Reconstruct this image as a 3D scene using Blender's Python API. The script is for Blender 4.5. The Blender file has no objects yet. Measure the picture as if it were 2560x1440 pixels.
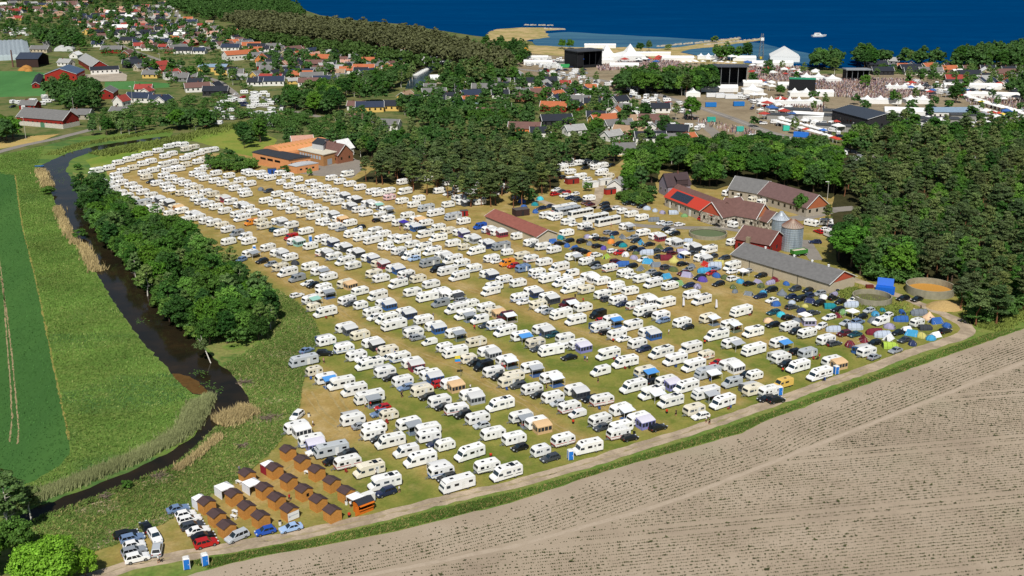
import bpy, math, random, time
import numpy as np
from mathutils import Vector, Matrix
from mathutils.geometry import tessellate_polygon
T0 = time.time()
random.seed(11)
RNG = np.random.default_rng(11)
SC = bpy.context.scene
COL = SC.collection
R = math.radians
# ------------------------------------------------------------------ camera
FPX, CAMH, PITCH = 2750.0, 112.0, R(18.3)
cam_d = bpy.data.cameras.new('camera')
cam = bpy.data.objects.new('camera', cam_d)
COL.objects.link(cam)
cam.location = (0, 0, CAMH)
cam.rotation_euler = (R(90) - PITCH, 0, 0)
cam_d.sensor_width = 36.0
cam_d.lens = 36.0 * FPX / 2560.0
cam_d.clip_end = 40000
cam_d.clip_start = 1.0
SC.camera = cam
# ------------------------------------------------------------------ light
SUN_AZ, SUN_EL = R(184), R(50)          # direction towards the sun: behind the camera, a touch to the left
W = bpy.data.worlds.new('World')
SC.world = W
W.use_nodes = True
nt = W.node_tree
nt.nodes.clear()
sky = nt.nodes.new('ShaderNodeTexSky')
sky.sky_type = 'NISHITA'
sky.sun_disc = False
sky.sun_elevation = SUN_EL
sky.sun_rotation = SUN_AZ
sky.air_density = 1.0
sky.dust_density = 0.6
bg = nt.nodes.new('ShaderNodeBackground')
bg.inputs['Strength'].default_value = 0.062
wo = nt.nodes.new('ShaderNodeOutputWorld')
nt.links.new(sky.outputs[0], bg.inputs[0])
nt.links.new(bg.outputs[0], wo.inputs[0])
sl = bpy.data.lights.new('sun', 'SUN')
sl.energy = 4.6
sl.angle = R(0.53)
sl.color = (1.0, 0.955, 0.88)
so = bpy.data.objects.new('sun', sl)
COL.objects.link(so)
sd = Vector((math.sin(SUN_AZ) * math.cos(SUN_EL), math.cos(SUN_AZ) * math.cos(SUN_EL), math.sin(SUN_EL)))
so.rotation_euler = sd.to_track_quat('Z', 'Y').to_euler()
so.location = (0, -50, 300)
SC.view_settings.view_transform = 'Standard'
SC.view_settings.look = 'None'
SC.view_settings.exposure = 0.05
SC.view_settings.gamma = 1.0
SC.view_settings.use_curve_mapping = False
SC.render.engine = 'CYCLES'
SC.cycles.max_bounces = 4
SC.cycles.diffuse_bounces = 2
SC.cycles.glossy_bounces = 2
SC.cycles.transmission_bounces = 2
SC.cycles.transparent_max_bounces = 4


# ------------------------------------------------------------------ survey: a pixel of the photograph -> a point of the site
def P(px, py, z=0.0):
 a = (px - 1280.0) / FPX
 b = (py - 720.0) / FPX
 dy = math.cos(PITCH) - b * math.sin(PITCH)
 dz = -math.sin(PITCH) - b * math.cos(PITCH)
 t = (CAMH - z) / -dz
 return (a * t, dy * t)


def PX(x, y, z=0.0):
 zc = y * math.cos(PITCH) + (CAMH - z) * math.sin(PITCH)
 yc = y * math.sin(PITCH) - (CAMH - z) * math.cos(PITCH)
 return 1280 + FPX * x / zc, 720 - FPX * yc / zc


def PL(pts, z=0.0):
 return [P(a, b, z) for a, b in pts]


def inside(poly, pts):
 """numpy even-odd test"""
 x, y = pts[:, 0], pts[:, 1]
 r = np.zeros(len(pts), bool)
 n = len(poly)
 for i in range(n):
  x1, y1 = poly[i]
  x2, y2 = poly[(i + 1) % n]
  if y1 == y2:
   continue
  c = ((y1 > y) != (y2 > y)) & (x < (x2 - x1) * (y - y1) / (y2 - y1) + x1)
  r ^= c
 return r


def dist_line(line, pts):
 d = np.full(len(pts), 1e9)
 for (x1, y1), (x2, y2) in zip(line[:-1], line[1:]):
  vx, vy = x2 - x1, y2 - y1
  L2 = vx * vx + vy * vy + 1e-9
  t = np.clip(((pts[:, 0] - x1) * vx + (pts[:, 1] - y1) * vy) / L2, 0, 1)
  d = np.minimum(d, np.hypot(pts[:, 0] - x1 - t * vx, pts[:, 1] - y1 - t * vy))
 return d


def rand_in(poly, n):
 xs = [p[0] for p in poly]
 ys = [p[1] for p in poly]
 out = []
 tot = 0
 for _ in range(60):
  q = np.column_stack([RNG.uniform(min(xs), max(xs), n * 2), RNG.uniform(min(ys), max(ys), n * 2)])
  q = q[inside(poly, q)]
  out.append(q)
  tot += len(q)
  if tot >= n:
   break
 return np.concatenate(out)[:n]


def area(poly):
 s = 0
 for i in range(len(poly)):
  x1, y1 = poly[i]
  x2, y2 = poly[(i + 1) % len(poly)]
  s += x1 * y2 - x2 * y1
 return abs(s) / 2


def poisson(poly, sp, jitter=0.35):
 """jittered hexagonal grid inside a polygon"""
 xs = [p[0] for p in poly]
 ys = [p[1] for p in poly]
 g = []
 r = 0
 y = min(ys)
 while y < max(ys):
  x = min(xs) + (r % 2) * sp / 2
  while x < max(xs):
   g.append((x + random.uniform(-jitter, jitter) * sp, y + random.uniform(-jitter, jitter) * sp))
   x += sp
  y += sp * 0.87
  r += 1
 if not g:
  return []
 g = np.array(g)
 return [tuple(q) for q in g[inside(poly, g)]]


# ------------------------------------------------------------------ materials
def lin(c):
 if isinstance(c, str):
  c = c.lstrip('#')
  c = tuple(int(c[i:i + 2], 16) / 255 for i in (0, 2, 4))
  c = tuple(v / 12.92 if v <= 0.04045 else ((v + 0.055) / 1.055) ** 2.4 for v in c)
 return (c[0], c[1], c[2], 1.0)


class NT:
 def __init__(s, m):
  m.use_nodes = True
  s.t = m.node_tree
  s.b = s.t.nodes['Principled BSDF']

 def n(s, typ, **kw):
  nd = s.t.nodes.new(typ)
  for k, v in kw.items():
   setattr(nd, k, v)
  return nd

 def l(s, a, b):
  s.t.links.new(a, b)

 def noise(s, scale, detail=4, coord='Object', rough=0.55, stretch=None, rot=0):
  tc = s.n('ShaderNodeTexCoord')
  o = tc.outputs[coord]
  if stretch:
   mp = s.n('ShaderNodeMapping')
   mp.inputs['Scale'].default_value = stretch
   mp.inputs['Rotation'].default_value = (0, 0, rot)
   s.l(o, mp.inputs[0])
   o = mp.outputs[0]
  nz = s.n('ShaderNodeTexNoise')
  nz.inputs['Scale'].default_value = scale
  nz.inputs['Detail'].default_value = detail
  nz.inputs['Roughness'].default_value = rough
  s.l(o, nz.inputs['Vector'])
  return nz.outputs['Fac']

 def ramp(s, fac, stops):
  r = s.n('ShaderNodeValToRGB')
  e = r.color_ramp.elements
  while len(e) < len(stops):
   e.new(0.5)
  for el, (p, c) in zip(e, stops):
   el.position = p
   el.color = lin(c)
  s.l(fac, r.inputs[0])
  return r.outputs[0]

 def mix(s, fac, a, b, mode='MIX'):
  m = s.n('ShaderNodeMix', data_type='RGBA', blend_type=mode)
  for sock, v in ((m.inputs[0], fac), (m.inputs[6], a), (m.inputs[7], b)):
   if isinstance(v, (int, float)):
    sock.default_value = v
   elif isinstance(v, (tuple, list, str)):
    sock.default_value = lin(v)
   else:
    s.l(v, sock)
  return m.outputs[2]

 def val(s, fac, lo, hi):
  r = s.n('ShaderNodeMapRange')
  r.inputs[1].default_value = 0.25
  r.inputs[2].default_value = 0.75
  r.inputs[3].default_value = lo
  r.inputs[4].default_value = hi
  s.l(fac, r.inputs[0])
  return r.outputs[0]

 def bump(s, fac, strength=0.3, dist=0.1):
  b = s.n('ShaderNodeBump')
  b.inputs['Strength'].default_value = strength
  b.inputs['Distance'].default_value = dist
  s.l(fac, b.inputs['Height'])
  s.l(b.outputs[0], s.b.inputs['Normal'])


MATS = {}


def mat(name, col='#808080', rough=0.7, spec=0.3, metal=0.0, var=0.0, vscale=3.0, objcol=False, island=0.0, coat=0.0):
 if name in MATS:
  return MATS[name]
 m = bpy.data.materials.new(name)
 k = NT(m)
 k.b.inputs['Roughness'].default_value = rough
 k.b.inputs['Specular IOR Level'].default_value = spec
 k.b.inputs['Metallic'].default_value = metal
 k.b.inputs['Coat Weight'].default_value = coat
 out = None
 if objcol:
  out = k.n('ShaderNodeObjectInfo').outputs['Color']
 fac = None
 if var:
  fac = k.val(k.noise(vscale), 1 - var, 1 + var)
 if island:
  g = k.n('ShaderNodeNewGeometry').outputs['Random Per Island']
  mr = k.n('ShaderNodeMapRange')
  mr.inputs[3].default_value = 1 - island
  mr.inputs[4].default_value = 1 + island
  k.l(g, mr.inputs[0])
  if fac is None:
   fac = mr.outputs[0]
  else:
   mm = k.n('ShaderNodeMath', operation='MULTIPLY')
   k.l(fac, mm.inputs[0])
   k.l(mr.outputs[0], mm.inputs[1])
   fac = mm.outputs[0]
 if fac is not None:
  v = k.n('ShaderNodeVectorMath', operation='SCALE')
  if out is None:
   v.inputs[0].default_value = lin(col)[:3]
  else:
   k.l(out, v.inputs[0])
  k.l(fac, v.inputs['Scale'])
  out = v.outputs[0]
 if out is None:
  k.b.inputs['Base Color'].default_value = lin(col)
 else:
  k.l(out, k.b.inputs['Base Color'])
 m.diffuse_color = lin(col)
 MATS[name] = m
 return m


M_PAINT = mat('vehicle_paint', rough=0.32, spec=0.5, objcol=True, var=0.05, vscale=1.3, coat=0.2)
M_GRP = mat('caravan_panel', rough=0.5, spec=0.35, objcol=True, var=0.05, vscale=0.9)
M_GLASS = mat('dark_glass', '#12161a', rough=0.12, spec=0.6)
M_SCREEN = mat('windscreen_glass', '#22303a', rough=0.1, spec=0.7)
M_RUB = mat('tyre_rubber', '#161616', rough=0.85)
M_RIM = mat('wheel_rim', '#8a8d90', rough=0.4, metal=0.6)
M_STEEL = mat('galvanised_steel', '#8b8f92', rough=0.45, metal=0.5)
M_DARKP = mat('dark_plastic', '#24262a', rough=0.6)
M_TRIM = mat('trim_colour', rough=0.5, objcol=True)
M_CANVAS = mat('canvas', rough=0.85, spec=0.15, objcol=True, var=0.10, vscale=1.5)
M_CANVLT = mat('pale_canvas', '#c9cac8', rough=0.8, spec=0.2, var=0.08, vscale=0.8)
M_PVC = mat('window_film', '#2b3038', rough=0.3, spec=0.5)
M_LAMP_R = mat('tail_light_red', '#8c1414', rough=0.3)
M_LAMP_W = mat('headlight_clear', '#c9ced2', rough=0.15, spec=0.6)
M_WHITE = mat('white_paint', '#dcdcd8', rough=0.55, var=0.05)
M_ROOF = mat('roof_sheet', rough=0.75, objcol=True, var=0.16, vscale=0.9)
M_WALL = mat('wall_render', rough=0.85, objcol=True, var=0.09, vscale=1.1)
M_TRUNK = mat('bark', '#5a4a3c', rough=0.9, var=0.3, vscale=2)
M_PINEBARK = mat('pine_bark', '#7a5238', rough=0.9, var=0.3, vscale=2)
M_BIRCH = mat('birch_bark', '#c9c4b8', rough=0.8, var=0.2, vscale=3)


def leafmat(name):
 m = bpy.data.materials.new(name)
 k = NT(m)
 k.b.inputs['Roughness'].default_value = 0.6
 k.b.inputs['Specular IOR Level'].default_value = 0.15
 oi = k.n('ShaderNodeObjectInfo')
 g = k.n('ShaderNodeNewGeometry').outputs['Random Per Island']
 mr = k.n('ShaderNodeMapRange')
 mr.inputs[3].default_value = 0.7
 mr.inputs[4].default_value = 1.4
 k.l(g, mr.inputs[0])
 nz = k.val(k.noise(0.55, 2), 0.72, 1.28)
 mm = k.n('ShaderNodeMath', operation='MULTIPLY')
 k.l(mr.outputs[0], mm.inputs[0])
 k.l(nz, mm.inputs[1])
 v = k.n('ShaderNodeVectorMath', operation='SCALE')
 k.l(oi.outputs['Color'], v.inputs[0])
 k.l(mm.outputs[0], v.inputs['Scale'])
 k.l(v.outputs[0], k.b.inputs['Base Color'])
 tr = k.n('ShaderNodeBsdfTranslucent')
 hs = k.n('ShaderNodeVectorMath', operation='MULTIPLY')
 hs.inputs[1].default_value = (1.25, 1.3, 0.55)
 k.l(v.outputs[0], hs.inputs[0])
 k.l(hs.outputs[0], tr.inputs[0])
 mx = k.n('ShaderNodeMixShader')
 mx.inputs[0].default_value = 0.3
 k.l(k.b.outputs[0], mx.inputs[1])
 k.l(tr.outputs[0], mx.inputs[2])
 k.l(mx.outputs[0], k.t.nodes['Material Output'].inputs[0])
 return m


M_LEAF = leafmat('leaves')


# ------------------------------------------------------------------ mesh builder
class MB:
 def __init__(s):
  s.v, s.f, s.m = [], [], []

 def add(s, vs, fs, mi=0):
  o = len(s.v)
  s.v += [tuple(q) for q in vs]
  for f in fs:
   s.f.append(tuple(i + o for i in f))
   s.m.append(mi)
  return s

 def box(s, x0, x1, y0, y1, z0, z1, mi=0):
  vs = [(x0, y0, z0), (x1, y0, z0), (x1, y1, z0), (x0, y1, z0), (x0, y0, z1), (x1, y0, z1), (x1, y1, z1), (x0, y1, z1)]
  return s.add(vs, [(3, 2, 1, 0), (4, 5, 6, 7), (0, 1, 5, 4), (1, 2, 6, 5), (2, 3, 7, 6), (3, 0, 4, 7)], mi)

 def hexa(s, b, t, mi=0):
  return s.add(list(b) + list(t), [(3, 2, 1, 0), (4, 5, 6, 7), (0, 1, 5, 4), (1, 2, 6, 5), (2, 3, 7, 6), (3, 0, 4, 7)], mi)

 def slab(s, q, n, t, mi=0):
  """quad q with thickness t along -n"""
  n = Vector(n).normalized() * t
  b = [tuple(Vector(p) - n) for p in q]
  return s.hexa(b, q, mi)

 def prism(s, prof, ys, mi=0):
  """profile (x,z), ys = [(y, inset)] slices"""
  cx = sum(p[0] for p in prof) / len(prof)
  cz = sum(p[1] for p in prof) / len(prof)
  n = len(prof)
  vs = []
  for y, ins in ys:
   for x, z in prof:
    vs.append((x + (cx - x) * ins, y, z + (cz - z) * ins))
  fs = [tuple(range(n))[::-1]]
  for k in range(len(ys) - 1):
   for i in range(n):
    j = (i + 1) % n
    fs.append((k * n + i, k * n + j, (k + 1) * n + j, (k + 1) * n + i))
  fs.append(tuple(range((len(ys) - 1) * n, len(ys) * n)))
  return s.add(vs, fs, mi)

 def tube(s, p, q, r0, r1=None, n=6, mi=0, caps=True):
  r1 = r0 if r1 is None else r1
  p, q = Vector(p), Vector(q)
  d = (q - p).normalized()
  u = d.orthogonal().normalized()
  w = d.cross(u)
  vs = []
  for c, r in ((p, r0), (q, r1)):
   for i in range(n):
    a = 2 * math.pi * i / n
    vs.append(c + (u * math.cos(a) + w * math.sin(a)) * r)
  fs = [(i, (i + 1) % n, n + (i + 1) % n, n + i) for i in range(n)]
  if caps:
   fs += [tuple(range(n))[::-1], tuple(range(n, 2 * n))]
  return s.add(vs, fs, mi)

 def rings(s, rs, n=16, mi=0, cap=True, sx=1, sy=1, cx=0, cy=0):
  """lathe: list of (r,z)"""
  vs = []
  for r, z in rs:
   for i in range(n):
    a = 2 * math.pi * i / n
    vs.append((cx + r * math.cos(a) * sx, cy + r * math.sin(a) * sy, z))
  fs = []
  for k in range(len(rs) - 1):
   for i in range(n):
    j = (i + 1) % n
    fs.append((k * n + i, k * n + j, (k + 1) * n + j, (k + 1) * n + i))
  if cap:
   fs.append(tuple(range((len(rs) - 1) * n, len(rs) * n)))
  return s.add(vs, fs, mi)

 def mesh(s, name, mats, smooth=False):
  me = bpy.data.meshes.new(name)
  me.from_pydata(s.v, [], s.f)
  for m in (mats if isinstance(mats, (list, tuple)) else [mats]):
   me.materials.append(m)
  if any(s.m):
   me.polygons.foreach_set('material_index', s.m)
  if smooth:
   me.polygons.foreach_set('use_smooth', [True] * len(s.f))
  me.update()
  return me


def npmesh(name, V, k, mats, attr=None):
 """V (N*k,3): N separate k-gons"""
 V = np.asarray(V, dtype=np.float32).reshape(-1, 3)
 n = len(V) // k
 me = bpy.data.meshes.new(name)
 me.vertices.add(len(V))
 me.vertices.foreach_set('co', V.ravel())
 me.loops.add(n * k)
 me.loops.foreach_set('vertex_index', np.arange(n * k, dtype=np.int32))
 me.polygons.add(n)
 me.polygons.foreach_set('loop_start', np.arange(0, n * k, k, dtype=np.int32))
 for m in (mats if isinstance(mats, (list, tuple)) else [mats]):
  me.materials.append(m)
 me.update(calc_edges=True)
 return me


def npmesh_idx(name, V, F, mats, mi=None):
 """V (N,3), F (M,k)"""
 V = np.asarray(V, dtype=np.float32)
 F = np.asarray(F, dtype=np.int32)
 me = bpy.data.meshes.new(name)
 me.vertices.add(len(V))
 me.vertices.foreach_set('co', V.ravel())
 M, k = F.shape
 me.loops.add(M * k)
 me.loops.foreach_set('vertex_index', F.ravel())
 me.polygons.add(M)
 me.polygons.foreach_set('loop_start', np.arange(0, M * k, k, dtype=np.int32))
 for m in (mats if isinstance(mats, (list, tuple)) else [mats]):
  me.materials.append(m)
 if mi is not None:
  me.polygons.foreach_set('material_index', np.asarray(mi, dtype=np.int32))
 me.update(calc_edges=True)
 return me


# ------------------------------------------------------------------ objects
def link(name, data, parent=None, color=None):
 o = bpy.data.objects.new(name, data)
 COL.objects.link(o)
 if parent is not None:
  o.parent = parent
 if color is not None:
  o.color = lin(color)
 return o


def struct(name, me, z=None):
 o = link(name, me)
 o['kind'] = 'structure'
 return o


THINGS = []      # [obj, desc, cat, group, zone or None, px, py]


def tag(o, desc, cat, group=None, zone=None, xy=None):
 o['category'] = cat
 if group:
  o['group'] = group
 THINGS.append([o, desc, cat, group, zone, xy])
 return o


def stamp(name, parts, loc, rz=0.0, color=None, colors=None, scale=1.0):
 """place a thing: parts = [(part name, mesh, [(sub name, mesh)...])]; single tuple list with name None = one mesh"""
 if len(parts) == 1 and parts[0][0] is None:
  r = link(name, parts[0][1], None, color)
 else:
  r = link(name, None)
  r.empty_display_size = 0.5
  for p in parts:
   c = (colors or {}).get(p[0], color)
   o = link(p[0], p[1], r, c)
   for sp in (p[2] if len(p) > 2 else ()):
    link(sp[0], sp[1], o, (colors or {}).get(sp[0], c))
 r.location = loc if len(loc) == 3 else (loc[0], loc[1], 0)
 r.rotation_euler = (0, 0, rz)
 if scale != 1.0:
  r.scale = (scale,) * 3 if isinstance(scale, (int, float)) else scale
 return r

# ================================================================== GROUND
def ground_mat(name, cols, scale=0.08, fine=1.4, fine_amt=0.25, bump=0.0, stretch=None, rot=0, detail=6, spec=0.1):
 m = bpy.data.materials.new(name)
 k = NT(m)
 k.b.inputs['Roughness'].default_value = 0.95
 k.b.inputs['Specular IOR Level'].default_value = spec
 big = k.noise(scale, detail, stretch=stretch, rot=rot, rough=0.62)
 c = k.ramp(big, [(0.28 + 0.44 * i / max(1, len(cols) - 1), q) for i, q in enumerate(cols)])
 f = k.val(k.noise(fine, 3, rough=0.7, stretch=stretch, rot=rot), 1 - fine_amt, 1 + fine_amt)
 v = k.n('ShaderNodeVectorMath', operation='SCALE')
 k.l(c, v.inputs[0])
 k.l(f, v.inputs['Scale'])
 k.l(v.outputs[0], k.b.inputs['Base Color'])
 if bump:
  k.bump(k.noise(fine * 0.8, 4), bump, 0.3)
 return m


def jag(poly, step=2.5, amp=0.35):
 out = []
 n = len(poly)
 for i in range(n):
  x1, y1 = poly[i]
  x2, y2 = poly[(i + 1) % n]
  L = math.hypot(x2 - x1, y2 - y1)
  k = max(1, min(120, int(L / step)))
  nx, ny = -(y2 - y1) / (L + 1e-6), (x2 - x1) / (L + 1e-6)
  for j in range(k):
   t = j / k
   a = random.gauss(0, amp) if amp else 0
   out.append((x1 + (x2 - x1) * t + nx * a, y1 + (y2 - y1) * t + ny * a))
 return out


def sheet(name, poly, z, m, step=2.5, amp=0.35):
 q = jag(poly, step, amp) if amp else list(poly)
 tris = tessellate_polygon([[Vector((x, y, 0)) for x, y in q]])
 me = bpy.data.meshes.new(name)
 V = [(x, y, z) for x, y in q]
 F = []
 for t in tris:
  a, b, c = [V[i] for i in t]
  s = (b[0] - a[0]) * (c[1] - a[1]) - (b[1] - a[1]) * (c[0] - a[0])
  if abs(s) < 1e-6:
   continue
  F.append(tuple(t) if s > 0 else tuple(reversed(t)))
 me.from_pydata(V, [], F)
 me.materials.append(m)
 me.update()
 return struct(name, me)


def strip_poly(line, w):
 L, Rr = [], []
 for i, (x, y) in enumerate(line):
  x0, y0 = line[max(0, i - 1)]
  x1, y1 = line[min(len(line) - 1, i + 1)]
  l = math.hypot(x1 - x0, y1 - y0) + 1e-9
  nx, ny = -(y1 - y0) / l, (x1 - x0) / l
  ww = w[i] if isinstance(w, (list, tuple)) else w
  L.append((x + nx * ww / 2, y + ny * ww / 2))
  Rr.append((x - nx * ww / 2, y - ny * ww / 2))
 return L + Rr[::-1]


# base land
G_LAND = ground_mat('village_ground', ['#3f5527', '#4d6030', '#6f6e45', '#465a2b', '#87806a'], 0.035, 0.5, 0.2)
me = bpy.data.meshes.new('ground')
me.from_pydata([(-9000, -400, 0), (9000, -400, 0), (9000, 9000, 0), (-9000, 9000, 0)], [], [(0, 1, 2, 3)])
me.materials.append(G_LAND)
struct('ground', me)

# ---- sea
m = bpy.data.materials.new('sea_water')
k = NT(m)
k.b.inputs['Roughness'].default_value = 0.55
k.b.inputs['Specular IOR Level'].default_value = 0.0
nz = k.noise(0.012, 5, stretch=(0.35, 1.5, 1), rough=0.7)
c = k.ramp(nz, [(0.3, (0.0, 0.034, 0.118)), (0.55, (0.0, 0.040, 0.132)), (0.75, (0.001, 0.052, 0.15))])
nz2 = k.val(k.noise(0.12, 4, stretch=(0.4, 1.4, 1), rough=0.8), 0.86, 1.14)
v = k.n('ShaderNodeVectorMath', operation='SCALE')
k.l(c, v.inputs[0])
k.l(nz2, v.inputs['Scale'])
k.l(v.outputs[0], k.b.inputs['Base Color'])
k.bump(k.noise(0.25, 4, stretch=(0.5, 1.3, 1)), 0.25, 0.6)
M_SEA = m
SHORE = [(420, -30), (600, -14), (720, 12), (800, 38), (900, 52), (1000, 60), (1100, 76), (1190, 90), (1330, 104), (1345, 118),
         (1450, 122), (1560, 120), (1690, 131), (1740, 140), (1800, 152), (1900, 160), (2000, 166), (2120, 172), (2300, 166), (2450, 158), (2600, 150), (2900, 140)]
sea = PL(SHORE) + [(9000, 700), (9000, 8900), (-6000, 8900), (-900, 2500)]
sheet('sea', sea, 0.06, M_SEA, 12, 0)
m = ground_mat('shallow_water', ['#1d4a6e', '#2b5874', '#3f6a80', '#24506f'], 0.02, 0.2, 0.12, stretch=(0.3, 1.6, 1))
m.node_tree.nodes['Principled BSDF'].inputs['Roughness'].default_value = 0.5
sheet('shallow_water', PL([(1330, 105), (1352, 84), (1420, 80), (1520, 86), (1640, 92), (1760, 99), (1850, 104), (1905, 108), (1960, 122), (2030, 135), (2080, 146), (2080, 160), (1990, 158),
                           (1890, 156), (1800, 148), (1740, 137), (1690, 128), (1560, 118), (1450, 120), (1345, 116)]), 0.08, m, 10, 0.8)
G_SAND = ground_mat('dry_sand', ['#a8905f', '#b8a074', '#8f8650', '#c0ab80'], 0.05, 0.6, 0.12)
sheet('sand_spit', PL([(1215, 90), (1225, 79), (1245, 73), (1300, 69), (1345, 69), (1410, 71), (1412, 74), (1362, 77), (1368, 85), (1372, 93), (1345, 97), (1318, 100), (1316, 110), (1270, 116), (1230, 108)]), 0.10, G_SAND, 6, 0.8)
sheet('beach', PL([(1280, 110), (1350, 114), (1440, 119), (1560, 118), (1640, 122), (1690, 119), (1760, 108), (1845, 96), (1850, 99), (1780, 110), (1850, 104), (1903, 98), (1904, 101), (1860, 107), (1780, 118),
                   (1720, 124), (1700, 131), (1790, 148), (1860, 152), (1860, 165), (1600, 150), (1400, 140), (1280, 130)]), 0.11, G_SAND, 6, 0.7)

# ---- festival ground
G_DIRT = ground_mat('festival_dirt', ['#6f6350', '#857760', '#94866e', '#5f5a45'], 0.03, 0.5, 0.18)
sheet('festival_ground', PL([(1290, 122), (1440, 128), (1600, 140), (1800, 160), (2050, 185), (2320, 185), (2600, 200), (2640, 330), (2420, 300), (2250, 300), (2150, 305), (2080, 320),
                             (2060, 370), (1900, 338), (1810, 385), (1740, 330), (1660, 290), (1580, 250), (1480, 225), (1400, 205), (1290, 185)]), 0.02, G_DIRT, 8, 0.8)
# ---- far fields
G_FARFIELD = ground_mat('young_crop', ['#3f6b3a', '#4a7a42', '#58814a'], 0.02, 0.3, 0.1, stretch=(1, 0.3, 1))
sheet('far_field', PL([(-60, 178), (80, 178), (112, 182), (118, 205), (112, 240), (-60, 244)]), 0.012, G_FARFIELD, 6, 0.4)
sheet('far_field', PL([(262, 205), (330, 203), (420, 208), (425, 218), (330, 224), (262, 222)]), 0.012, G_FARFIELD, 6, 0.4)
G_GRASS = ground_mat('mown_grass', ['#5b7a2c', '#6d8434', '#84893f', '#5f7d2e'], 0.03, 0.6, 0.18)
sheet('lawn', PL([(400, 352), (560, 322), (640, 318), (690, 350), (690, 372), (640, 395), (560, 372), (480, 352), (290, 405), (230, 425), (215, 400), (330, 365)]), 0.014, G_GRASS, 5, 0.5)
G_STRAW = ground_mat('dry_lawn', ['#a98f55', '#b59c62', '#8d8a4c'], 0.05, 0.7, 0.15)
sheet('dry_lawn', PL([(10, 345), (150, 335), (90, 357), (0, 372), (-60, 380), (-60, 350)]), 0.014, G_STRAW, 5, 0.4)
G_YARD = ground_mat('gravel_yard', ['#9a8f80', '#aba090', '#8c8274'], 0.06, 0.8, 0.12)
sheet('gravel_yard', PL([(200, 188), (300, 178), (318, 188), (315, 202), (240, 204), (205, 206)]), 0.014, G_YARD, 5, 0.3)
sheet('car_park', PL([(790, 398), (900, 395), (905, 425), (880, 445), (800, 440), (730, 432), (760, 415)]), 0.024, ground_mat('worn_asphalt', ['#7c7570', '#8b8378', '#6f6a64'], 0.06, 0.9, 0.12), 4, 0.2)

# ---- the camp
LANES = [[(640, 585), (705, 612), (760, 642), (840, 682), (890, 705), (975, 740), (1000, 770), (1080, 800), (1150, 830), (1230, 870), (1320, 920), (1400, 960), (1480, 1000), (1560, 1040), (1640, 1070)],
         [(677, 530), (740, 550), (795, 577), (857, 592), (910, 612), (965, 635), (1040, 670), (1090, 692), (1140, 710), (1280, 760), (1340, 790), (1450, 830), (1560, 870), (1680, 930), (1760, 960), (1830, 1000)],
         [(640, 460), (715, 480), (765, 495), (840, 520), (890, 540), (940, 560), (990, 585), (1065, 607), (1140, 642), (1215, 660), (1300, 700), (1400, 740), (1500, 790), (1600, 840), (1750, 890), (1900, 950)],
         [(765, 447), (852, 470), (915, 490), (965, 507), (1015, 522), (1065, 545), (1115, 557), (1190, 585), (1252, 600), (1330, 640), (1440, 690), (1530, 720), (1650, 770), (1750, 790), (1850, 830), (1980, 880)],
         [(322, 445), (375, 480), (437, 515), (500, 535), (575, 560), (640, 585)],
         [(450, 435), (475, 460), (525, 472), (575, 500), (640, 530), (677, 530)],
         [(810, 747), (865, 790), (902, 820), (970, 847), (1015, 870), (1077, 895), (1140, 915), (1215, 957), (1280, 990), (1317, 1010), (1380, 1060), (1450, 1100)],
         [(800, 930), (870, 1040), (940, 1090), (1050, 1150), (1150, 1210)], [(640, 1230), (760, 1150), (860, 1080), (800, 1030), (770, 980)],
         [(690, 585), (650, 640), (700, 690), (780, 740)], [(1500, 560), (1600, 640), (1700, 690), (1850, 740), (2000, 800), (2150, 860)], [(1580, 570), (1700, 640), (1800, 690)]]
xs = np.arange(-236, 236, 2.0)
ys = np.arange(165, 560, 2.0)
gx, gy = np.meshgrid(xs, ys)
V = np.column_stack([gx.ravel(), gy.ravel(), np.full(gx.size, 0.006)])
wear = np.zeros(len(V))
for ln in LANES:
 d = dist_line(PL(ln), V[:, :2])
 wear = np.maximum(wear, np.exp(-(d / 3.6) ** 2))
dry = np.clip((V[:, 1] - 290) / 150, 0, 1)
tent_d = dist_line(PL([(1420, 560), (1600, 610), (1800, 640)]), V[:, :2])
dry = np.maximum(dry, np.exp(-(tent_d / 45) ** 2) * 0.95)
for cxy, rr in (((800, 1050), 9), ((870, 1080), 6), ((650, 1235), 12), ((690, 1200), 9), ((600, 1260), 8), ((1750, 760), 16), ((400, 1370), 8), ((820, 590), 16)):
 q = P(*cxy)
 dry = np.maximum(dry, np.exp(-((V[:, 0] - q[0]) ** 2 + (V[:, 1] - q[1]) ** 2) / (rr * 1.45) ** 2))
nx_, ny_ = len(xs), len(ys)
I = np.arange(nx_ * ny_).reshape(ny_, nx_)
F = np.column_stack([I[:-1, :-1].ravel(), I[:-1, 1:].ravel(), I[1:, 1:].ravel(), I[1:, :-1].ravel()])
m = bpy.data.materials.new('camp_grass')
k = NT(m)
k.b.inputs['Roughness'].default_value = 0.95
k.b.inputs['Specular IOR Level'].default_value = 0.08
at = k.n('ShaderNodeAttribute', attribute_name='wear')
sp = k.n('ShaderNodeSeparateColor')
k.l(at.outputs['Color'], sp.inputs[0])
green = k.ramp(k.noise(0.09, 6, rough=0.65), [(0.3, '#54682a'), (0.45, '#6b7332'), (0.6, '#82803f'), (0.72, '#717737')])
tan = k.ramp(k.noise(0.16, 6, rough=0.65), [(0.3, '#8a7443'), (0.5, '#9f8751'), (0.7, '#b09a6c')])
n1 = k.noise(0.22, 6, rough=0.7)


def msum(*a):
 o = a[0]
 for b_ in a[1:]:
  q = k.n('ShaderNodeMath', operation='ADD')
  for s_, v_ in zip(q.inputs, (o, b_)):
   if isinstance(v_, float):
    s_.default_value = v_
   else:
    k.l(v_, s_)
  o = q.outputs[0]
 return o


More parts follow.
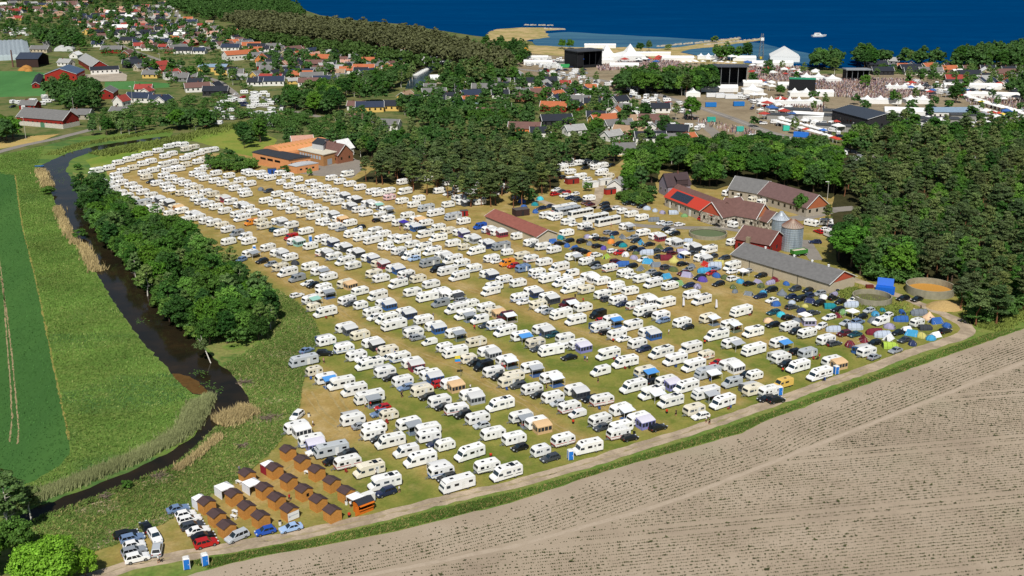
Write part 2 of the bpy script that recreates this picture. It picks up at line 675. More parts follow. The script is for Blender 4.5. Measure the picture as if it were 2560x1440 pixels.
def mmul(a, b_):
 q = k.n('ShaderNodeMath', operation='MULTIPLY')
 for s_, v_ in zip(q.inputs, (a, b_)):
  if isinstance(v_, float):
   s_.default_value = v_
  else:
   k.l(v_, s_)
 q.use_clamp = True
 return q.outputs[0]


nn = k.val(n1, -0.38, 0.42)
f1 = mmul(msum(mmul(sp.outputs[0], 0.85), mmul(sp.outputs[1], 0.78), nn), 1.0)
base = k.mix(f1, green, tan)
fine = k.val(k.noise(1.6, 3, rough=0.75), 0.8, 1.2)
vs_ = k.n('ShaderNodeVectorMath', operation='SCALE')
k.l(base, vs_.inputs[0])
k.l(fine, vs_.inputs['Scale'])
k.l(vs_.outputs[0], k.b.inputs['Base Color'])
k.bump(k.noise(2.2, 3), 0.25, 0.15)
me = npmesh_idx('camp_field', V, F, m)
ca = me.color_attributes.new('wear', 'FLOAT_COLOR', 'POINT')
cc = np.ones((len(V), 4), dtype=np.float32)
cc[:, 0] = wear
cc[:, 1] = dry
ca.data.foreach_set('color', cc.ravel())
struct('camp_field', me)

# ---- meadow, crop field, river bank, river
G_MEADOW = ground_mat('meadow_grass', ['#48682e', '#587532', '#687b3a', '#466734', '#757d40'], 0.035, 0.9, 0.22, 0.3, stretch=(0.5, 1.1, 1))
FIELD_EDGE = [(38, 436), (46, 500), (58, 575), (80, 660), (100, 745), (128, 885), (150, 990), (166, 1060), (172, 1100)]
RIV_L = [(420, 340), (330, 351), (240, 365), (180, 379), (136, 397), (100, 415), (112, 442), (127, 476), (140, 512), (160, 557), (185, 602), (215, 642), (246, 692), (290, 762), (336, 828),
         (376, 877), (411, 912), (441, 947), (481, 985), (524, 992), (512, 1045), (484, 1090), (432, 1126), (342, 1172), (252, 1207), (162, 1242), (100, 1264), (40, 1292), (-20, 1312), (-120, 1345)]
RIV_R = [(-120, 1400), (0, 1362), (92, 1307), (172, 1279), (232, 1257), (332, 1213), (432, 1174), (486, 1136), (545, 1084), (586, 1054), (634, 1024), (616, 984), (582, 938), (541, 904), (500, 858),
         (455, 815), (405, 760), (350, 700), (298, 630), (250, 565), (215, 510), (186, 460), (164, 425), (178, 398), (240, 376), (330, 358), (420, 346)]
sheet('meadow', PL([(-400, 395), (0, 388), (120, 362), (200, 342), (330, 330), (430, 322), (430, 350), (330, 366), (250, 385), (300, 500), (500, 800), (700, 1000), (560, 1120), (200, 1300), (-100, 1420), (-300, 1450)]), 0.012, G_MEADOW, 4, 0.3)
G_CROP = ground_mat('green_crop', ['#365a2b', '#3d622f', '#446932', '#4e7139'], 0.03, 1.6, 0.12, stretch=(1.5, 0.15, 1), rot=R(-12))
CROP = PL([(-500, 425), (0, 430)] + FIELD_EDGE + [(176, 1130), (150, 1165), (90, 1200), (0, 1235), (-300, 1280)])
sheet('crop_field', CROP, 0.018, G_CROP, 1.5, 0.22)
G_SOIL = ground_mat('bare_soil', ['#8c7a58', '#9c8a68', '#7d6e4e'], 0.2, 1.5, 0.2)
for ln in ([(-3, 640), (9, 722), (17, 850), (26, 960), (30, 1050), (24, 1105)], [(2, 690), (18, 790), (31, 900), (40, 1000), (47, 1080), (44, 1110)]):
 sheet('wheel_track', strip_poly(PL(ln), 0.34), 0.024, G_SOIL, 1.5, 0.07)
sheet('field_margin', strip_poly(PL(FIELD_EDGE), 0.5), 0.024, ground_mat('tan_margin', ['#7d7a3c', '#8f8448', '#6c7a38'], 0.3, 1.5, 0.2), 1.5, 0.12)
G_BANK = ground_mat('bank_grass', ['#546e30', '#647a36', '#80804a', '#4d6a2e', '#8f8658'], 0.1, 0.9, 0.3, 0.4)
CAMPSIDE = [(226, 436), (300, 512), (420, 588), (540, 632), (610, 672), (690, 722), (745, 757), (788, 805), (803, 852), (776, 890), (756, 960), (748, 1020), (722, 1075), (692, 1115), (640, 1165),
   (596, 1202), (520, 1243), (440, 1292), (340, 1345), (240, 1378), (160, 1420), (0, 1500)]
sheet('river_bank', PL(CAMPSIDE + [(-400, 1560), (-400, 1400), (0, 1330), (330, 1190), (600, 1030), (600, 960), (480, 830), (280, 590), (180, 430)]), 0.016, G_BANK, 2.5, 0.35)
m = bpy.data.materials.new('river_water')
k = NT(m)
k.b.inputs['Roughness'].default_value = 0.09
k.b.inputs['IOR'].default_value = 1.33
k.b.inputs['Specular IOR Level'].default_value = 0.13
c = k.ramp(k.noise(0.12, 4, stretch=(1, 1, 1)), [(0.35, '#1d1b13'), (0.6, '#292216'), (0.8, '#382c1b')])
k.l(c, k.b.inputs['Base Color'])
k.bump(k.noise(1.2, 3), 0.06, 0.1)
sheet('river', PL(RIV_L + RIV_R), 0.03, m, 2.0, 0.25)
sheet('sand_bar', PL([(430, 934), (452, 934), (490, 950), (516, 972), (522, 990), (484, 984), (462, 970), (440, 948)]), 0.034, ground_mat('brown_silt', ['#4d361a', '#5d4524', '#3a2c1a'], 0.2, 1.0, 0.2), 1.5, 0.2)
M_LILY = mat('lily_pad', '#4d6a2e', rough=0.5, island=0.3)

# ---- ploughed field with its verge and the gravel track
TRACK = [(200, 1455), (250, 1438), (330, 1412), (450, 1390), (560, 1372), (640, 1357), (760, 1335), (860, 1312), (940, 1295), (1080, 1258), (1180, 1234), (1280, 1212), (1380, 1184), (1500, 1149),
         (1600, 1116), (1710, 1083), (1800, 1053), (1920, 1011), (2040, 968), (2170, 922), (2300, 873), (2360, 855), (2395, 844), (2412, 835), (2419, 824), (2410, 811), (2390, 799), (2370, 790), (2320, 768), (2270, 748), (2200, 722), (2130, 697), (2085, 672)]
FEDGE = [(380, 1470), (520, 1424), (640, 1394), (790, 1368), (990, 1328), (1280, 1256), (1530, 1174), (1855, 1083), (1920, 1050), (2170, 960), (2395, 880), (2560, 822), (2760, 750)]
G_VERGE = ground_mat('verge_grass', ['#566f30', '#637a36', '#7b8044', '#526c30'], 0.12, 1.0, 0.3, 0.4)
sheet('grass_verge', PL(TRACK[:22] + [(2430, 815), (2560, 780), (2700, 735), (2760, 760)] + [(a, b + 14) for a, b in FEDGE[::-1]]), 0.012, G_VERGE, 2.5, 0.1)
G_GRAVEL = ground_mat('track_gravel', ['#a3927c', '#b3a28b', '#948571', '#ad9d86'], 0.15, 2.0, 0.14, 0.2)
sheet('gravel_track', strip_poly(PL(TRACK), [3.7] * 21 + [3.9, 4.2, 4.4, 4.4, 4.4, 4.2, 4.0] + [3.6] * 5), 0.022, G_GRAVEL, 2.0, 0.16)
sheet('dirt_track', strip_poly(PL([(225, 1372), (290, 1344), (350, 1318), (400, 1300), (445, 1282)]), 2.2), 0.024, G_GRAVEL, 1.5, 0.2)
# grassy middle and darker ruts of the track
sheet('track_middle', strip_poly(PL(TRACK[1:20]), 0.35), 0.027, ground_mat('track_grass', ['#85805a', '#9a8c6c', '#a3937a'], 0.25, 1.5, 0.2), 1.2, 0.22)
m = bpy.data.materials.new('ploughed_soil')
k = NT(m)
k.b.inputs['Roughness'].default_value = 0.97
k.b.inputs['Specular IOR Level'].default_value = 0.08
c = k.ramp(k.noise(0.05, 6, rough=0.65), [(0.3, '#948573'), (0.5, '#a39480'), (0.7, '#ad9e8b')])
gr = k.val(k.noise(0.025, 3), -0.9, 0.5)
c = k.mix(gr, c, '#7d7a5c')
f = k.val(k.noise(3.2, 4, rough=0.8), 0.84, 1.14)
v = k.n('ShaderNodeVectorMath', operation='SCALE')
k.l(c, v.inputs[0])
k.l(f, v.inputs['Scale'])
k.l(v.outputs[0], k.b.inputs['Base Color'])
k.bump(k.noise(4.0, 3), 0.5, 0.12)
FE = PL(FEDGE)
sheet('ploughed_field', FE + [(400, 420), (400, 40), (-40, 40), (-58, 150)], 0.018, m, 2.0, 0.12)

# ---- roads
G_ASPH = ground_mat('road_asphalt', ['#7d7872', '#8a847c', '#716c67'], 0.08, 1.0, 0.08)
ROADS = [([(-60, 398), (0, 379), (60, 363), (130, 349), (205, 330), (235, 322)], 5.5), ([(285, 98), (310, 118), (350, 133), (400, 150), (450, 166), (500, 187), (550, 205), (585, 232), (612, 262), (700, 272), (800, 292)], 5.0),
         ([(1290, 172), (1400, 184), (1480, 196), (1600, 222), (1680, 248), (1760, 272), (1830, 296), (1920, 330), (2010, 352), (2100, 372), (2200, 395)], 7.0),
         ([(1752, 306), (1790, 335), (1800, 355), (1780, 378)], 7.0), ([(1500, 460), (1497, 490), (1478, 520), (1460, 535), (1400, 520), (1345, 500)], 4.0),
         ([(1478, 520), (1540, 515), (1600, 525)], 4.0), ([(1500, 555), (1560, 560), (1620, 566), (1720, 570), (1800, 570), (1860, 578)], 4.5),
         ([(1985, 548), (2030, 540), (2080, 525), (2140, 520)], 7.0), ([(2010, 600), (2022, 620), (2040, 650)], 5.0), ([(2440, 530), (2480, 540), (2530, 552)], 6.0),
         ([(440, 28), (448, 45), (440, 60)], 5.0), ([(1620, 265), (1680, 275), (1740, 290)], 5.0), ([(2085, 672), (2110, 690)], 3.5)]
for ln, w in ROADS:
 sheet('road' if w > 4.2 else 'dirt_track', strip_poly(PL(ln), w), 0.05, G_ASPH if w > 4.2 else G_GRAVEL, 5, 0.1)
sheet('road_line', strip_poly(PL(ROADS[2][0]), 0.25), 0.06, mat('road_paint', '#c9c7c0', rough=0.7), 8, 0)


# ---- ground cover
def tufts(name, pts, h, w, cols, lean=0.35, per=3):
 """grass: each tuft a few leaning blades, random tint through the island"""
 pts = np.asarray(pts)
 n = len(pts)
 B = np.repeat(pts, per, axis=0)
 N = len(B)
 B = B + RNG.normal(0, w * 0.8, (N, 2))
 az = RNG.uniform(0, 2 * math.pi, N)
 hh = h * RNG.uniform(0.5, 1.35, N)
 ww = w * RNG.uniform(0.6, 1.4, N)
 dx, dy = np.cos(az) * ww, np.sin(az) * ww
 lx = RNG.normal(lean * 0.5, lean, N) * hh
 ly = RNG.normal(0.1, lean, N) * hh
 Vv = np.zeros((N, 3, 3))
 Vv[:, 0] = np.column_stack([B[:, 0] - dx, B[:, 1] - dy, np.full(N, 0.01)])
 Vv[:, 1] = np.column_stack([B[:, 0] + dx, B[:, 1] + dy, np.full(N, 0.01)])
 Vv[:, 2] = np.column_stack([B[:, 0] + lx, B[:, 1] + ly, hh])
 o = link(name, npmesh(name, Vv, 3, mat(name + '_blades', cols, rough=0.8, spec=0.08, island=0.2, var=0.36, vscale=0.045)))
 o['kind'] = 'stuff'
 return o


crop_np = CROP
mead = PL([(0, 388), (110, 366), (92, 416), (110, 445), (125, 478), (138, 514), (158, 560), (183, 605), (213, 646), (244, 696), (288, 765), (333, 832), (373, 880), (408, 916), (438, 950), (478, 985), (505, 1000),
           (495, 1045), (465, 1085), (420, 1115), (330, 1160), (245, 1195), (150, 1232), (60, 1262), (0, 1275), (0, 1240), (90, 1200), (150, 1165), (176, 1130), (172, 1100), (150, 990), (128, 885), (100, 745), (80, 660), (58, 575), (40, 440), (0, 434)])
tufts('meadow_grass', rand_in(mead, 42000), 0.36, 0.1, '#65833c', 0.7)
tufts('pale_meadow_grass', rand_in(mead, 2600), 0.4, 0.12, '#8a9856', 0.7)
bankp = PL([(690, 722), (745, 757), (788, 805), (803, 852), (776, 890), (756, 960), (748, 1020), (722, 1075), (692, 1115), (640, 1165), (596, 1202), (520, 1243), (440, 1292), (340, 1345), (240, 1378), (160, 1420), (90, 1440),
   (0, 1345), (92, 1293), (172, 1266), (232, 1243), (332, 1202), (432, 1162), (482, 1122), (540, 1066), (582, 1046), (632, 1022), (618, 986), (590, 945), (560, 915), (640, 860), (700, 800), (680, 750)])
tufts('bank_grass', rand_in(bankp, 32000), 0.36, 0.11, '#627a3a', 0.7)
tufts('dry_bank_grass', rand_in(bankp, 4200), 0.42, 0.12, '#97905f', 0.7)
verge = PL([(a + 22, b + 15) for a, b in TRACK[3:21]] + [(2470, 835)] + [(a, b - 2) for a, b in FEDGE[::-1]][1:-1])
tufts('verge_grass', rand_in(verge, 26000), 0.32, 0.09, '#566e30', 0.6)
tufts('dry_verge_grass', rand_in(verge, 2500), 0.35, 0.1, '#a08c5c', 0.6)


def along(line, n, w, off=0.0):
 ln = np.array(line)
 seg = np.hypot(*(ln[1:] - ln[:-1]).T)
 cum = np.concatenate([[0], np.cumsum(seg)])
 t = RNG.uniform(0, cum[-1], n)
 i = np.clip(np.searchsorted(cum, t) - 1, 0, len(seg) - 1)
 u = (t - cum[i]) / seg[i]
 p = ln[i] + (ln[i + 1] - ln[i]) * u[:, None]
 d = (ln[i + 1] - ln[i]) / seg[i][:, None]
 o = RNG.normal(off, w, n)
 return p + np.column_stack([-d[:, 1], d[:, 0]]) * o[:, None]


tufts('reeds', along(PL([(521, 992), (502, 1036), (472, 1079), (418, 1112), (330, 1155), (240, 1190), (150, 1226), (84, 1250), (14, 1278)]), 6500, 0.8, 0.1), 1.3, 0.09, '#8b9163', 0.22)
tufts('reeds', along(PL([(502, 1004), (485, 1042), (462, 1080), (410, 1112), (322, 1156), (236, 1190), (150, 1226), (80, 1250)]), 5000, 1.1, -0.8), 1.2, 0.09, '#72844c', 0.22)
tufts('dry_reeds', along(PL([(100, 425), (120, 470)]), 900, 1.2), 1.4, 0.16, '#b3a173', 0.25)
tufts('dry_reeds', along(PL([(142, 520), (165, 575), (190, 612)]), 1100, 0.9), 1.4, 0.16, '#b3a173', 0.25)
tufts('dry_reeds', along(PL([(205, 615), (228, 655), (240, 680)]), 1000, 1.0), 1.4, 0.16, '#aea074', 0.25)
tufts('dry_reeds', along(PL([(548, 1062), (590, 1046), (625, 1028)]), 2400, 1.4, 0.0), 1.6, 0.14, '#a9976a', 0.25)
tufts('dry_reeds', along(PL([(440, 1178), (490, 1142), (550, 1090)]), 1000, 0.6), 0.9, 0.14, '#94905c', 0.25)
tufts('waterside_weeds', along(PL([(240, 388), (330, 372), (430, 352), (560, 320), (700, 300)]), 2600, 3.5), 1.4, 0.4, '#6d7a3c', 0.4)
tufts('waterside_weeds', along(PL([(130, 388), (190, 365), (240, 355), (340, 338), (430, 326)]), 1500, 2.0), 0.9, 0.3, '#618032', 0.4)
tufts('rough_grass', along(PL([(2060, 705), (2130, 735), (2220, 778), (2275, 792)]), 1800, 3.0), 0.6, 0.3, '#6c7838', 0.5)
tufts('rough_grass', along(PL([(2475, 826), (2530, 802), (2600, 770)]), 1600, 2.0, 2), 0.7, 0.28, '#5c7a30', 0.5)
tufts('crop_blades', rand_in([q for q in CROP if q[0] > -320], 9000), 0.3, 0.1, '#466f38', 0.4)
M_RUT = ground_mat('lane_ruts', ['#8f7c4b', '#a08d60', '#7f7342'], 0.3, 1.5, 0.2)
for ln in LANES:
 q_ = PL(ln)
 for s_ in (-0.85, 0.85):
  q2 = []
  for i in range(len(q_)):
   x0, y0 = q_[max(0, i - 1)]
   x1, y1 = q_[min(len(q_) - 1, i + 1)]
   l_ = math.hypot(x1 - x0, y1 - y0)
   q2.append((q_[i][0] - (y1 - y0) / l_ * s_, q_[i][1] + (x1 - x0) / l_ * s_))
  sheet('wheel_rut', strip_poly(q2, 0.42), 0.0145 + 0.0004 * LANES.index(ln) + (0.00015 if s_ > 0 else 0), M_RUT, 2.0, 0.16)
G_DRY = ground_mat('dry_patch', ['#8f8160', '#a5977a', '#7d7650'], 0.3, 1.2, 0.25)
for a, bb, r_ in ((385, 1197, 2.6), (245, 1268, 3.2), (660, 1045, 3.0), (610, 962, 2.2), (300, 1330, 2.0), (700, 885, 2.6), (760, 820, 1.8), (690, 1000, 2.2)):
 x, y = P(a, bb)
 sheet('dry_patch', [(x + r_ * 1.6 * math.cos(t), y + r_ * math.sin(t)) for t in np.linspace(0, 6.0, 14)], 0.021, G_DRY, 0.8, 0.3)
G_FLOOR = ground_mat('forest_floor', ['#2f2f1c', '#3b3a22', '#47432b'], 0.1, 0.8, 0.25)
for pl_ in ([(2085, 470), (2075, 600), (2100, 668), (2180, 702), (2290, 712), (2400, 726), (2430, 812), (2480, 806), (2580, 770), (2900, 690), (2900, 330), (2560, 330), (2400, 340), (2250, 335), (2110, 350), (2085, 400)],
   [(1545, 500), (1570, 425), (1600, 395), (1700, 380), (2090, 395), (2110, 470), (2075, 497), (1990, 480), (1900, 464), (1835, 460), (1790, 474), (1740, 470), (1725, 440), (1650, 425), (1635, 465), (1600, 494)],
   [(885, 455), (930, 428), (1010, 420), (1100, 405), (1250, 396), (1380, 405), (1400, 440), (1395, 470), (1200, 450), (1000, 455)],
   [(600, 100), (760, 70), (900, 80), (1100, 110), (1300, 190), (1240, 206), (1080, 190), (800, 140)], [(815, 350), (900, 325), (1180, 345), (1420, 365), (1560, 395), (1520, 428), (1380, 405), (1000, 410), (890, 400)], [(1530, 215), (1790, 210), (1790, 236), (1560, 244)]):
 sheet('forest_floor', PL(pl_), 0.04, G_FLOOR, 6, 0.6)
# lily pads and weeds on the river
V = []
for a, b, n in ((150, 425, 60), (150, 450, 40), (350, 805, 30), (500, 930, 40), (520, 960, 40), (545, 975, 30)):
 for q in range(n):
  x, y = P(a + random.gauss(0, 9), b + random.gauss(0, 5))
  r = random.uniform(0.1, 0.3)
  V += [(x + r * math.cos(t), y + r * math.sin(t), 0.045) for t in np.arange(6) * math.pi / 3]
o = link('lily_pads', npmesh('lily_pads', V, 6, M_LILY))
o['kind'] = 'stuff'

# ---- crop plants of the ploughed field
FEa = np.array(FE[1:])


def plants():
 C = []
 # headland rows follow the edge of the field
 seg = np.hypot(*(FEa[1:] - FEa[:-1]).T)
 cum = np.concatenate([[0], np.cumsum(seg)])
 nrm = []
 for i in range(len(FEa)):
  d = FEa[min(i + 1, len(FEa) - 1)] - FEa[max(i - 1, 0)]
  d = d / np.hypot(*d)
  nrm.append((d[1], -d[0]))
 nrm = np.array(nrm)
 bound = np.array(PL([(300, 1500), (560, 1466), (900, 1440), (1280, 1367), (1700, 1246), (2120, 1082), (2560, 906), (2800, 810)]))
 bl = bound
 # rows
 for r in range(2, 72):
  off = 0.35 + r * 1.0
  s = np.arange(0, cum[-1], 0.42) + RNG.uniform(0, 0.4)
  s = s[s < cum[-1]]
  i = np.clip(np.searchsorted(cum, s) - 1, 0, len(seg) - 1)
  u = ((s - cum[i]) / seg[i])[:, None]
  p = FEa[i] * (1 - u) + FEa[i + 1] * u
  nn_ = nrm[i] * (1 - u) + nrm[i + 1] * u
  q = p + nn_ * off
  # keep those before the headland boundary
  yb = np.interp(q[:, 0], bl[:, 0], bl[:, 1])
  q = q[q[:, 1] > yb + 0.9]
  if r < 6:
   q = q[RNG.uniform(0, 1, len(q)) < (0.12 * r)]
  C.append(q)
 a = np.array(P(1920, 1292))
 b = np.array(P(2560, 1230))
 d = (b - a) / np.hypot(*(b - a))
 n = np.array((d[1], -d[0]))
 tram = [0, 1]
 for r in range(-110, 130):
  if r % 24 in (0, 3):
   continue
  s = np.arange(-180, 260, 0.44) + RNG.uniform(0, 0.4)
  q = a + d * s[:, None] + n * (r * 1.0)
  yb = np.interp(q[:, 0], bl[:, 0], bl[:, 1])
  q = q[q[:, 1] < yb - 1.6]
  C.append(q)
 C = np.concatenate(C)
 # inside the picture, with a margin for another camera
 zc = C[:, 1] * math.cos(PITCH) + CAMH * math.sin(PITCH)
 yc = C[:, 1] * math.sin(PITCH) - CAMH * math.cos(PITCH)
 px = 1280 + FPX * C[:, 0] / zc
 py = 720 - FPX * yc / zc
 C = C[(px > -60) & (px < 2700) & (py < 1560) & (py > 700)]
 # patchy stand
 g = np.sin(C[:, 0] * 0.21 + 1.3 * np.sin(C[:, 1] * 0.17)) * np.sin(C[:, 1] * 0.33 + C[:, 0] * 0.08) * 0.5 + RNG.normal(0, 0.42, len(C))
 thick = np.clip((C[:, 0] + 40) / 160, 0, 1) * 0.5
 C = C[g + thick > -0.3]
 C = C + RNG.normal(0, 0.045, C.shape)
 N = len(C)
 sz = RNG.lognormal(-1.87, 0.32, N)
 # each plant: three leaf blades folding up from the ground
 V = np.zeros((N, 4, 3, 3))
 a0 = RNG.uniform(0, 6.28, N)
 for kk in range(4):
  az = a0 + kk * 1.57 + RNG.normal(0, 0.3, N)
  L = sz * RNG.uniform(0.8, 1.3, N)
  ca, sa = np.cos(az), np.sin(az)
  V[:, kk, 0] = np.column_stack([C[:, 0] - sa * L * 0.6, C[:, 1] + ca * L * 0.6, np.full(N, 0.05) + L * 0.25])
  V[:, kk, 1] = np.column_stack([C[:, 0] + sa * L * 0.6, C[:, 1] - ca * L * 0.6, np.full(N, 0.05) + L * 0.25])
  V[:, kk, 2] = np.column_stack([C[:, 0] + ca * L, C[:, 1] + sa * L, 0.05 + L * RNG.uniform(0.35, 0.9, N)])
 return V.reshape(-1, 3), N


V, NPLANT = plants()
o = link('crop_plants', npmesh('crop_plants', V, 3, mat('crop_leaf', '#4a4d2e', rough=0.7, island=0.3, var=0.3, vscale=0.06)))
o['kind'] = 'stuff'
for ln in ([(560, 1470), (900, 1442), (1280, 1367), (1590, 1281), (1700, 1246), (1920, 1160), (2120, 1082), (2340, 995), (2560, 906), (2800, 810)],):
 sheet('tramline', strip_poly(PL(ln), 1.1), 0.023, ground_mat('tramline_soil', ['#a49581', '#ad9e8b', '#998a77'], 0.2, 2, 0.1), 2, 0.12)

# ================================================================== TREES
def leaf_quads(C, N, size, aspect=1.0):
 """oriented quads at C with normals N"""
 n = len(C)
 N = N / (np.linalg.norm(N, axis=1)[:, None] + 1e-9)
 rv = RNG.normal(0, 1, (n, 3))
 U = np.cross(N, rv)
 U /= np.linalg.norm(U, axis=1)[:, None] + 1e-9
 Wv = np.cross(N, U)
 s = (size * RNG.uniform(0.6, 1.4, n))[:, None]
 V = np.stack([C - U * s, C - Wv * s * aspect, C + U * s, C + Wv * s * aspect], axis=1)
 return V.reshape(-1, 3)


def crown_broad(H, Rr, z0, nclump, nleaf, ls, seed):
 """uneven crown: many clumps over an ellipsoid, the leaves of each lying on the clump's upper shell"""
 g = np.random.default_rng(seed)
 ph = g.uniform(0, 2 * np.pi, nclump)
 zz = g.uniform(-0.75, 1.0, nclump)
 rr = np.sqrt(np.clip(1 - zz ** 2, 0.02, 1))
 k = g.uniform(0.5, 0.95, nclump)
 hz = (H - z0) / 2
 cz = z0 + hz
 cc = np.column_stack([np.cos(ph) * rr * Rr * k, np.sin(ph) * rr * Rr * k, cz + zz * hz * k * 0.93])
 cr = Rr * g.uniform(0.2, 0.36, nclump)
 C, N = [], []
 for i in range(nclump):
  m = int(nleaf / nclump)
  d = g.normal(0, 1, (m, 3))
  d /= np.linalg.norm(d, axis=1)[:, None]
  d[:, 2] = np.where(d[:, 2] < -0.2, -d[:, 2], d[:, 2])
  rad = cr[i] * g.uniform(0.55, 1.1, m)[:, None]
  C.append(cc[i] + d * rad * np.array([1, 1, 0.8]))
  N.append(d + g.normal(0, 0.45, (m, 3)) + np.array([0, 0, 0.35]))
 return leaf_quads(np.concatenate(C), np.concatenate(N), ls)


def crown_pine(H, Rr, z0, nclump, nleaf, ls, seed):
 """flat plates of needles on spreading limbs"""
 g = np.random.default_rng(seed)
 C, N = [], []
 for i in range(nclump):
  t = g.uniform(0, 1) ** 0.8
  z = z0 + (H - z0) * t
  rmax = Rr * (1 - 0.72 * t ** 1.7) * (0.55 + 0.45 * min(1, t * 4))
  a = g.uniform(0, 2 * np.pi)
  r = rmax * g.uniform(0.25, 0.95)
  c = np.array([np.cos(a) * r, np.sin(a) * r, z])
  cr = Rr * g.uniform(0.24, 0.42)
  m = int(nleaf / nclump)
  d = g.normal(0, 1, (m, 3))
  d /= np.linalg.norm(d, axis=1)[:, None]
  d[:, 2] = np.where(d[:, 2] < -0.3, -d[:, 2], d[:, 2])
  C.append(c + d * cr * g.uniform(0.5, 1.1, m)[:, None] * np.array([1, 1, 0.42]))
  N.append(d * np.array([0.5, 0.5, 1]) + g.normal(0, 0.4, (m, 3)) + np.array([0, 0, 0.5]))
 return leaf_quads(np.concatenate(C), np.concatenate(N), ls, 0.55)


def trunk_mesh(H, r, z0, spread, nl, m, seed, lean=0.0):
 g = random.Random(seed)
 b = MB()
 top = H * 0.86
 p = Vector((0, 0, -0.15))
 pts = [(p, r * 1.25)]
 for i in range(1, 6):
  t = i / 5
  pts.append((Vector((g.gauss(0, 0.012) * H + lean * t, g.gauss(0, 0.012) * H, top * t)), r * (1 - 0.8 * t)))
 for (a, ra), (c, rc) in zip(pts[:-1], pts[1:]):
  b.tube(a, c, ra, rc, 6, caps=False)
 for i in range(nl):
  t = g.uniform(z0 / top * 0.85, 0.9)
  j = min(4, int(t * 5))
  a = pts[j][0].lerp(pts[j + 1][0], t * 5 - j)
  an = g.uniform(0, 6.28)
  L = spread * g.uniform(0.5, 0.85) * (1.15 - t * 0.6)
  e = a + Vector((math.cos(an) * L, math.sin(an) * L, L * g.uniform(0.15, 0.7)))
  b.tube(a, e, r * 0.38 * (1.2 - t), r * 0.1, 5, caps=False)
 return b.mesh('trunk', m)


TREES = {}


def proto_tree(kind, n, f):
 TREES[kind] = [f(i) for i in range(n)]


# crowns are built at unit scale for a ~12 m tree
proto_tree('broad', 5, lambda i: (trunk_mesh(12, 0.32, 3.0, 4.6, 8, M_TRUNK, i),
                                  npmesh('crown', crown_broad(12, 5.0, 1.3, 62, 5200, 0.30, 100 + i), 4, M_LEAF)))
proto_tree('tall', 3, lambda i: (trunk_mesh(16, 0.36, 4.0, 4.4, 8, M_TRUNK, 20 + i),
                                 npmesh('crown', crown_broad(16, 4.4, 2.0, 66, 4800, 0.30, 200 + i), 4, M_LEAF)))
proto_tree('birch', 3, lambda i: (trunk_mesh(13, 0.2, 3.0, 2.6, 9, M_BIRCH, 40 + i, 0.8),
                                  npmesh('crown', crown_broad(13.2, 3.0, 2.6, 55, 3200, 0.22, 300 + i), 4, M_LEAF)))
proto_tree('pine', 5, lambda i: (trunk_mesh(15, 0.26, 6.5, 3.4, 11, M_PINEBARK, 60 + i, random.uniform(-0.8, 0.8)),
                                 npmesh('crown', crown_pine(15.2, 3.8, (4.2, 6.4, 5.2, 4.0, 6.8)[i], (50, 40, 46, 52, 36)[i], 3400, 0.34, 400 + i), 4, M_LEAF)))
proto_tree('spruce', 2, lambda i: (trunk_mesh(13, 0.2, 0.8, 1.6, 8, M_TRUNK, 80 + i),
                                   npmesh('crown', crown_broad(13, 1.9, 0.4, 50, 2200, 0.2, 500 + i), 4, M_LEAF)))
proto_tree('shrub', 4, lambda i: (trunk_mesh(3, 0.08, 0.3, 1.6, 7, M_TRUNK, 90 + i),
                                  npmesh('crown', crown_broad(3.2, 2.0, 0.0, 34, 1500, 0.17, 600 + i), 4, M_LEAF)))
proto_tree('great', 1, lambda i: (trunk_mesh(11, 0.45, 2.0, 6.0, 12, M_TRUNK, 95),
                                  npmesh('crown', crown_broad(11.5, 6.6, 0.8, 130, 17000, 0.23, 700), 4, M_LEAF)))
TREENAME = {'broad': 'broadleaf_tree', 'tall': 'tall_tree', 'birch': 'birch_tree', 'pine': 'pine_tree', 'spruce': 'columnar_tree', 'shrub': 'shrub', 'great': 'broadleaf_tree'}
LEAFCOL = {'broad': ['#2f4c1c', '#38551f', '#26401a', '#48662a', '#344d26', '#3d5c1c'], 'tall': ['#2c4a1c', '#35521f', '#24401a', '#405830'], 'birch': ['#4c5f33', '#55673a', '#435a2e'],
           'pine': ['#3a482a', '#424e2e', '#334226', '#47512f', '#3b452c'], 'spruce': ['#1f3017', '#28401d'], 'shrub': ['#3b5522', '#48602a', '#526635'], 'great': ['#48661f']}
HGT = {'broad': 12, 'tall': 16, 'birch': 13, 'pine': 15, 'spruce': 13, 'shrub': 3, 'great': 11}


TQ = []


def tree(kind, x, y, h, desc, group=None, col=None, zone='', cat='tree', wide=1.0, dx=0):
 TQ.append((kind, x, y, h, desc, group, col, zone, cat, wide))


def tree_now(kind, x, y, h, desc, group=None, col=None, zone='', cat='tree', wide=1.0):
 tk, cr = random.choice(TREES[kind])
 r = link(TREENAME[kind], None)
 r.empty_display_size = 0.5
 link('trunk', tk, r)
 c = link('crown', cr, r)
 lc = [q * (1.1 if col else 2.35 if kind == 'pine' else 1.85) for q in lin(col or random.choice(LEAFCOL[kind]))]
 f = random.uniform(0.85, 1.18)
 c.color = (lc[0] * f * random.uniform(0.92, 1.1), lc[1] * f, lc[2] * f * random.uniform(0.85, 1.1), 1)
 s = h / HGT[kind]
 r.location = (x, y, 0)
 r.rotation_euler = (0, 0, random.uniform(0, 6.28))
 r.scale = (s * wide, s * wide * random.uniform(0.9, 1.1), s)
 tag(r, desc, cat, group, zone, (x, y))
 return r


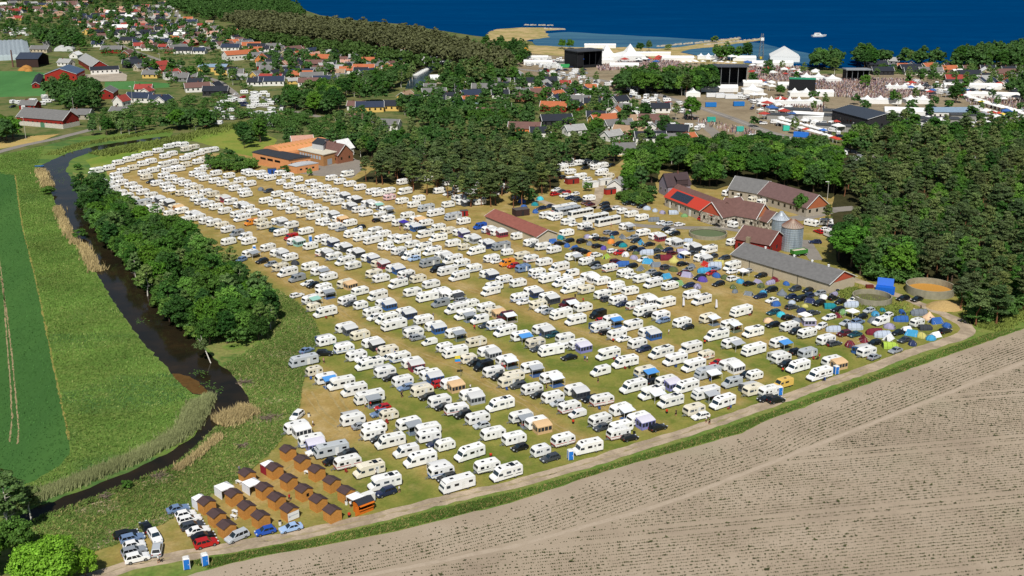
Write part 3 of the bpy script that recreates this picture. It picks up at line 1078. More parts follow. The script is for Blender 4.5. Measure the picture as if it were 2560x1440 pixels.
def grove(poly, sp, mix, desc, group, zone, hs=(0.8, 1.2), shrink=None):
 pts = poisson(PL(poly), sp)
 for x, y in pts:
  k_, h = random.choices(mix, weights=[q[2] for q in mix])[0][:2]
  tree(k_, x, y, h * random.uniform(*hs), desc[k_], group, zone=zone, cat='pine tree' if k_ == 'pine' else 'tree')
 return len(pts)


NT_ = {}
# trees along the river
NT_['river'] = grove([(196, 492), (240, 484), (290, 520), (340, 548), (430, 590), (520, 640), (590, 700), (640, 760), (690, 810), (672, 850), (600, 868), (540, 880), (462, 850), (396, 795), (350, 738), (302, 674), (252, 602), (212, 545)], 5.6,
                     [('broad', 9.5, 5), ('tall', 11, 2), ('birch', 10, 2), ('shrub', 3.5, 2)],
                     {'broad': 'dense dark green tree in the wood along the river', 'tall': 'tall dark green tree in the riverside wood', 'birch': 'pale green birch in the wood along the river', 'shrub': 'low leafy shrub at the foot of the riverside wood'},
                     'trees of the riverside wood', 'S', (0.75, 1.15))
# a leaning birch with a bare white stem
b = MB()
for a_, c_, r0, r1 in (((0, 0, 0), (-1.2, 1.0, 2.6), 0.16, 0.13), ((-1.2, 1.0, 2.6), (-2.2, 1.6, 5.2), 0.13, 0.09), ((-2.2, 1.6, 5.2), (-2.6, 2.0, 7.2), 0.09, 0.03), ((-2.2, 1.6, 5.2), (-3.4, 1.4, 6.6), 0.06, 0.02)):
 b.tube(a_, c_, r0, r1, 6)
r = link('birch_tree', None)
link('trunk', b.mesh('trunk', M_BIRCH), r)
c = link('crown', TREES['shrub'][0][1], r, '#5d6e40')
c.location = (-2.6, 1.6, 3.0)
r.location = (*P(527, 908), 0)
tag(r, 'leaning birch with a bare white stem hanging over the river bend', 'tree', None, '')
# lone trees and shrubs by the river
for a, bb, k_, h, w_, d in ((200, 597, 'shrub', 3.6, 1.1, 'round dark green bush on the far river bank between two reed patches'), (122, 486, 'shrub', 3.4, 1.2, 'dark green bush on the left river bank beside dry reeds'),
       (195, 425, 'shrub', 3.0, 1.0, 'bush at the river bend beside the far caravan rows'), (318, 1222, 'shrub', 2.0, 0.8, 'bright green little bush at the water edge above the parked cars')):
 tree(k_, *P(a, bb), h, d, None, '#4d7030' if k_ == 'shrub' else None, '', 'shrub', w_)
tree('great', *P(120, 1475), 9.5, 'large bright green tree crown in the bottom left corner', None, '#71972f', '', 'tree', 1.05)
tree('broad', *P(215, 1445), 6.0, 'smaller bright green tree beside the large corner tree', None, '#71972f', '', 'tree', 0.9)
tree('broad', *P(-40, 1440), 9.5, 'bright green tree at the left edge behind the large corner tree', None, '#62862c', '')
tree('birch', *P(28, 1338), 13.5, 'tall olive green tree at the left edge shading the river', None, '#5a7040', '', 'tree', 1.25)
tree('birch', *P(-30, 1310), 14, 'tall tree cut by the left edge beside the river', None, '#556b38', '', 'tree', 1.3)
tree('birch', *P(78, 1300), 8, 'grey green willow bush between the tall edge tree and the river', None, '#66794a', '', 'tree', 1.2)
tree('broad', *P(40, 1395), 8, 'dark tree in the shade behind the corner tree', None, '#486a2a', '')
# pine grove in the middle
D_ = {'pine': 'tall bare-stemmed pine in the central pine grove', 'broad': 'broadleaf tree at the edge of the pine grove', 'tall': 'tall green tree behind the pine grove', 'birch': 'pale birch at the edge of the pine grove', 'shrub': 'low bush at the edge of the pine grove'}
NT_['grove'] = grove([(892, 452), (930, 432), (1010, 425), (1100, 410), (1250, 400), (1370, 412), (1392, 440), (1388, 478), (1330, 520), (1270, 530), (1190, 528), (1110, 500), (1030, 478), (960, 466)], 7.4,
                     [('pine', 13.5, 10), ('broad', 8, 0.5)], D_, 'pines of the central grove', 'S', (0.8, 1.12))
# broadleaf belt behind the grove
D2 = {'pine': 'dark pine in the tree belt behind the pine grove', 'broad': 'bright green tree of the belt behind the pine grove', 'tall': 'tall green tree of the belt behind the pine grove', 'birch': 'pale birch of the belt behind the pine grove',
      'spruce': 'slim dark conifer of the belt behind the pine grove', 'shrub': 'garden shrub in the belt between the grove and the houses'}
grove([(820, 352), (900, 330), (1010, 345), (1180, 352), (1320, 360), (1420, 372), (1500, 385), (1560, 400), (1520, 425), (1420, 418), (1380, 398), (1200, 392), (1000, 405), (900, 400), (880, 372)], 7.0, [('broad', 9, 6), ('tall', 11, 2), ('birch', 10, 2), ('pine', 12, 2)], D2, 'trees of the middle belt', 'S', (0.7, 1.15))
grove([(830, 300), (880, 292), (960, 320), (940, 345), (860, 340)], 8, [('broad', 9, 4), ('birch', 9, 2)], D2, 'trees of the middle belt', 'S', (0.7, 1.1))
grove([(1000, 275), (1090, 262), (1200, 275), (1330, 285), (1330, 315), (1230, 335), (1100, 330), (1010, 312)], 8.5, [('broad', 10, 5), ('tall', 10, 2), ('birch', 9, 1)], D2, 'trees of the middle belt', 'S', (0.7, 1.15))
grove([(590, 385), (640, 365), (690, 345), (640, 340), (600, 350)], 7, [('broad', 10, 4), ('tall', 12, 2), ('spruce', 9, 1)], {'broad': 'green tree behind the orange hall', 'tall': 'tall green tree behind the orange hall', 'spruce': 'slim dark conifer behind the orange hall'}, 'trees behind the orange hall', 'S')
grove([(700, 362), (745, 352), (860, 352), (900, 372), (880, 380), (790, 350), (730, 368)], 6.5, [('broad', 8, 4), ('birch', 8, 2)], {'broad': 'green tree behind the orange hall', 'birch': 'pale birch behind the orange hall'}, 'trees behind the orange hall', 'S')
grove([(520, 412), (560, 398), (620, 410), (650, 425), (590, 432), (530, 425)], 4.0, [('shrub', 4.2, 5), ('broad', 6, 1)], {'shrub': 'leafy shrub in the thicket left of the orange hall', 'broad': 'small tree in the thicket left of the orange hall'}, 'thicket left of the orange hall', 'S')
tree('shrub', *P(711, 436), 4.0, 'round dark green bush in front of the orange hall annex', None, '#426528', '', 'shrub')
tree('shrub', *P(774, 440), 3.4, 'small young tree at the edge of the orange hall car park', None, '#5d853c', '', 'tree', 0.6)
# wood on the right
D3 = {'pine': 'dark olive pine in the large wood right of the silos', 'broad': 'bright green broadleaf tree among pines right of the silos', 'tall': 'tall dark green tree among the pines of the right wood'}
NT_['right'] = grove([(2120, 465), (2100, 500), (2150, 525), (2140, 560), (2110, 600), (2100, 640), (2130, 680), (2190, 698), (2290, 709), (2400, 720), (2420, 770), (2400, 815), (2480, 805), (2580, 770), (2720, 700), (2720, 420), (2560, 400), (2400, 400), (2250, 410), (2150, 430)], 8.0,
                     [('pine', 12.8, 11), ('broad', 10, 3), ('tall', 11.5, 1.4)], D3, 'trees of the right wood', 'S', (0.8, 1.15))
grove([(2095, 650), (2110, 610), (2150, 600), (2260, 680), (2250, 704), (2180, 698), (2120, 684)], 6.5, [('broad', 11, 4), ('tall', 12, 2)], {'broad': 'leafy green tree at the near edge of the right wood', 'tall': 'tall leafy tree at the near edge of the right wood'}, 'leafy edge of the right wood', 'S')
grove([(1175, 140), (1210, 128), (1320, 138), (1315, 168), (1230, 170)], 10, [('tall', 14, 4), ('birch', 13, 2), ('broad', 12, 2)], {'tall': 'tall dark tree between the far wood and the sandy spit', 'birch': 'olive tree between the far wood and the sandy spit', 'broad': 'round tree between the far wood and the sandy spit'}, 'trees behind the sandy spit', 'S')
for poly_ in ([(1290, 190), (1480, 215), (1560, 245), (1420, 225)], [(1830, 300), (2060, 345), (2080, 375), (1900, 345)], [(1960, 250), (2340, 250), (2560, 262), (2560, 320), (2340, 318), (2100, 330)], [(1850, 165), (2060, 190), (2020, 215), (1880, 215)], [(2200, 200), (2560, 212), (2560, 250), (2350, 240)]):
 grove(poly_, 24, [('broad', 9, 3), ('birch', 11, 2), ('tall', 10, 1)], {'broad': 'round tree among the festival stalls', 'birch': 'birch among the festival stalls', 'tall': 'tall tree among the festival stalls'}, 'trees among the festival stalls', 'S', (0.7, 1.1))
D4 = {'broad': 'bright green tree in the leafy wood behind the farm', 'tall': 'tall leafy tree in the wood behind the farm', 'pine': 'dark pine at the edge of the leafy wood behind the farm', 'birch': 'pale birch in the leafy wood behind the farm'}
grove([(1550, 496), (1570, 425), (1600, 395), (1700, 382), (2090, 398), (2110, 470), (2075, 492), (1990, 474), (1900, 458), (1840, 452), (1790, 470), (1745, 466), (1725, 436), (1650, 425), (1635, 462), (1600, 490)], 8.0,
      [('broad', 11, 6), ('tall', 12, 2), ('birch', 10, 1), ('pine', 12, 1)], D4, 'trees of the wood behind the farm', 'S', (0.8, 1.15))
grove([(1540, 505), (1560, 480), (1640, 485), (1640, 512), (1580, 515)], 4.2, [('shrub', 3.5, 3), ('broad', 6, 1)], {'shrub': 'dark green bush in the hedge left of the red roofed barn', 'broad': 'small green tree in the hedge left of the red roofed barn'}, 'hedge bushes left of the red roofed barn', 'S')
D5 = {'pine': 'dark pine in the wood between the festival and the farm', 'broad': 'green tree in the wood between the festival and the farm', 'tall': 'tall green tree in the wood between the festival and the farm', 'birch': 'olive birch in the wood between the festival and the farm'}
grove([(2080, 372), (2110, 352), (2180, 345), (2250, 335), (2320, 338), (2420, 345), (2560, 330), (2700, 345), (2700, 400), (2560, 395), (2400, 385), (2250, 388), (2150, 400)], 8.2, [('broad', 10, 4), ('tall', 12, 3), ('birch', 11, 2), ('pine', 13, 3)], D5, 'trees between festival and farm', 'S')
grove([(1800, 395), (1850, 380), (1950, 380), (2060, 390), (2080, 405), (1950, 405), (1860, 412)], 8.0, [('broad', 10, 4), ('birch', 10, 1), ('tall', 11, 1)], D5, 'trees between festival and farm', 'S')
tree('broad', *P(2000, 535), 8.5, 'dense dark green tree at the right end of the long farm shed', None, '#466b2c', '', 'tree', 0.85)
tree('broad', *P(2128, 668), 15, 'large bright green tree leaning over the caravans beside the silos', None, '#4c7c2a', '', 'tree', 1.2)
tree('pine', *P(2068, 570), 9, 'single umbrella pine standing among the caravans behind the silos', None, None, '', 'pine tree')
tree('pine', *P(2440, 815), 11, 'broad dark pine at the bend of the gravel track', None, None, '', 'pine tree', 1.3)
tree('pine', *P(2400, 775), 10, 'dark pine above the sand heap by the track bend', None, None, '', 'pine tree', 1.25)
tree('pine', *P(2490, 812), 12, 'wide dark pine right of the track bend', None, None, '', 'pine tree', 1.35)
tree('shrub', *P(1470, 478), 4.0, 'small round tree beside the white container near the farm lane', None, '#5f823e', '', 'tree', 0.8)
# festival and seaside trees
D6 = {'broad': 'large dark green tree in the clump behind the black stage', 'tall': 'large dark green tree in the clump behind the black stage', 'pine': 'brownish pine in the clump beside the black stage'}
grove([(1535, 222), (1600, 212), (1700, 218), (1780, 215), (1785, 232), (1740, 240), (1640, 236), (1560, 240)], 8.5, [('broad', 14, 5), ('tall', 16, 2)], D6, 'trees behind the black stage', 'S', (0.85, 1.15))
for a, bb, k_, h, d in ((1715, 242, 'pine', 15, 'brownish pine in front of the dark trees by the black stage'), (1455, 205, 'birch', 11, 'birch beside the festival road'), (1490, 212, 'birch', 10, 'birch right of the festival road sign'),
      (1728, 300, 'broad', 14, 'large round green tree beside the festival car park'), (1690, 300, 'birch', 11, 'pale birch beside the large round tree of the car park'), (1610, 285, 'broad', 7, 'small dark tree inside the festival car park'),
      (1405, 122, 'broad', 9, 'round tree above the big stage roof'), (1425, 122, 'broad', 9, 'second round tree above the big stage roof'), (1600, 130, 'broad', 9, 'tree by the shore right of the tensile tent'), (1622, 130, 'tall', 11, 'tall tree by the shore right of the tensile tent'),
      (1670, 124, 'shrub', 5, 'small tree alone on the sandy spit'), (1786, 106, 'shrub', 6, 'small tree on the breakwater'), (1950, 240, 'broad', 8, 'small tree among the white festival tents'), (2162, 222, 'broad', 10, 'round dark tree standing in the festival crowd'),
      (2390, 258, 'broad', 13, 'large dark green tree right of the festival crowd'), (2085, 190, 'birch', 15, 'tall birch left of the small festival stage'), (2190, 205, 'birch', 11, 'birch right of the small festival stage'), (1310, 140, 'birch', 12, 'tree beside the yellow excavator'),
      (1290, 122, 'birch', 10, 'tree left of the excavator near the shore')):
 tree(k_, *P(a, bb), h, d, None, None, '')
D7 = {'broad': 'dark green tree in the row by the sea', 'tall': 'tall dark tree in the row by the sea', 'birch': 'olive tree in the row by the sea'}
grove([(1780, 148), (1800, 143), (1870, 146), (1870, 153), (1785, 154)], 8, [('tall', 13, 2), ('birch', 13, 1)], D7, 'seaside trees', 'S')
grove([(2020, 165), (2060, 160), (2100, 162), (2090, 178), (2030, 178)], 10, [('broad', 15, 3)], D7, 'seaside trees', 'S')
grove([(2130, 158), (2180, 155), (2220, 160), (2215, 172), (2140, 174)], 10, [('broad', 15, 3), ('tall', 16, 1)], D7, 'seaside trees', 'S')
grove([(2250, 160), (2350, 156), (2350, 168), (2255, 170)], 10, [('broad', 13, 3), ('birch', 12, 1)], D7, 'seaside trees', 'S')
grove([(2370, 166), (2420, 150), (2500, 140), (2620, 135), (2620, 175), (2500, 178), (2390, 180)], 11, [('broad', 15, 4), ('tall', 16, 1)], D7, 'seaside trees', 'S')
grove([(2200, 200), (2300, 190), (2440, 190), (2560, 190), (2600, 235), (2450, 225), (2300, 205)], 20, [('broad', 8, 2), ('birch', 11, 2)], {'broad': 'garden tree among the seaside cottages', 'birch': 'birch among the seaside cottages'}, 'trees among the seaside cottages', 'S')
grove([(2530, 215), (2620, 215), (2620, 262), (2540, 255)], 9, [('broad', 11, 3)], {'broad': 'dark green tree at the right edge beside the festival stalls'}, 'trees at the right edge of the festival', 'S')
# village trees
D8 = {'broad': 'garden tree between the village houses', 'tall': 'tall tree between the village houses', 'birch': 'birch between the village houses', 'spruce': 'dark conifer between the village houses', 'shrub': 'garden shrub between the village houses'}
VM = [('broad', 9.5, 5), ('tall', 11, 2), ('birch', 10, 1), ('spruce', 8, 0.6)]
for poly, sp_ in (([(-20, 60), (230, 50), (430, 60), (600, 95), (560, 130), (300, 130), (120, 95), (-20, 85)], 19), ([(-20, 20), (430, 15), (430, 55), (0, 55)], 24), ([(300, 150), (560, 180), (620, 230), (430, 205), (320, 175)], 17), ([(610, 130), (900, 150), (1000, 175), (860, 190), (700, 215), (640, 200)], 16),
                  ([(1020, 240), (1300, 200), (1480, 235), (1560, 280), (1450, 300), (1300, 262), (1100, 262)], 16), ([(1440, 300), (1640, 300), (1720, 345), (1690, 375), (1560, 350), (1440, 345)], 17)):
 grove(poly, sp_, VM, D8, 'village trees', 'S', (0.7, 1.15))
grove([(125, 245), (160, 230), (240, 225), (255, 250), (250, 282), (200, 288), (150, 270)], 7.5, [('broad', 11, 4), ('tall', 12, 2)], {'broad': 'dark green tree in the clump behind the grey barn', 'tall': 'tall tree in the clump behind the grey barn'}, 'trees behind the grey barn', 'S')
grove([(-20, 340), (55, 345), (30, 355), (-20, 365)], 6, [('broad', 11, 4)], {'broad': 'dark tree at the left edge beside the grey barn'}, 'trees at the left edge by the grey barn', 'S')
grove([(215, 345), (300, 340), (370, 335), (390, 322), (340, 318), (250, 322)], 8.5, [('birch', 12, 4), ('tall', 10, 2)], {'birch': 'pale birch above the river right of the grey barn', 'tall': 'green tree above the river right of the grey barn'}, 'birches right of the grey barn', 'S', (0.75, 1.1))
grove([(405, 328), (440, 312), (540, 312), (545, 322), (480, 332)], 7, [('broad', 10, 4), ('birch', 9, 1)], {'broad': 'dense green tree in the clump above the stream', 'birch': 'pale tree in the clump above the stream'}, 'clump above the stream', 'S')
grove([(670, 270), (720, 262), (820, 255), (860, 270), (830, 290), (700, 280)], 8, [('broad', 12, 4), ('tall', 13, 3)], {'broad': 'large tree in the belt right of the village road', 'tall': 'tall tree in the belt right of the village road'}, 'belt right of the village road', 'S')
grove([(740, 245), (830, 222), (950, 205), (1020, 190), (1040, 205), (980, 235), (860, 255)], 9, [('tall', 12, 4), ('broad', 11, 2), ('birch', 12, 2)], {'broad': 'green tree in the belt along the harbour channel', 'tall': 'tall green tree in the belt along the harbour channel', 'birch': 'birch in the belt along the harbour channel'}, 'belt along the harbour channel', 'S')
for a, bb in ((915, 256), (935, 254), (955, 256)):
 tree('broad', *P(a, bb), 12, 'dark purple copper beech behind the yellow house', 'copper beeches', '#1c161c', 'S')
grove([(1100, 235), (1120, 190), (1200, 185), (1290, 192), (1290, 212), (1230, 222), (1150, 225), (1120, 240)], 9, [('tall', 13, 4), ('broad', 12, 3), ('pine', 14, 2)], {'broad': 'dark green tree in the wood above the cottages', 'tall': 'tall tree in the wood above the cottages', 'pine': 'pine in the wood above the cottages'}, 'wood above the cottages', 'S')
grove([(80, 105), (150, 95), (190, 100), (215, 125), (200, 135), (120, 118)], 12, [('broad', 13, 3), ('tall', 14, 1)], {'broad': 'large dark tree behind the black hay barn', 'tall': 'tall dark tree behind the black hay barn'}, 'trees behind the hay barn', 'S')


# far woods: read as one mass
def far_wood(name, poly, sp, kind, h, col, cols2=None):
 pts = poisson(PL(poly), sp)
 srcs = []
 for i in range(3):
  if kind == 'pine':
   v = crown_broad(h, 4.3, h * 0.25, 24, 420, 0.75, 900 + i)
  else:
   v = crown_broad(h, 5.2, 0.5, 24, 460, 0.8, 950 + i)
  srcs.append(v)
 V = []
 for x, y in pts:
  v = random.choice(srcs) * random.uniform(0.8, 1.15)
  a = random.uniform(0, 6.28)
  ca, sa = math.cos(a), math.sin(a)
  V.append(np.column_stack([v[:, 0] * ca - v[:, 1] * sa + x, v[:, 0] * sa + v[:, 1] * ca + y, v[:, 2]]))
 o = link(name, npmesh(name, np.concatenate(V), 4, M_LEAF), None, col)
 o['kind'] = 'stuff'
 o['label'] = 'distant wood on the skyline'
 return len(pts)


NT_['far'] = far_wood('pine_wood', [(640, 100), (560, 66), (640, 58), (760, 75), (860, 82), (960, 92), (1040, 105), (1100, 118), (1180, 142), (1240, 158), (1290, 190), (1240, 202), (1170, 182), (1080, 165), (960, 135), (840, 120), (740, 112)], 8.5, 'pine', 17, '#666a48')
NT_['far2'] = far_wood('leafy_wood', [(420, 20), (470, -12), (700, -2), (735, 22), (760, 52), (640, 52), (560, 60), (470, 40)], 11, 'leaf', 15, '#456630')
far_wood('leafy_wood', [(540, 95), (640, 95), (700, 112), (760, 118), (860, 128), (960, 145), (1080, 172), (1100, 185), (950, 165), (800, 140), (640, 112)], 11, 'leaf', 12, '#4b6530')
far_wood('leafy_wood', [(-60, 12), (60, 6), (180, 12), (420, 10), (420, -12), (-60, -16)], 16, 'leaf', 13, '#4a6630')
# the trees that show largest stand singly, the rest of a kind is joined; what the picture cannot show is left out
LOWC = {}
for k_ in TREES:
 H_ = HGT[k_]
 if k_ == 'pine':
  LOWC[k_] = [crown_pine(15.2, 3.7, 6.0, 22, 420, 0.85, 800 + i) for i in range(3)]
 else:
  LOWC[k_] = [crown_broad(H_, {'broad': 5, 'tall': 4.4, 'birch': 3.1, 'spruce': 1.9, 'shrub': 2, 'great': 6.6}[k_], H_ * .1, 26, 480, H_ * .062, 820 + i) for i in range(3)]
by = {}
for q in TQ:
 a_, b_ = PX(q[1], q[2], q[3] * .6)
 if not (-110 < a_ < 2680 and -40 < b_ < 1560):
  continue
 by.setdefault(TREENAME[q[0]], []).append((math.hypot(q[1], q[2]) / q[3], q))
GX = {}
for q in TQ:
 GX.setdefault(q[5], []).append(PX(q[1], q[2]))
for nm, lst in by.items():
 lst.sort(key=lambda t: t[0] + (0 if t[1][7] == 'S' else -1000))
 for d_, q in lst[:290]:
  q = list(q)
  if q[7] == 'S' and len(GX[q[5]]) > 9:
   g_ = np.array(GX[q[5]])
   a_, b_ = PX(q[1], q[2])
   u = (g_[:, 0] < a_).mean()
   near_ = g_[np.abs(g_[:, 0] - a_) < 70]
   w_ = (near_[:, 1] < b_).mean()
   q[4] = q[4] + ', ' + ('far ' if w_ < .34 else 'mid ' if w_ < .67 else 'front ') + ('left end' if u < .2 else 'left part' if u < .4 else 'centre' if u < .6 else 'right part' if u < .8 else 'right end')
   q[5] = q[5] + q[4].split(',')[-1]
  tree_now(*q)
 if len(lst) > 290:
  V = []
  for d_, q in lst[290:]:
   v = random.choice(LOWC[q[0]]) * np.array([q[9], q[9], 1]) * (q[3] / HGT[q[0]])
   a_ = random.uniform(0, 6.28)
   V.append(np.column_stack([v[:, 0] * math.cos(a_) - v[:, 1] * math.sin(a_) + q[1], v[:, 0] * math.sin(a_) + v[:, 1] * math.cos(a_) + q[2], v[:, 2]]))
  o = link('distant_' + nm + 's', npmesh('far_trees', np.concatenate(V), 4, M_LEAF), None, random.choice(LEAFCOL[lst[-1][1][0]]))
  o.color = [q * (2.3 if nm == 'pine_tree' else 1.85) for q in o.color[:3]] + [1]
  o['kind'] = 'stuff'
print('trees', NT_, {k_: len(v) for k_, v in by.items()}, len(THINGS), 'plants', NPLANT, round(time.time() - T0, 1))

# ================================================================== VEHICLES
def quad_on(b, pts, t=0.02, mi=0):
 """panel standing proud of the surface it lies on; pts counter-clockwise seen from outside"""
 p = [Vector(q) for q in pts]
 n = (p[1] - p[0]).cross(p[2] - p[0]).normalized()
 return b.slab([tuple(q + n * t) for q in p], n, t + 0.02, mi)


def side_panel(b, x0, x1, z0, z1, y, s, t=0.02, mi=0):
 if s > 0:
  b.box(x0, x1, y - 0.02, y + t, z0, z1, mi)
 else:
  b.box(x0, x1, -y - t, -y + 0.02, z0, z1, mi)


def wheel_parts(xs_, w, r=0.33):
 out = []
 b = MB()
 b.tube((0, -0.11, 0), (0, 0.11, 0), r, r, 12, 0)
 b.tube((0, -0.125, 0), (0, 0.125, 0), r * 0.58, r * 0.58, 10, 1)
 me = b.mesh('wheel', [M_RUB, M_RIM])
 for x in xs_:
  for s in (-1, 1):
   out.append((x, s * w, r, me))
 return out


def place_children(root, items):
 for name, me, loc in items:
  o = link(name, me, root)
  o.location = loc


BODYPROF = {
 'c': [(-2.5, 0.42), (-2.72, 0.9), (-2.72, 1.6), (-2.6, 2.25), (-2.3, 2.5), (-1.6, 2.58), (1.7, 2.58), (2.15, 2.48), (2.45, 2.2), (2.7, 1.5), (2.72, 0.85), (2.5, 0.45)],
 'C': [(-2.0, 0.42), (-2.15, 0.9), (-2.12, 1.7), (-1.95, 2.2), (-1.6, 2.4), (-1.2, 2.45), (1.1, 2.45), (1.5, 2.35), (1.8, 2.05), (2.1, 1.4), (2.1, 0.8), (1.9, 0.42)],
 'm': [(-3.45, 0.42), (-3.5, 1.4), (-3.46, 2.62), (-3.25, 2.82), (1.1, 2.86), (1.75, 2.7), (2.2, 2.2), (2.62, 1.36), (3.3, 1.12), (3.5, 0.75), (3.45, 0.36), (3.0, 0.34)],
 'n': [(-3.2, 0.42), (-3.25, 1.4), (-3.2, 2.7), (-3.0, 2.86), (1.7, 2.92), (2.35, 2.72), (2.5, 2.35), (2.3, 2.12), (2.0, 2.02), (2.45, 1.36), (3.1, 1.12), (3.28, 0.75), (3.2, 0.36), (2.8, 0.34)],
 'i': [(-3.6, 0.42), (-3.65, 1.4), (-3.6, 2.65), (-3.4, 2.84), (2.3, 2.88), (2.85, 2.72), (3.15, 2.2), (3.5, 1.25), (3.58, 0.8), (3.5, 0.38)],
 'v': [(-2.65, 0.42), (-2.75, 1.0), (-2.68, 2.2), (-2.5, 2.42), (0.9, 2.46), (1.25, 2.3), (1.85, 1.42), (2.55, 1.18), (2.75, 0.8), (2.7, 0.36), (2.3, 0.34)],
 'V': [(-2.05, 0.38), (-2.15, 0.9), (-2.1, 1.6), (-1.95, 1.8), (0.4, 1.84), (0.7, 1.75), (1.3, 1.1), (2.0, 0.95), (2.2, 0.65), (2.15, 0.32)],
 'B': [(-5.6, 0.4), (-5.65, 1.5), (-5.6, 3.1), (-5.4, 3.3), (5.3, 3.3), (5.55, 3.15), (5.8, 1.6), (5.8, 0.5), (5.6, 0.36)],
}
BW = {'c': 1.14, 'C': 1.02, 'm': 1.13, 'n': 1.13, 'i': 1.14, 'v': 0.98, 'V': 0.86, 'B': 1.25}
_cache = {}
M_CURT = mat('curtained_glass', '#4c545c', rough=0.2, spec=0.6)
M_PALE = mat('pale_plastic', '#b9bbb9', rough=0.6)


def body_mesh(t):
 w = BW[t]
 b = MB()
 b.prism(BODYPROF[t], [(-w, 0.05), (-w + 0.05, 0.0), (w - 0.05, 0.0), (w, 0.05)])
 return b


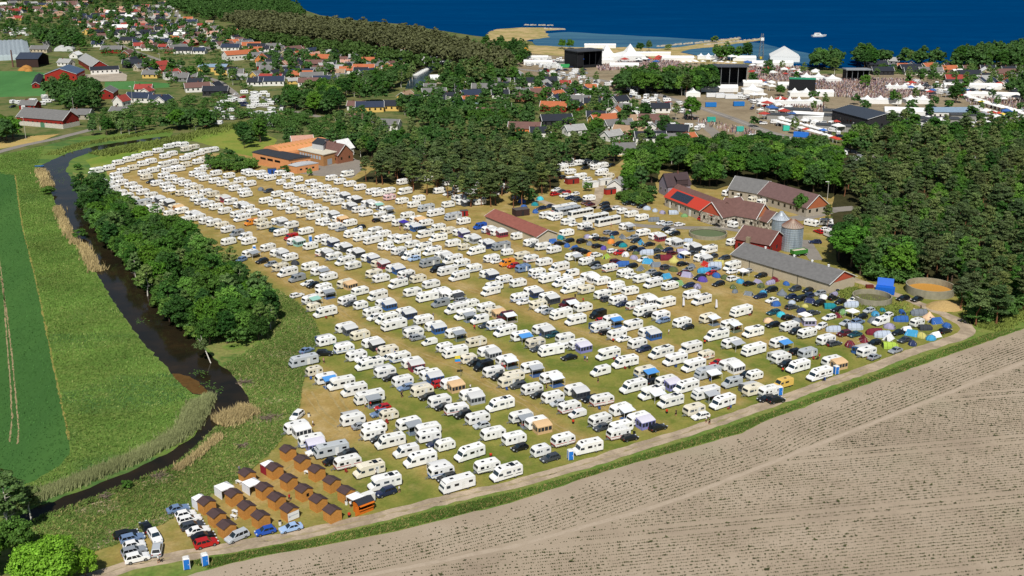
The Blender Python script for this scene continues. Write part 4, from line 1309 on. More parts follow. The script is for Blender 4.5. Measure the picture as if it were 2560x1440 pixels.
def veh_parts(t, stripe=None, var=0):
 """list of (part name, mesh, location) for one vehicle kind; front towards +x"""
 key = (t, stripe, var)
 if key in _cache:
  return _cache[key]
 w = BW[t]
 gl = (M_GLASS, M_CURT, M_GLASS)[var]
 it = [('body', body_mesh(t).mesh('body', M_GRP if t in 'cCmni' else M_PAINT), (0, 0, 0))]

 def panel(name, pts, m, th=0.02):
  b = MB()
  quad_on(b, pts, th)
  it.append((name, b.mesh(name, m), (0, 0, 0)))

 def win(x0, x1, z0, z1, s, m=None, name='window', th=0.02):
  m = m or gl
  b = MB()
  side_panel(b, x0, x1, z0, z1, w, s, th)
  it.append((name, b.mesh(name, m), (0, 0, 0)))

 def hatch(x, y, a, z, m=M_GLASS):
  b = MB()
  b.box(x - a, x + a, y - a * 0.8, y + a * 0.8, z - 0.04, z + 0.07)
  it.append(('roof_hatch', b.mesh('roof_hatch', m), (0, 0, 0)))
 if t in 'cC':
  k = 1.0 if t == 'c' else 0.77
  zf = 1.0 if t == 'c' else 0.93
  f = [(p[0], p[1]) for p in BODYPROF[t]]
  # front window lies on the sloping nose
  a, c = f[8], f[9]
  d = 0.84
  panel('window', [(a[0] + (c[0] - a[0]) * 0.12, -w * d, a[1] + (c[1] - a[1]) * 0.12), (a[0] + (c[0] - a[0]) * 0.92, -w * d, a[1] + (c[1] - a[1]) * 0.92), (a[0] + (c[0] - a[0]) * 0.92, w * d, a[1] + (c[1] - a[1]) * 0.92), (a[0] + (c[0] - a[0]) * 0.12, w * d, a[1] + (c[1] - a[1]) * 0.12)], M_GLASS)
  a, c = f[2], f[3]
  panel('window', [(a[0] + (c[0] - a[0]) * 0.9, -w * 0.75, a[1] + (c[1] - a[1]) * 0.9), (a[0] + (c[0] - a[0]) * 0.9, w * 0.75, a[1] + (c[1] - a[1]) * 0.9), (a[0], w * 0.75, a[1]), (a[0], -w * 0.75, a[1])][::-1], M_GLASS)
  for s in (1, -1):
   a0, a1, a2, a3 = ((1.15, 2.0, -2.25, -1.5), (0.9, 2.05, -2.2, -1.2), (1.3, 1.9, -2.1, -1.55))[var]
   win(a0 * k, a1 * k, 1.38 * zf, 1.98 * zf, s)
   win(a2 * k, a3 * k, 1.42 * zf, 1.95 * zf, s)
  win(0.15 * k, 0.62 * k, 1.45 * zf, 1.9 * zf, 1)
  win(-0.75 * k, 0.1 * k, 1.45 * zf, 1.9 * zf, -1)
  b = MB()
  side_panel(b, -0.95 * k, -0.35 * k, 0.5, 2.2 * zf, w, 1, 0.012)
  it.append(('door', b.mesh('door', M_WHITE), (0, 0, 0)))
  top = f[5][1]
  hatch((1.0, 0.2, 0.7)[var] * k, 0, (0.32, 0.4, 0.2)[var], top)
  if var != 1:
   hatch(-0.9 * k, 0.1, 0.24, top, (M_GLASS, M_GLASS, M_PALE)[var])
  if var == 2:
   bx = MB()
   bx.box(-0.2 * k, 0.45 * k, -0.35, 0.35, top - 0.03, top + 0.16)
   it.append(('air_conditioner', bx.mesh('air_conditioner', M_PALE), (0, 0, 0)))
  if stripe:
   b = MB()
   for s in (1, -1):
    side_panel(b, -2.62 * k, 2.62 * k, 1.05, 1.2, w - 0.01, s, 0.018)
    side_panel(b, -2.5 * k, 2.5 * k, 0.52, 0.66, w - 0.02, s, 0.02)
   b.box(2.55 * k, 2.75 * k, -w * 0.9, w * 0.9, 0.72, 0.95)
   it.append(('stripe', b.mesh('stripe', M_TRIM), (0, 0, 0)))
  b = MB()
  b.tube((2.5 * k, 0.5, 0.42), (3.7 * k, 0, 0.45), 0.05, 0.05, 5)
  b.tube((2.5 * k, -0.5, 0.42), (3.7 * k, 0, 0.45), 0.05, 0.05, 5)
  b.box(2.75 * k, 3.05 * k, -0.3, 0.3, 0.42, 0.62)
  b.tube((3.5 * k, 0, 0.0), (3.5 * k, 0, 0.5), 0.06, 0.05, 6)
  it.append(('drawbar', b.mesh('drawbar', M_STEEL), (0, 0, 0)))
  for s in (0.95,):
   for q in (-1, 1):
    b = MB()
    b.box(-2.55 * k, -2.35 * k, q * 0.8 - 0.15, q * 0.8 + 0.15, 0.55, 0.75)
  for x, y, z, me in wheel_parts([-0.2], w - 0.16, 0.31):
   it.append(('wheel', me, (x, y, z)))
 elif t in 'mniv' or t == 'V':
  if t in 'mn':
   z_t, z_b = (2.16, 1.42) if t == 'm' else (1.98, 1.42)
   xt, xb = (2.22, 2.58) if t == 'm' else (2.06, 2.42)
   panel('windscreen', [(xt, -w * 0.84, z_t), (xb, -w * 0.88, z_b), (xb, w * 0.88, z_b), (xt, w * 0.84, z_t)], M_SCREEN, 0.03)
   x1 = xb - 0.12
   for s in (1, -1):
    win(1.35, x1 - 0.12, 1.38, 1.92, s, M_SCREEN)
    win(-0.6, 0.5, 1.5, 2.05, s)
    win(-2.9, -2.1, 1.55, 2.05, s)
   win(-1.5, -1.15, 1.6, 2.0, 1)
   b = MB()
   side_panel(b, -1.75, -0.98, 0.5, 2.25, w, 1, 0.012)
   it.append(('door', b.mesh('door', M_WHITE), (0, 0, 0)))
   hatch((0.3, -0.4, 0.5)[var], 0, (0.36, 0.3, 0.22)[var], 2.85 if t == 'm' else 2.89)
   hatch((-2.2, -2.5, -1.8)[var], 0.15, 0.26, 2.83 if t == 'm' else 2.87)
   if var == 1:
    bx = MB()
    bx.box(-1.9, -0.9, -0.75, 0.75, 2.84 if t == 'm' else 2.88, 2.92 if t == 'm' else 2.95)
    it.append(('solar_panel', bx.mesh('solar_panel', M_GLASS), (0, 0, 0)))
   if t == 'm':
    panel('roof_hatch', [(1.25, -0.5, 2.83), (1.7, -0.5, 2.72), (1.7, 0.5, 2.72), (1.25, 0.5, 2.83)], M_GLASS)
   wb = [-1.7, 2.55]
   b = MB()
   b.box(3.3 if t == 'm' else 3.08, 3.56 if t == 'm' else 3.34, -w * 0.9, w * 0.9, 0.36, 0.62)
   it.append(('bumper', b.mesh('bumper', M_DARKP), (0, 0, 0)))
  elif t == 'i':
   panel('windscreen', [(2.93, -w * 0.88, 2.55), (3.44, -w * 0.9, 1.42), (3.44, w * 0.9, 1.42), (2.93, w * 0.88, 2.55)], M_SCREEN, 0.03)
   for s in (1, -1):
    win(2.0, 2.85, 1.4, 2.05, s, M_SCREEN)
    win(0.1, 1.1, 1.5, 2.05, s)
    win(-3.0, -2.1, 1.55, 2.05, s)
   win(-1.0, -0.5, 1.55, 2.0, -1)
   b = MB()
   side_panel(b, -1.3, -0.55, 0.5, 2.25, w, 1, 0.012)
   it.append(('door', b.mesh('door', M_WHITE), (0, 0, 0)))
   hatch(1.2, 0, 0.36, 2.87)
   hatch(-2.2, 0.1, 0.28, 2.85)
   wb = [-1.9, 2.4]
   b = MB()
   b.box(3.4, 3.64, -w * 0.9, w * 0.9, 0.36, 0.62)
   it.append(('bumper', b.mesh('bumper', M_DARKP), (0, 0, 0)))
  else:
   k = 1.0 if t == 'v' else 0.78
   if t == 'v':
    panel('windscreen', [(1.3, -w * 0.82, 2.22), (1.82, -w * 0.9, 1.46), (1.82, w * 0.9, 1.46), (1.3, w * 0.82, 2.22)], M_SCREEN, 0.03)
    for s in (1, -1):
     win(0.7, 1.5, 1.38, 1.92, s, M_SCREEN)
     win(-1.0, 0.1, 1.45, 1.95, s)
    hatch(-0.6, 0, 0.3, 2.44)
    wb = [-1.6, 1.75]
   else:
    panel('windscreen', [(0.74, -w * 0.8, 1.7), (1.27, -w * 0.9, 1.13), (1.27, w * 0.9, 1.13), (0.74, w * 0.8, 1.7)], M_SCREEN, 0.03)
    for s in (1, -1):
     win(0.05, 0.85, 1.1, 1.55, s, M_SCREEN)
    wb = [-1.35, 1.4]
   b = MB()
   b.box((2.55 if t == 'v' else 2.05), (2.82 if t == 'v' else 2.24), -w * 0.9, w * 0.9, 0.34, 0.6)
   it.append(('bumper', b.mesh('bumper', M_DARKP), (0, 0, 0)))
  for x, y, z, me in wheel_parts(wb, w - 0.13, 0.34 if t != 'V' else 0.3):
   it.append(('wheel', me, (x, y, z)))
  for s in (1, -1):
   b = MB()
   xx = BODYPROF[t][-3][0]
   b.box(xx - 0.22, xx + 0.03, s * w * 0.72 - 0.16, s * w * 0.72 + 0.16, 0.72, 0.9)
   it.append(('headlight', b.mesh('headlight', M_LAMP_W), (0, 0, 0)))
  if stripe:
   b = MB()
   for s in (1, -1):
    side_panel(b, -3.2 if t in 'mni' else -2.4, 1.2 if t != 'V' else 0, 0.95, 1.12, w - 0.01, s, 0.018)
   it.append(('stripe', b.mesh('stripe', M_TRIM), (0, 0, 0)))
 elif t == 'B':
  panel('windscreen', [(5.58, -w * 0.88, 3.05), (5.8, -w * 0.9, 1.6), (5.8, w * 0.9, 1.6), (5.58, w * 0.88, 3.05)], M_SCREEN, 0.03)
  for s in (1, -1):
   for q in range(6):
    win(-5.2 + q * 1.72, -3.62 + q * 1.72, 1.9, 2.8, s)
  hatch(2, 0, 0.4, 3.3)
  hatch(-2, 0, 0.4, 3.3)
  if stripe:
   b = MB()
   for s in (1, -1):
    side_panel(b, -1.0, 5.4, 0.8, 1.7, w - 0.01, s, 0.018)
   b.box(5.7, 5.85, -w * 0.9, w * 0.9, 0.5, 1.4)
   it.append(('stripe', b.mesh('stripe', M_TRIM), (0, 0, 0)))
  for x, y, z, me in wheel_parts([-3.2, 3.6], w - 0.15, 0.48):
   it.append(('wheel', me, (x, y, z)))
 _cache[key] = it
 return it


def joined(t, stripe=None, var=0):
 """one mesh for a vehicle whose parts are too small to show in the photograph"""
 key = ('J', t, stripe, var)
 if key in _cache:
  return _cache[key]
 b = MB()
 mats = []
 for name, me, loc in veh_parts(t, stripe, var):
  for m in me.materials:
   if m not in mats:
    mats.append(m)
  o = len(b.v)
  b.v += [(v.co.x + loc[0], v.co.y + loc[1], v.co.z + loc[2]) for v in me.vertices]
  for p in me.polygons:
   b.f.append(tuple(i + o for i in p.vertices))
   b.m.append(mats.index(me.materials[p.material_index]))
 _cache[key] = b.mesh(VNAME[t], mats)
 return _cache[key]


# ---- cars
CARDEF = {  # length, width, hood start, roof front, roof back, rear glass foot, roof height, belt height
 'hatch': (4.1, 0.86, 0.95, 0.25, -1.45, -1.95, 1.46, 0.92), 'estate': (4.7, 0.9, 0.95, 0.2, -1.85, -2.25, 1.47, 0.93),
 'suv': (4.6, 0.94, 1.05, 0.35, -1.75, -2.2, 1.68, 1.06), 'sedan': (4.6, 0.89, 0.95, 0.15, -1.0, -1.75, 1.44, 0.93), 'mpv': (4.75, 0.93, 1.3, 0.45, -1.95, -2.28, 1.72, 1.02),
 'pickup': (5.2, 0.95, 1.25, 0.6, -0.7, -0.95, 1.76, 1.06)}


def car_parts(t):
 key = ('car', t)
 if key in _cache:
  return _cache[key]
 L, w, hx, rf, rb, rg, H, bz = CARDEF[t]
 f = L / 2
 b = MB()
 if t == 'pickup':
  prof = [(-f, 0.42), (-f, 1.02), (rg - 0.02, 1.04), (rg, bz), (hx, bz + 0.02), (f - 0.25, bz - 0.12), (f, bz - 0.3), (f, 0.4)]
 else:
  prof = [(-f + 0.06, 0.34), (-f, 0.62), (-f + 0.04, bz - 0.06), (rg, bz), (hx, bz + 0.02), (f - 0.35, bz - 0.14), (f - 0.05, bz - 0.32), (f, 0.5), (f - 0.08, 0.3)]
 b.prism(prof, [(-w, 0.06), (-w + 0.12, 0.0), (w - 0.12, 0.0), (w, 0.06)])
 it = []
 # greenhouse: painted pillars and roof with the glass set proud of them
 wt = w - 0.24
 q0 = [(rg, -w + 0.06, bz - 0.02), (hx, -w + 0.06, bz - 0.02), (hx, w - 0.06, bz - 0.02), (rg, w - 0.06, bz - 0.02)]
 q1 = [(rb, -wt, H), (rf, -wt, H), (rf, wt, H), (rb, wt, H)]
 b.hexa(q0, q1)
 if t == 'pickup':
  b.box(-f + 0.1, rg - 0.05, -w + 0.14, w - 0.14, 1.03, 1.06)
 it.append(('body', b.mesh('body', M_PAINT), (0, 0, 0)))
 qa = [Vector(p) for p in q0]
 qb = [Vector(p) for p in q1]

 def glass(name, a, c, d, e, u0, u1, v0, v1, m):
  """panel on the bilinear face a(bottom-left) c(bottom-right) d(top-right) e(top-left)"""
  def pt(u, v):
   return a.lerp(c, u).lerp(e.lerp(d, u), v)
  bb = MB()
  quad_on(bb, [pt(u0, v0), pt(u1, v0), pt(u1, v1), pt(u0, v1)], 0.015)
  it.append((name, bb.mesh(name, m), (0, 0, 0)))
 glass('windscreen', qa[1], qa[2], qb[2], qb[1], 0.05, 0.95, 0.06, 0.92, M_SCREEN)
 glass('rear_window', qa[3], qa[0], qb[0], qb[3], 0.07, 0.93, 0.1, 0.9, M_GLASS)
 for (u0, u1) in ((0.06, 0.36), (0.4, 0.68), (0.71, 0.93)) if t in ('estate', 'mpv', 'suv') else ((0.1, 0.46), (0.5, 0.9)):
  glass('window', qa[0], qa[1], qb[1], qb[0], u0, u1, 0.12, 0.88, M_GLASS)
  glass('window', qa[2], qa[3], qb[3], qb[2], 1 - u1, 1 - u0, 0.12, 0.88, M_GLASS)
 for x, y, z, me in wheel_parts([-L * 0.29, L * 0.3], w - 0.1, 0.36 if t in ('suv', 'pickup') else 0.32):
  it.append(('wheel', me, (x, y, z)))
 for s in (-1, 1):
  b = MB()
  b.box(f - 0.3, f - 0.03, s * w * 0.7 - 0.18, s * w * 0.7 + 0.18, bz - 0.3, bz - 0.16)
  it.append(('headlight', b.mesh('headlight', M_LAMP_W), (0, 0, 0)))
  b = MB()
  b.box(-f - 0.02, -f + 0.15, s * w * 0.74 - 0.14, s * w * 0.74 + 0.14, bz - 0.32, bz - 0.08)
  it.append(('tail_light', b.mesh('tail_light', M_LAMP_R), (0, 0, 0)))
 _cache[key] = it
 return it


def car_joined(t):
 key = ('JC', t)
 if key not in _cache:
  b = MB()
  mats = []
  for name, me, loc in car_parts(t):
   for m in me.materials:
    if m not in mats:
     mats.append(m)
   o = len(b.v)
   b.v += [(v.co.x + loc[0], v.co.y + loc[1], v.co.z + loc[2]) for v in me.vertices]
   for p in me.polygons:
    b.f.append(tuple(i + o for i in p.vertices))
    b.m.append(mats.index(me.materials[p.material_index]))
  _cache[key] = b.mesh('parked_car', mats)
 return _cache[key]


VNAME = {'c': 'caravan', 'C': 'caravan', 'm': 'motorhome', 'n': 'motorhome', 'i': 'motorhome', 'v': 'van', 'V': 'van', 'B': 'touring_coach'}
VCAT = {'c': 'caravan', 'C': 'caravan', 'm': 'motorhome', 'n': 'motorhome', 'i': 'motorhome', 'v': 'van', 'V': 'van', 'B': 'coach'}
VDESC = {'c': '{} caravan', 'C': 'short {} caravan', 'm': '{} low-profile motorhome', 'n': '{} motorhome with a bed over the cab', 'i': '{} bus-fronted motorhome', 'v': '{} camper van', 'V': 'small {} delivery van', 'B': '{} touring coach'}
BCOL = {'w': ('#eaeae8', 'white'), 'b': ('#dcd5c3', 'cream'), 'g': ('#8f949a', 'grey'), 's': ('#b4b9be', 'silver'), 'k': ('#17191c', 'black'), 'r': ('#b01a1a', 'red'), 'n': ('#1b2747', 'navy'), 'u': ('#6d84a6', 'blue grey'), 't': ('#1f4a55', 'teal'),
  'y': ('#e3bd62', 'yellow'), 'o': ('#6b4a38', 'brown'), 'm': ('#541a22', 'maroon'), 'l': ('#9db9de', 'light blue'), 'B': ('#1f4ea8', 'bright blue'), 'a': ('#e08a2c', 'orange'), 'd': ('#3c4148', 'dark grey'), 'p': ('#e6c3c8', 'pink'), 'G': ('#3f9a35', 'green')}
STR = {'r': ('#a8282c', 'red'), 'u': ('#3b6fb0', 'blue'), 'k': ('#2a2d31', 'dark'), 'g': ('#7d8288', 'grey')}
AWN = {'g': ('#5a6068', 'grey'), 'k': ('#26282c', 'black'), 'b': ('#34609f', 'blue'), 'r': ('#8f3444', 'red'), 't': ('#c7a77c', 'tan'), 'w': ('#dcdcdc', 'white'), 'a': ('#c9883c', 'orange'), 'l': ('#7f80b8', 'lilac'), 'G': ('#8fbdb0', 'pale green'), 'p': ('#4a3f86', 'purple'), 'n': ('#2b3c66', 'navy'), 's': ('#a9adb2', 'silver'), 'd': ('#3d4249', 'dark grey')}


def heading(px, py):
 t = min(1, max(0, (1250 - px) / 650)) * min(1, max(0, (960 - py) / 260))
 return R(29 + 14 * t + 5 * min(1, max(0, (960 - py) / 320)))


def awning_mesh(kind, wcol):
 key = ('aw', kind, wcol)
 if key in _cache:
  return _cache[key]
 m_w = mat('awning_wall_' + AWN[wcol][1].replace(' ', '_'), AWN[wcol][0], rough=0.85, var=0.08)
 rc = {'t': '#cfae84', 'w': '#dededc', 'a': '#d2b184', 'l': '#c9c6d2'}.get(wcol, '#c3c4c3')
 m_r = mat('awning_roof_' + wcol, rc, rough=0.8, var=0.06)
 x0, x1, y0, y1 = -2.2, 1.7, 1.17, 3.7
 b = MB()
 n = 5
 ps = []
 for i in range(n + 1):
  t = i / n
  ps.append((y0 + (y1 - y0) * t, 2.5 - 0.18 * t - 0.42 * t ** 2.4))
 for i in range(n):
  (ya, za), (yb, zb) = ps[i], ps[i + 1]
  b.hexa([(x0 - .06, ya, za - .05), (x1 + .06, ya, za - .05), (x1 + .06, yb, zb - .05), (x0 - .06, yb, zb - .05)], [(x0 - .06, ya, za), (x1 + .06, ya, za), (x1 + .06, yb, zb), (x0 - .06, yb, zb)])
 roof = b.mesh('roof', m_r)
 b = MB()
 zf = ps[-1][1] - 0.05
 b.box(x0, x1, y1 - 0.05, y1, 0.02, zf)
 for x in (x0, x1):
  pr = [(ya, za - 0.06) for ya, za in ps]
  vs = [(x, y0, 0.02)] + [(x, q[0], q[1]) for q in pr] + [(x, y1, 0.02)]
  vs2 = [(x + 0.04 * (1 if x < 0 else -1), q[1], q[2]) for q in vs]
  k_ = len(vs)
  f_ = [tuple(range(k_)), tuple(range(k_, 2 * k_))[::-1]] + [(i, (i + 1) % k_, k_ + (i + 1) % k_, k_ + i) for i in range(k_)]
  b.add(vs + vs2, f_)
 wall = b.mesh('wall', m_w)
 parts = [('roof', roof, []), ('wall', wall, [])]
 subs = []
 for xa, xb in ((-2.0, -1.2), (-1.0, -0.2), (0.0, 0.75), (0.9, 1.55)):
  bb = MB()
  bb.box(xa, xb, y1 - 0.02, y1 + 0.02, 0.75, zf - 0.15)
  subs.append(('window', bb.mesh('window', M_PVC)))
 for x, sx in ((x0, -1), (x1, 1)):
  bb = MB()
  bb.box(x - 0.02, x + 0.02, 1.5, 2.35, 0.8, 1.9)
  bb.box(x - 0.02, x + 0.02, 2.55, 3.4, 0.8, 1.75)
  subs.append(('window', bb.mesh('window', M_PVC)))
 parts[1] = ('wall', wall, subs)
 _cache[key] = parts
 return parts


def canopy_mesh(c):
 """roll-out sun canopy with two legs; part of its vehicle"""
 key = ('rc', c)
 if key not in _cache:
  m_ = mat('canopy_' + AWN[c][1].replace(' ', '_'), {'g': '#8f959b', 'w': '#d9dde2', 'b': '#4d8fd1', 'k': '#3a3d42'}.get(c, AWN[c][0]), rough=0.7, var=0.06)
  b = MB()
  b.slab([(-2.0, 1.15, 2.5), (1.5, 1.15, 2.5), (1.5, 3.5, 2.02), (-2.0, 3.5, 2.02)], (0, 0.2, 1), 0.04)
  b.tube((-1.95, 3.45, 0), (-1.95, 3.45, 2.02), 0.04, 0.04, 5, 1)
  b.tube((1.45, 3.45, 0), (1.45, 3.45, 2.02), 0.04, 0.04, 5, 1)
  b.tube((-2.0, 1.2, 2.53), (1.5, 1.2, 2.53), 0.08, 0.08, 6, 1)
  _cache[key] = b.mesh('canopy', [m_, M_WHITE])
 return _cache[key]


PLACED = []       # (x, y, cat, colour word, obj)
NCOUNT = {}
OVERFLOW = []


def vehicle(t, px, py, col='w', stripe=None, extras=(), rz=None, zone=None, pt=None, group=None, desc=None, near=None, scale=1.0):
 zc = {'B': 1.6}.get(t, 1.25)
 x, y = pt or P(px, py, zc)
 h = heading(px, py) + random.gauss(0, R(2.2)) if rz is None else rz
 near = (py > 640) if near is None else near
 cat = VCAT[t]
 NCOUNT[cat] = NCOUNT.get(cat, 0) + 1
 rot = h + math.pi
 cc, cw = BCOL[col]
 var = random.choice((0, 0, 1, 2)) if t in 'cCmn' else 0
 if cat == 'caravan' and NCOUNT[cat] > 296:
  OVERFLOW.append((t, x, y, rot, cc))
  return None
 if near or extras:
  r = link(VNAME[t], None)
  for name, me, loc in veh_parts(t, 's' if stripe else None, var):
   o = link(name, me, r, STR[stripe][0] if (name == 'stripe' and stripe) else cc)
   o.location = loc
  for e in extras:
   if e[0] == 'r':
    link('canopy', canopy_mesh(e[1]), r)
 else:
  r = link(VNAME[t], joined(t, 's' if stripe else None, var), None, cc)
  if stripe:
   pass
 r.location = (x, y, 0)
 r.rotation_euler = (0, 0, rot)
 lc = lin(cc)
 f = random.uniform(0.9, 1.06)
 for o in [r] + list(r.children):
  if o.name.startswith('body') or o is r:
   o.color = (lc[0] * f, lc[1] * f, lc[2] * f * random.uniform(0.96, 1.0), 1)
 s = scale * random.uniform(0.98, 1.08)
 r.scale = (s, 1.0, random.uniform(0.95, 1.0))
 d = VDESC[t].format(cw) if desc is None else desc
 if stripe and desc is None:
  d += ' with a %s stripe' % STR[stripe][1]
 for e in extras:
  if e[0] == 'r':
   d += ' with a rolled out %s canopy' % AWN[e[1]][1]
 if t in 'cC' and 'a' in [e[0] for e in extras]:
  d += ' joined to %s awning' % ([('a ' if AWN[e[1]][1][0] not in 'aeio' else 'an ') + AWN[e[1]][1] for e in extras if e[0] == 'a'][0])
 tag(r, d, cat, group or ({'caravan': 'caravans parked on the camping field', 'motorhome': 'motorhomes parked on the camping field', 'van': 'vans parked on the camping field', 'coach': 'coaches parked by the farm'}[cat]), zone, (x, y))
 PLACED.append((x, y, cat, cw, r))
 for e in extras:
  if e[0] in 'al':
   a = stamp('awning_tent', awning_mesh('a', e[1]), (x, y, 0), rot)
   if e[0] == 'l':      # on the far side of the caravan
    a.scale = (1, -1, 1)
   a['_with'] = 1
   tag(a, '%s awning %s a %s %s' % (AWN[e[1]][1], 'before' if e[0] == 'a' else 'behind', cw, cat), 'awning', 'awning tents beside the caravans', zone, (x, y))
 return r


def car(px, py, col='k', t=None, rz=None, zone=None, pt=None, near=None, flip=None, group=None, desc=None):
 t = t or random.choice(['estate', 'estate', 'hatch', 'suv', 'sedan'])
 x, y = pt or P(px, py, 0.7)
 h = heading(px, py) + random.gauss(0, R(4)) if rz is None else rz
 rot = h + (math.pi if (flip if flip is not None else random.random() < 0.75) else 0)
 near = (py > 690) if near is None else near
 cc, cw = BCOL[col]
 NCOUNT['car'] = NCOUNT.get('car', 0) + 1
 if near:
  r = link('parked_car', None)
  for name, me, loc in car_parts(t):
   o = link(name, me, r, cc)
   o.location = loc
 else:
  r = link('parked_car', car_joined(t), None, cc)
 r.location = (x, y, 0)
 r.rotation_euler = (0, 0, rot)
 d = desc or '%s %s' % (cw, {'estate': 'estate car', 'hatch': 'hatchback', 'suv': 'sport utility car', 'sedan': 'saloon car', 'mpv': 'people carrier', 'pickup': 'pickup truck'}[t])
 tag(r, d, 'car', group or 'cars parked on the camping field', zone, (x, y))
 PLACED.append((x, y, 'car', cw, r))
 return r


# ---- tents
TCOL = {'g': ('#6d747c', 'grey'), 's': ('#a9b3c2', 'silver grey'), 'w': ('#dedfe0', 'white'), 'b': ('#345d9e', 'blue'), 'c': ('#3f8fb8', 'bright blue'), 'n': ('#2c3556', 'navy'), 'G': ('#6f9560', 'green'), 'L': ('#9db84a', 'lime green'), 'o': ('#55603a', 'olive'), 'm': ('#6e2734', 'maroon'), 'r': ('#b9342a', 'red'),
  'a': ('#d9833a', 'orange'), 'y': ('#b9b268', 'pale yellow'), 'l': ('#9792ad', 'lilac'), 't': ('#1f7d86', 'teal'), 'T': ('#46b8c8', 'turquoise'), 'p': ('#57479a', 'purple'), 'e': ('#d9b795', 'peach'), 'k': ('#3a3d42', 'black')}


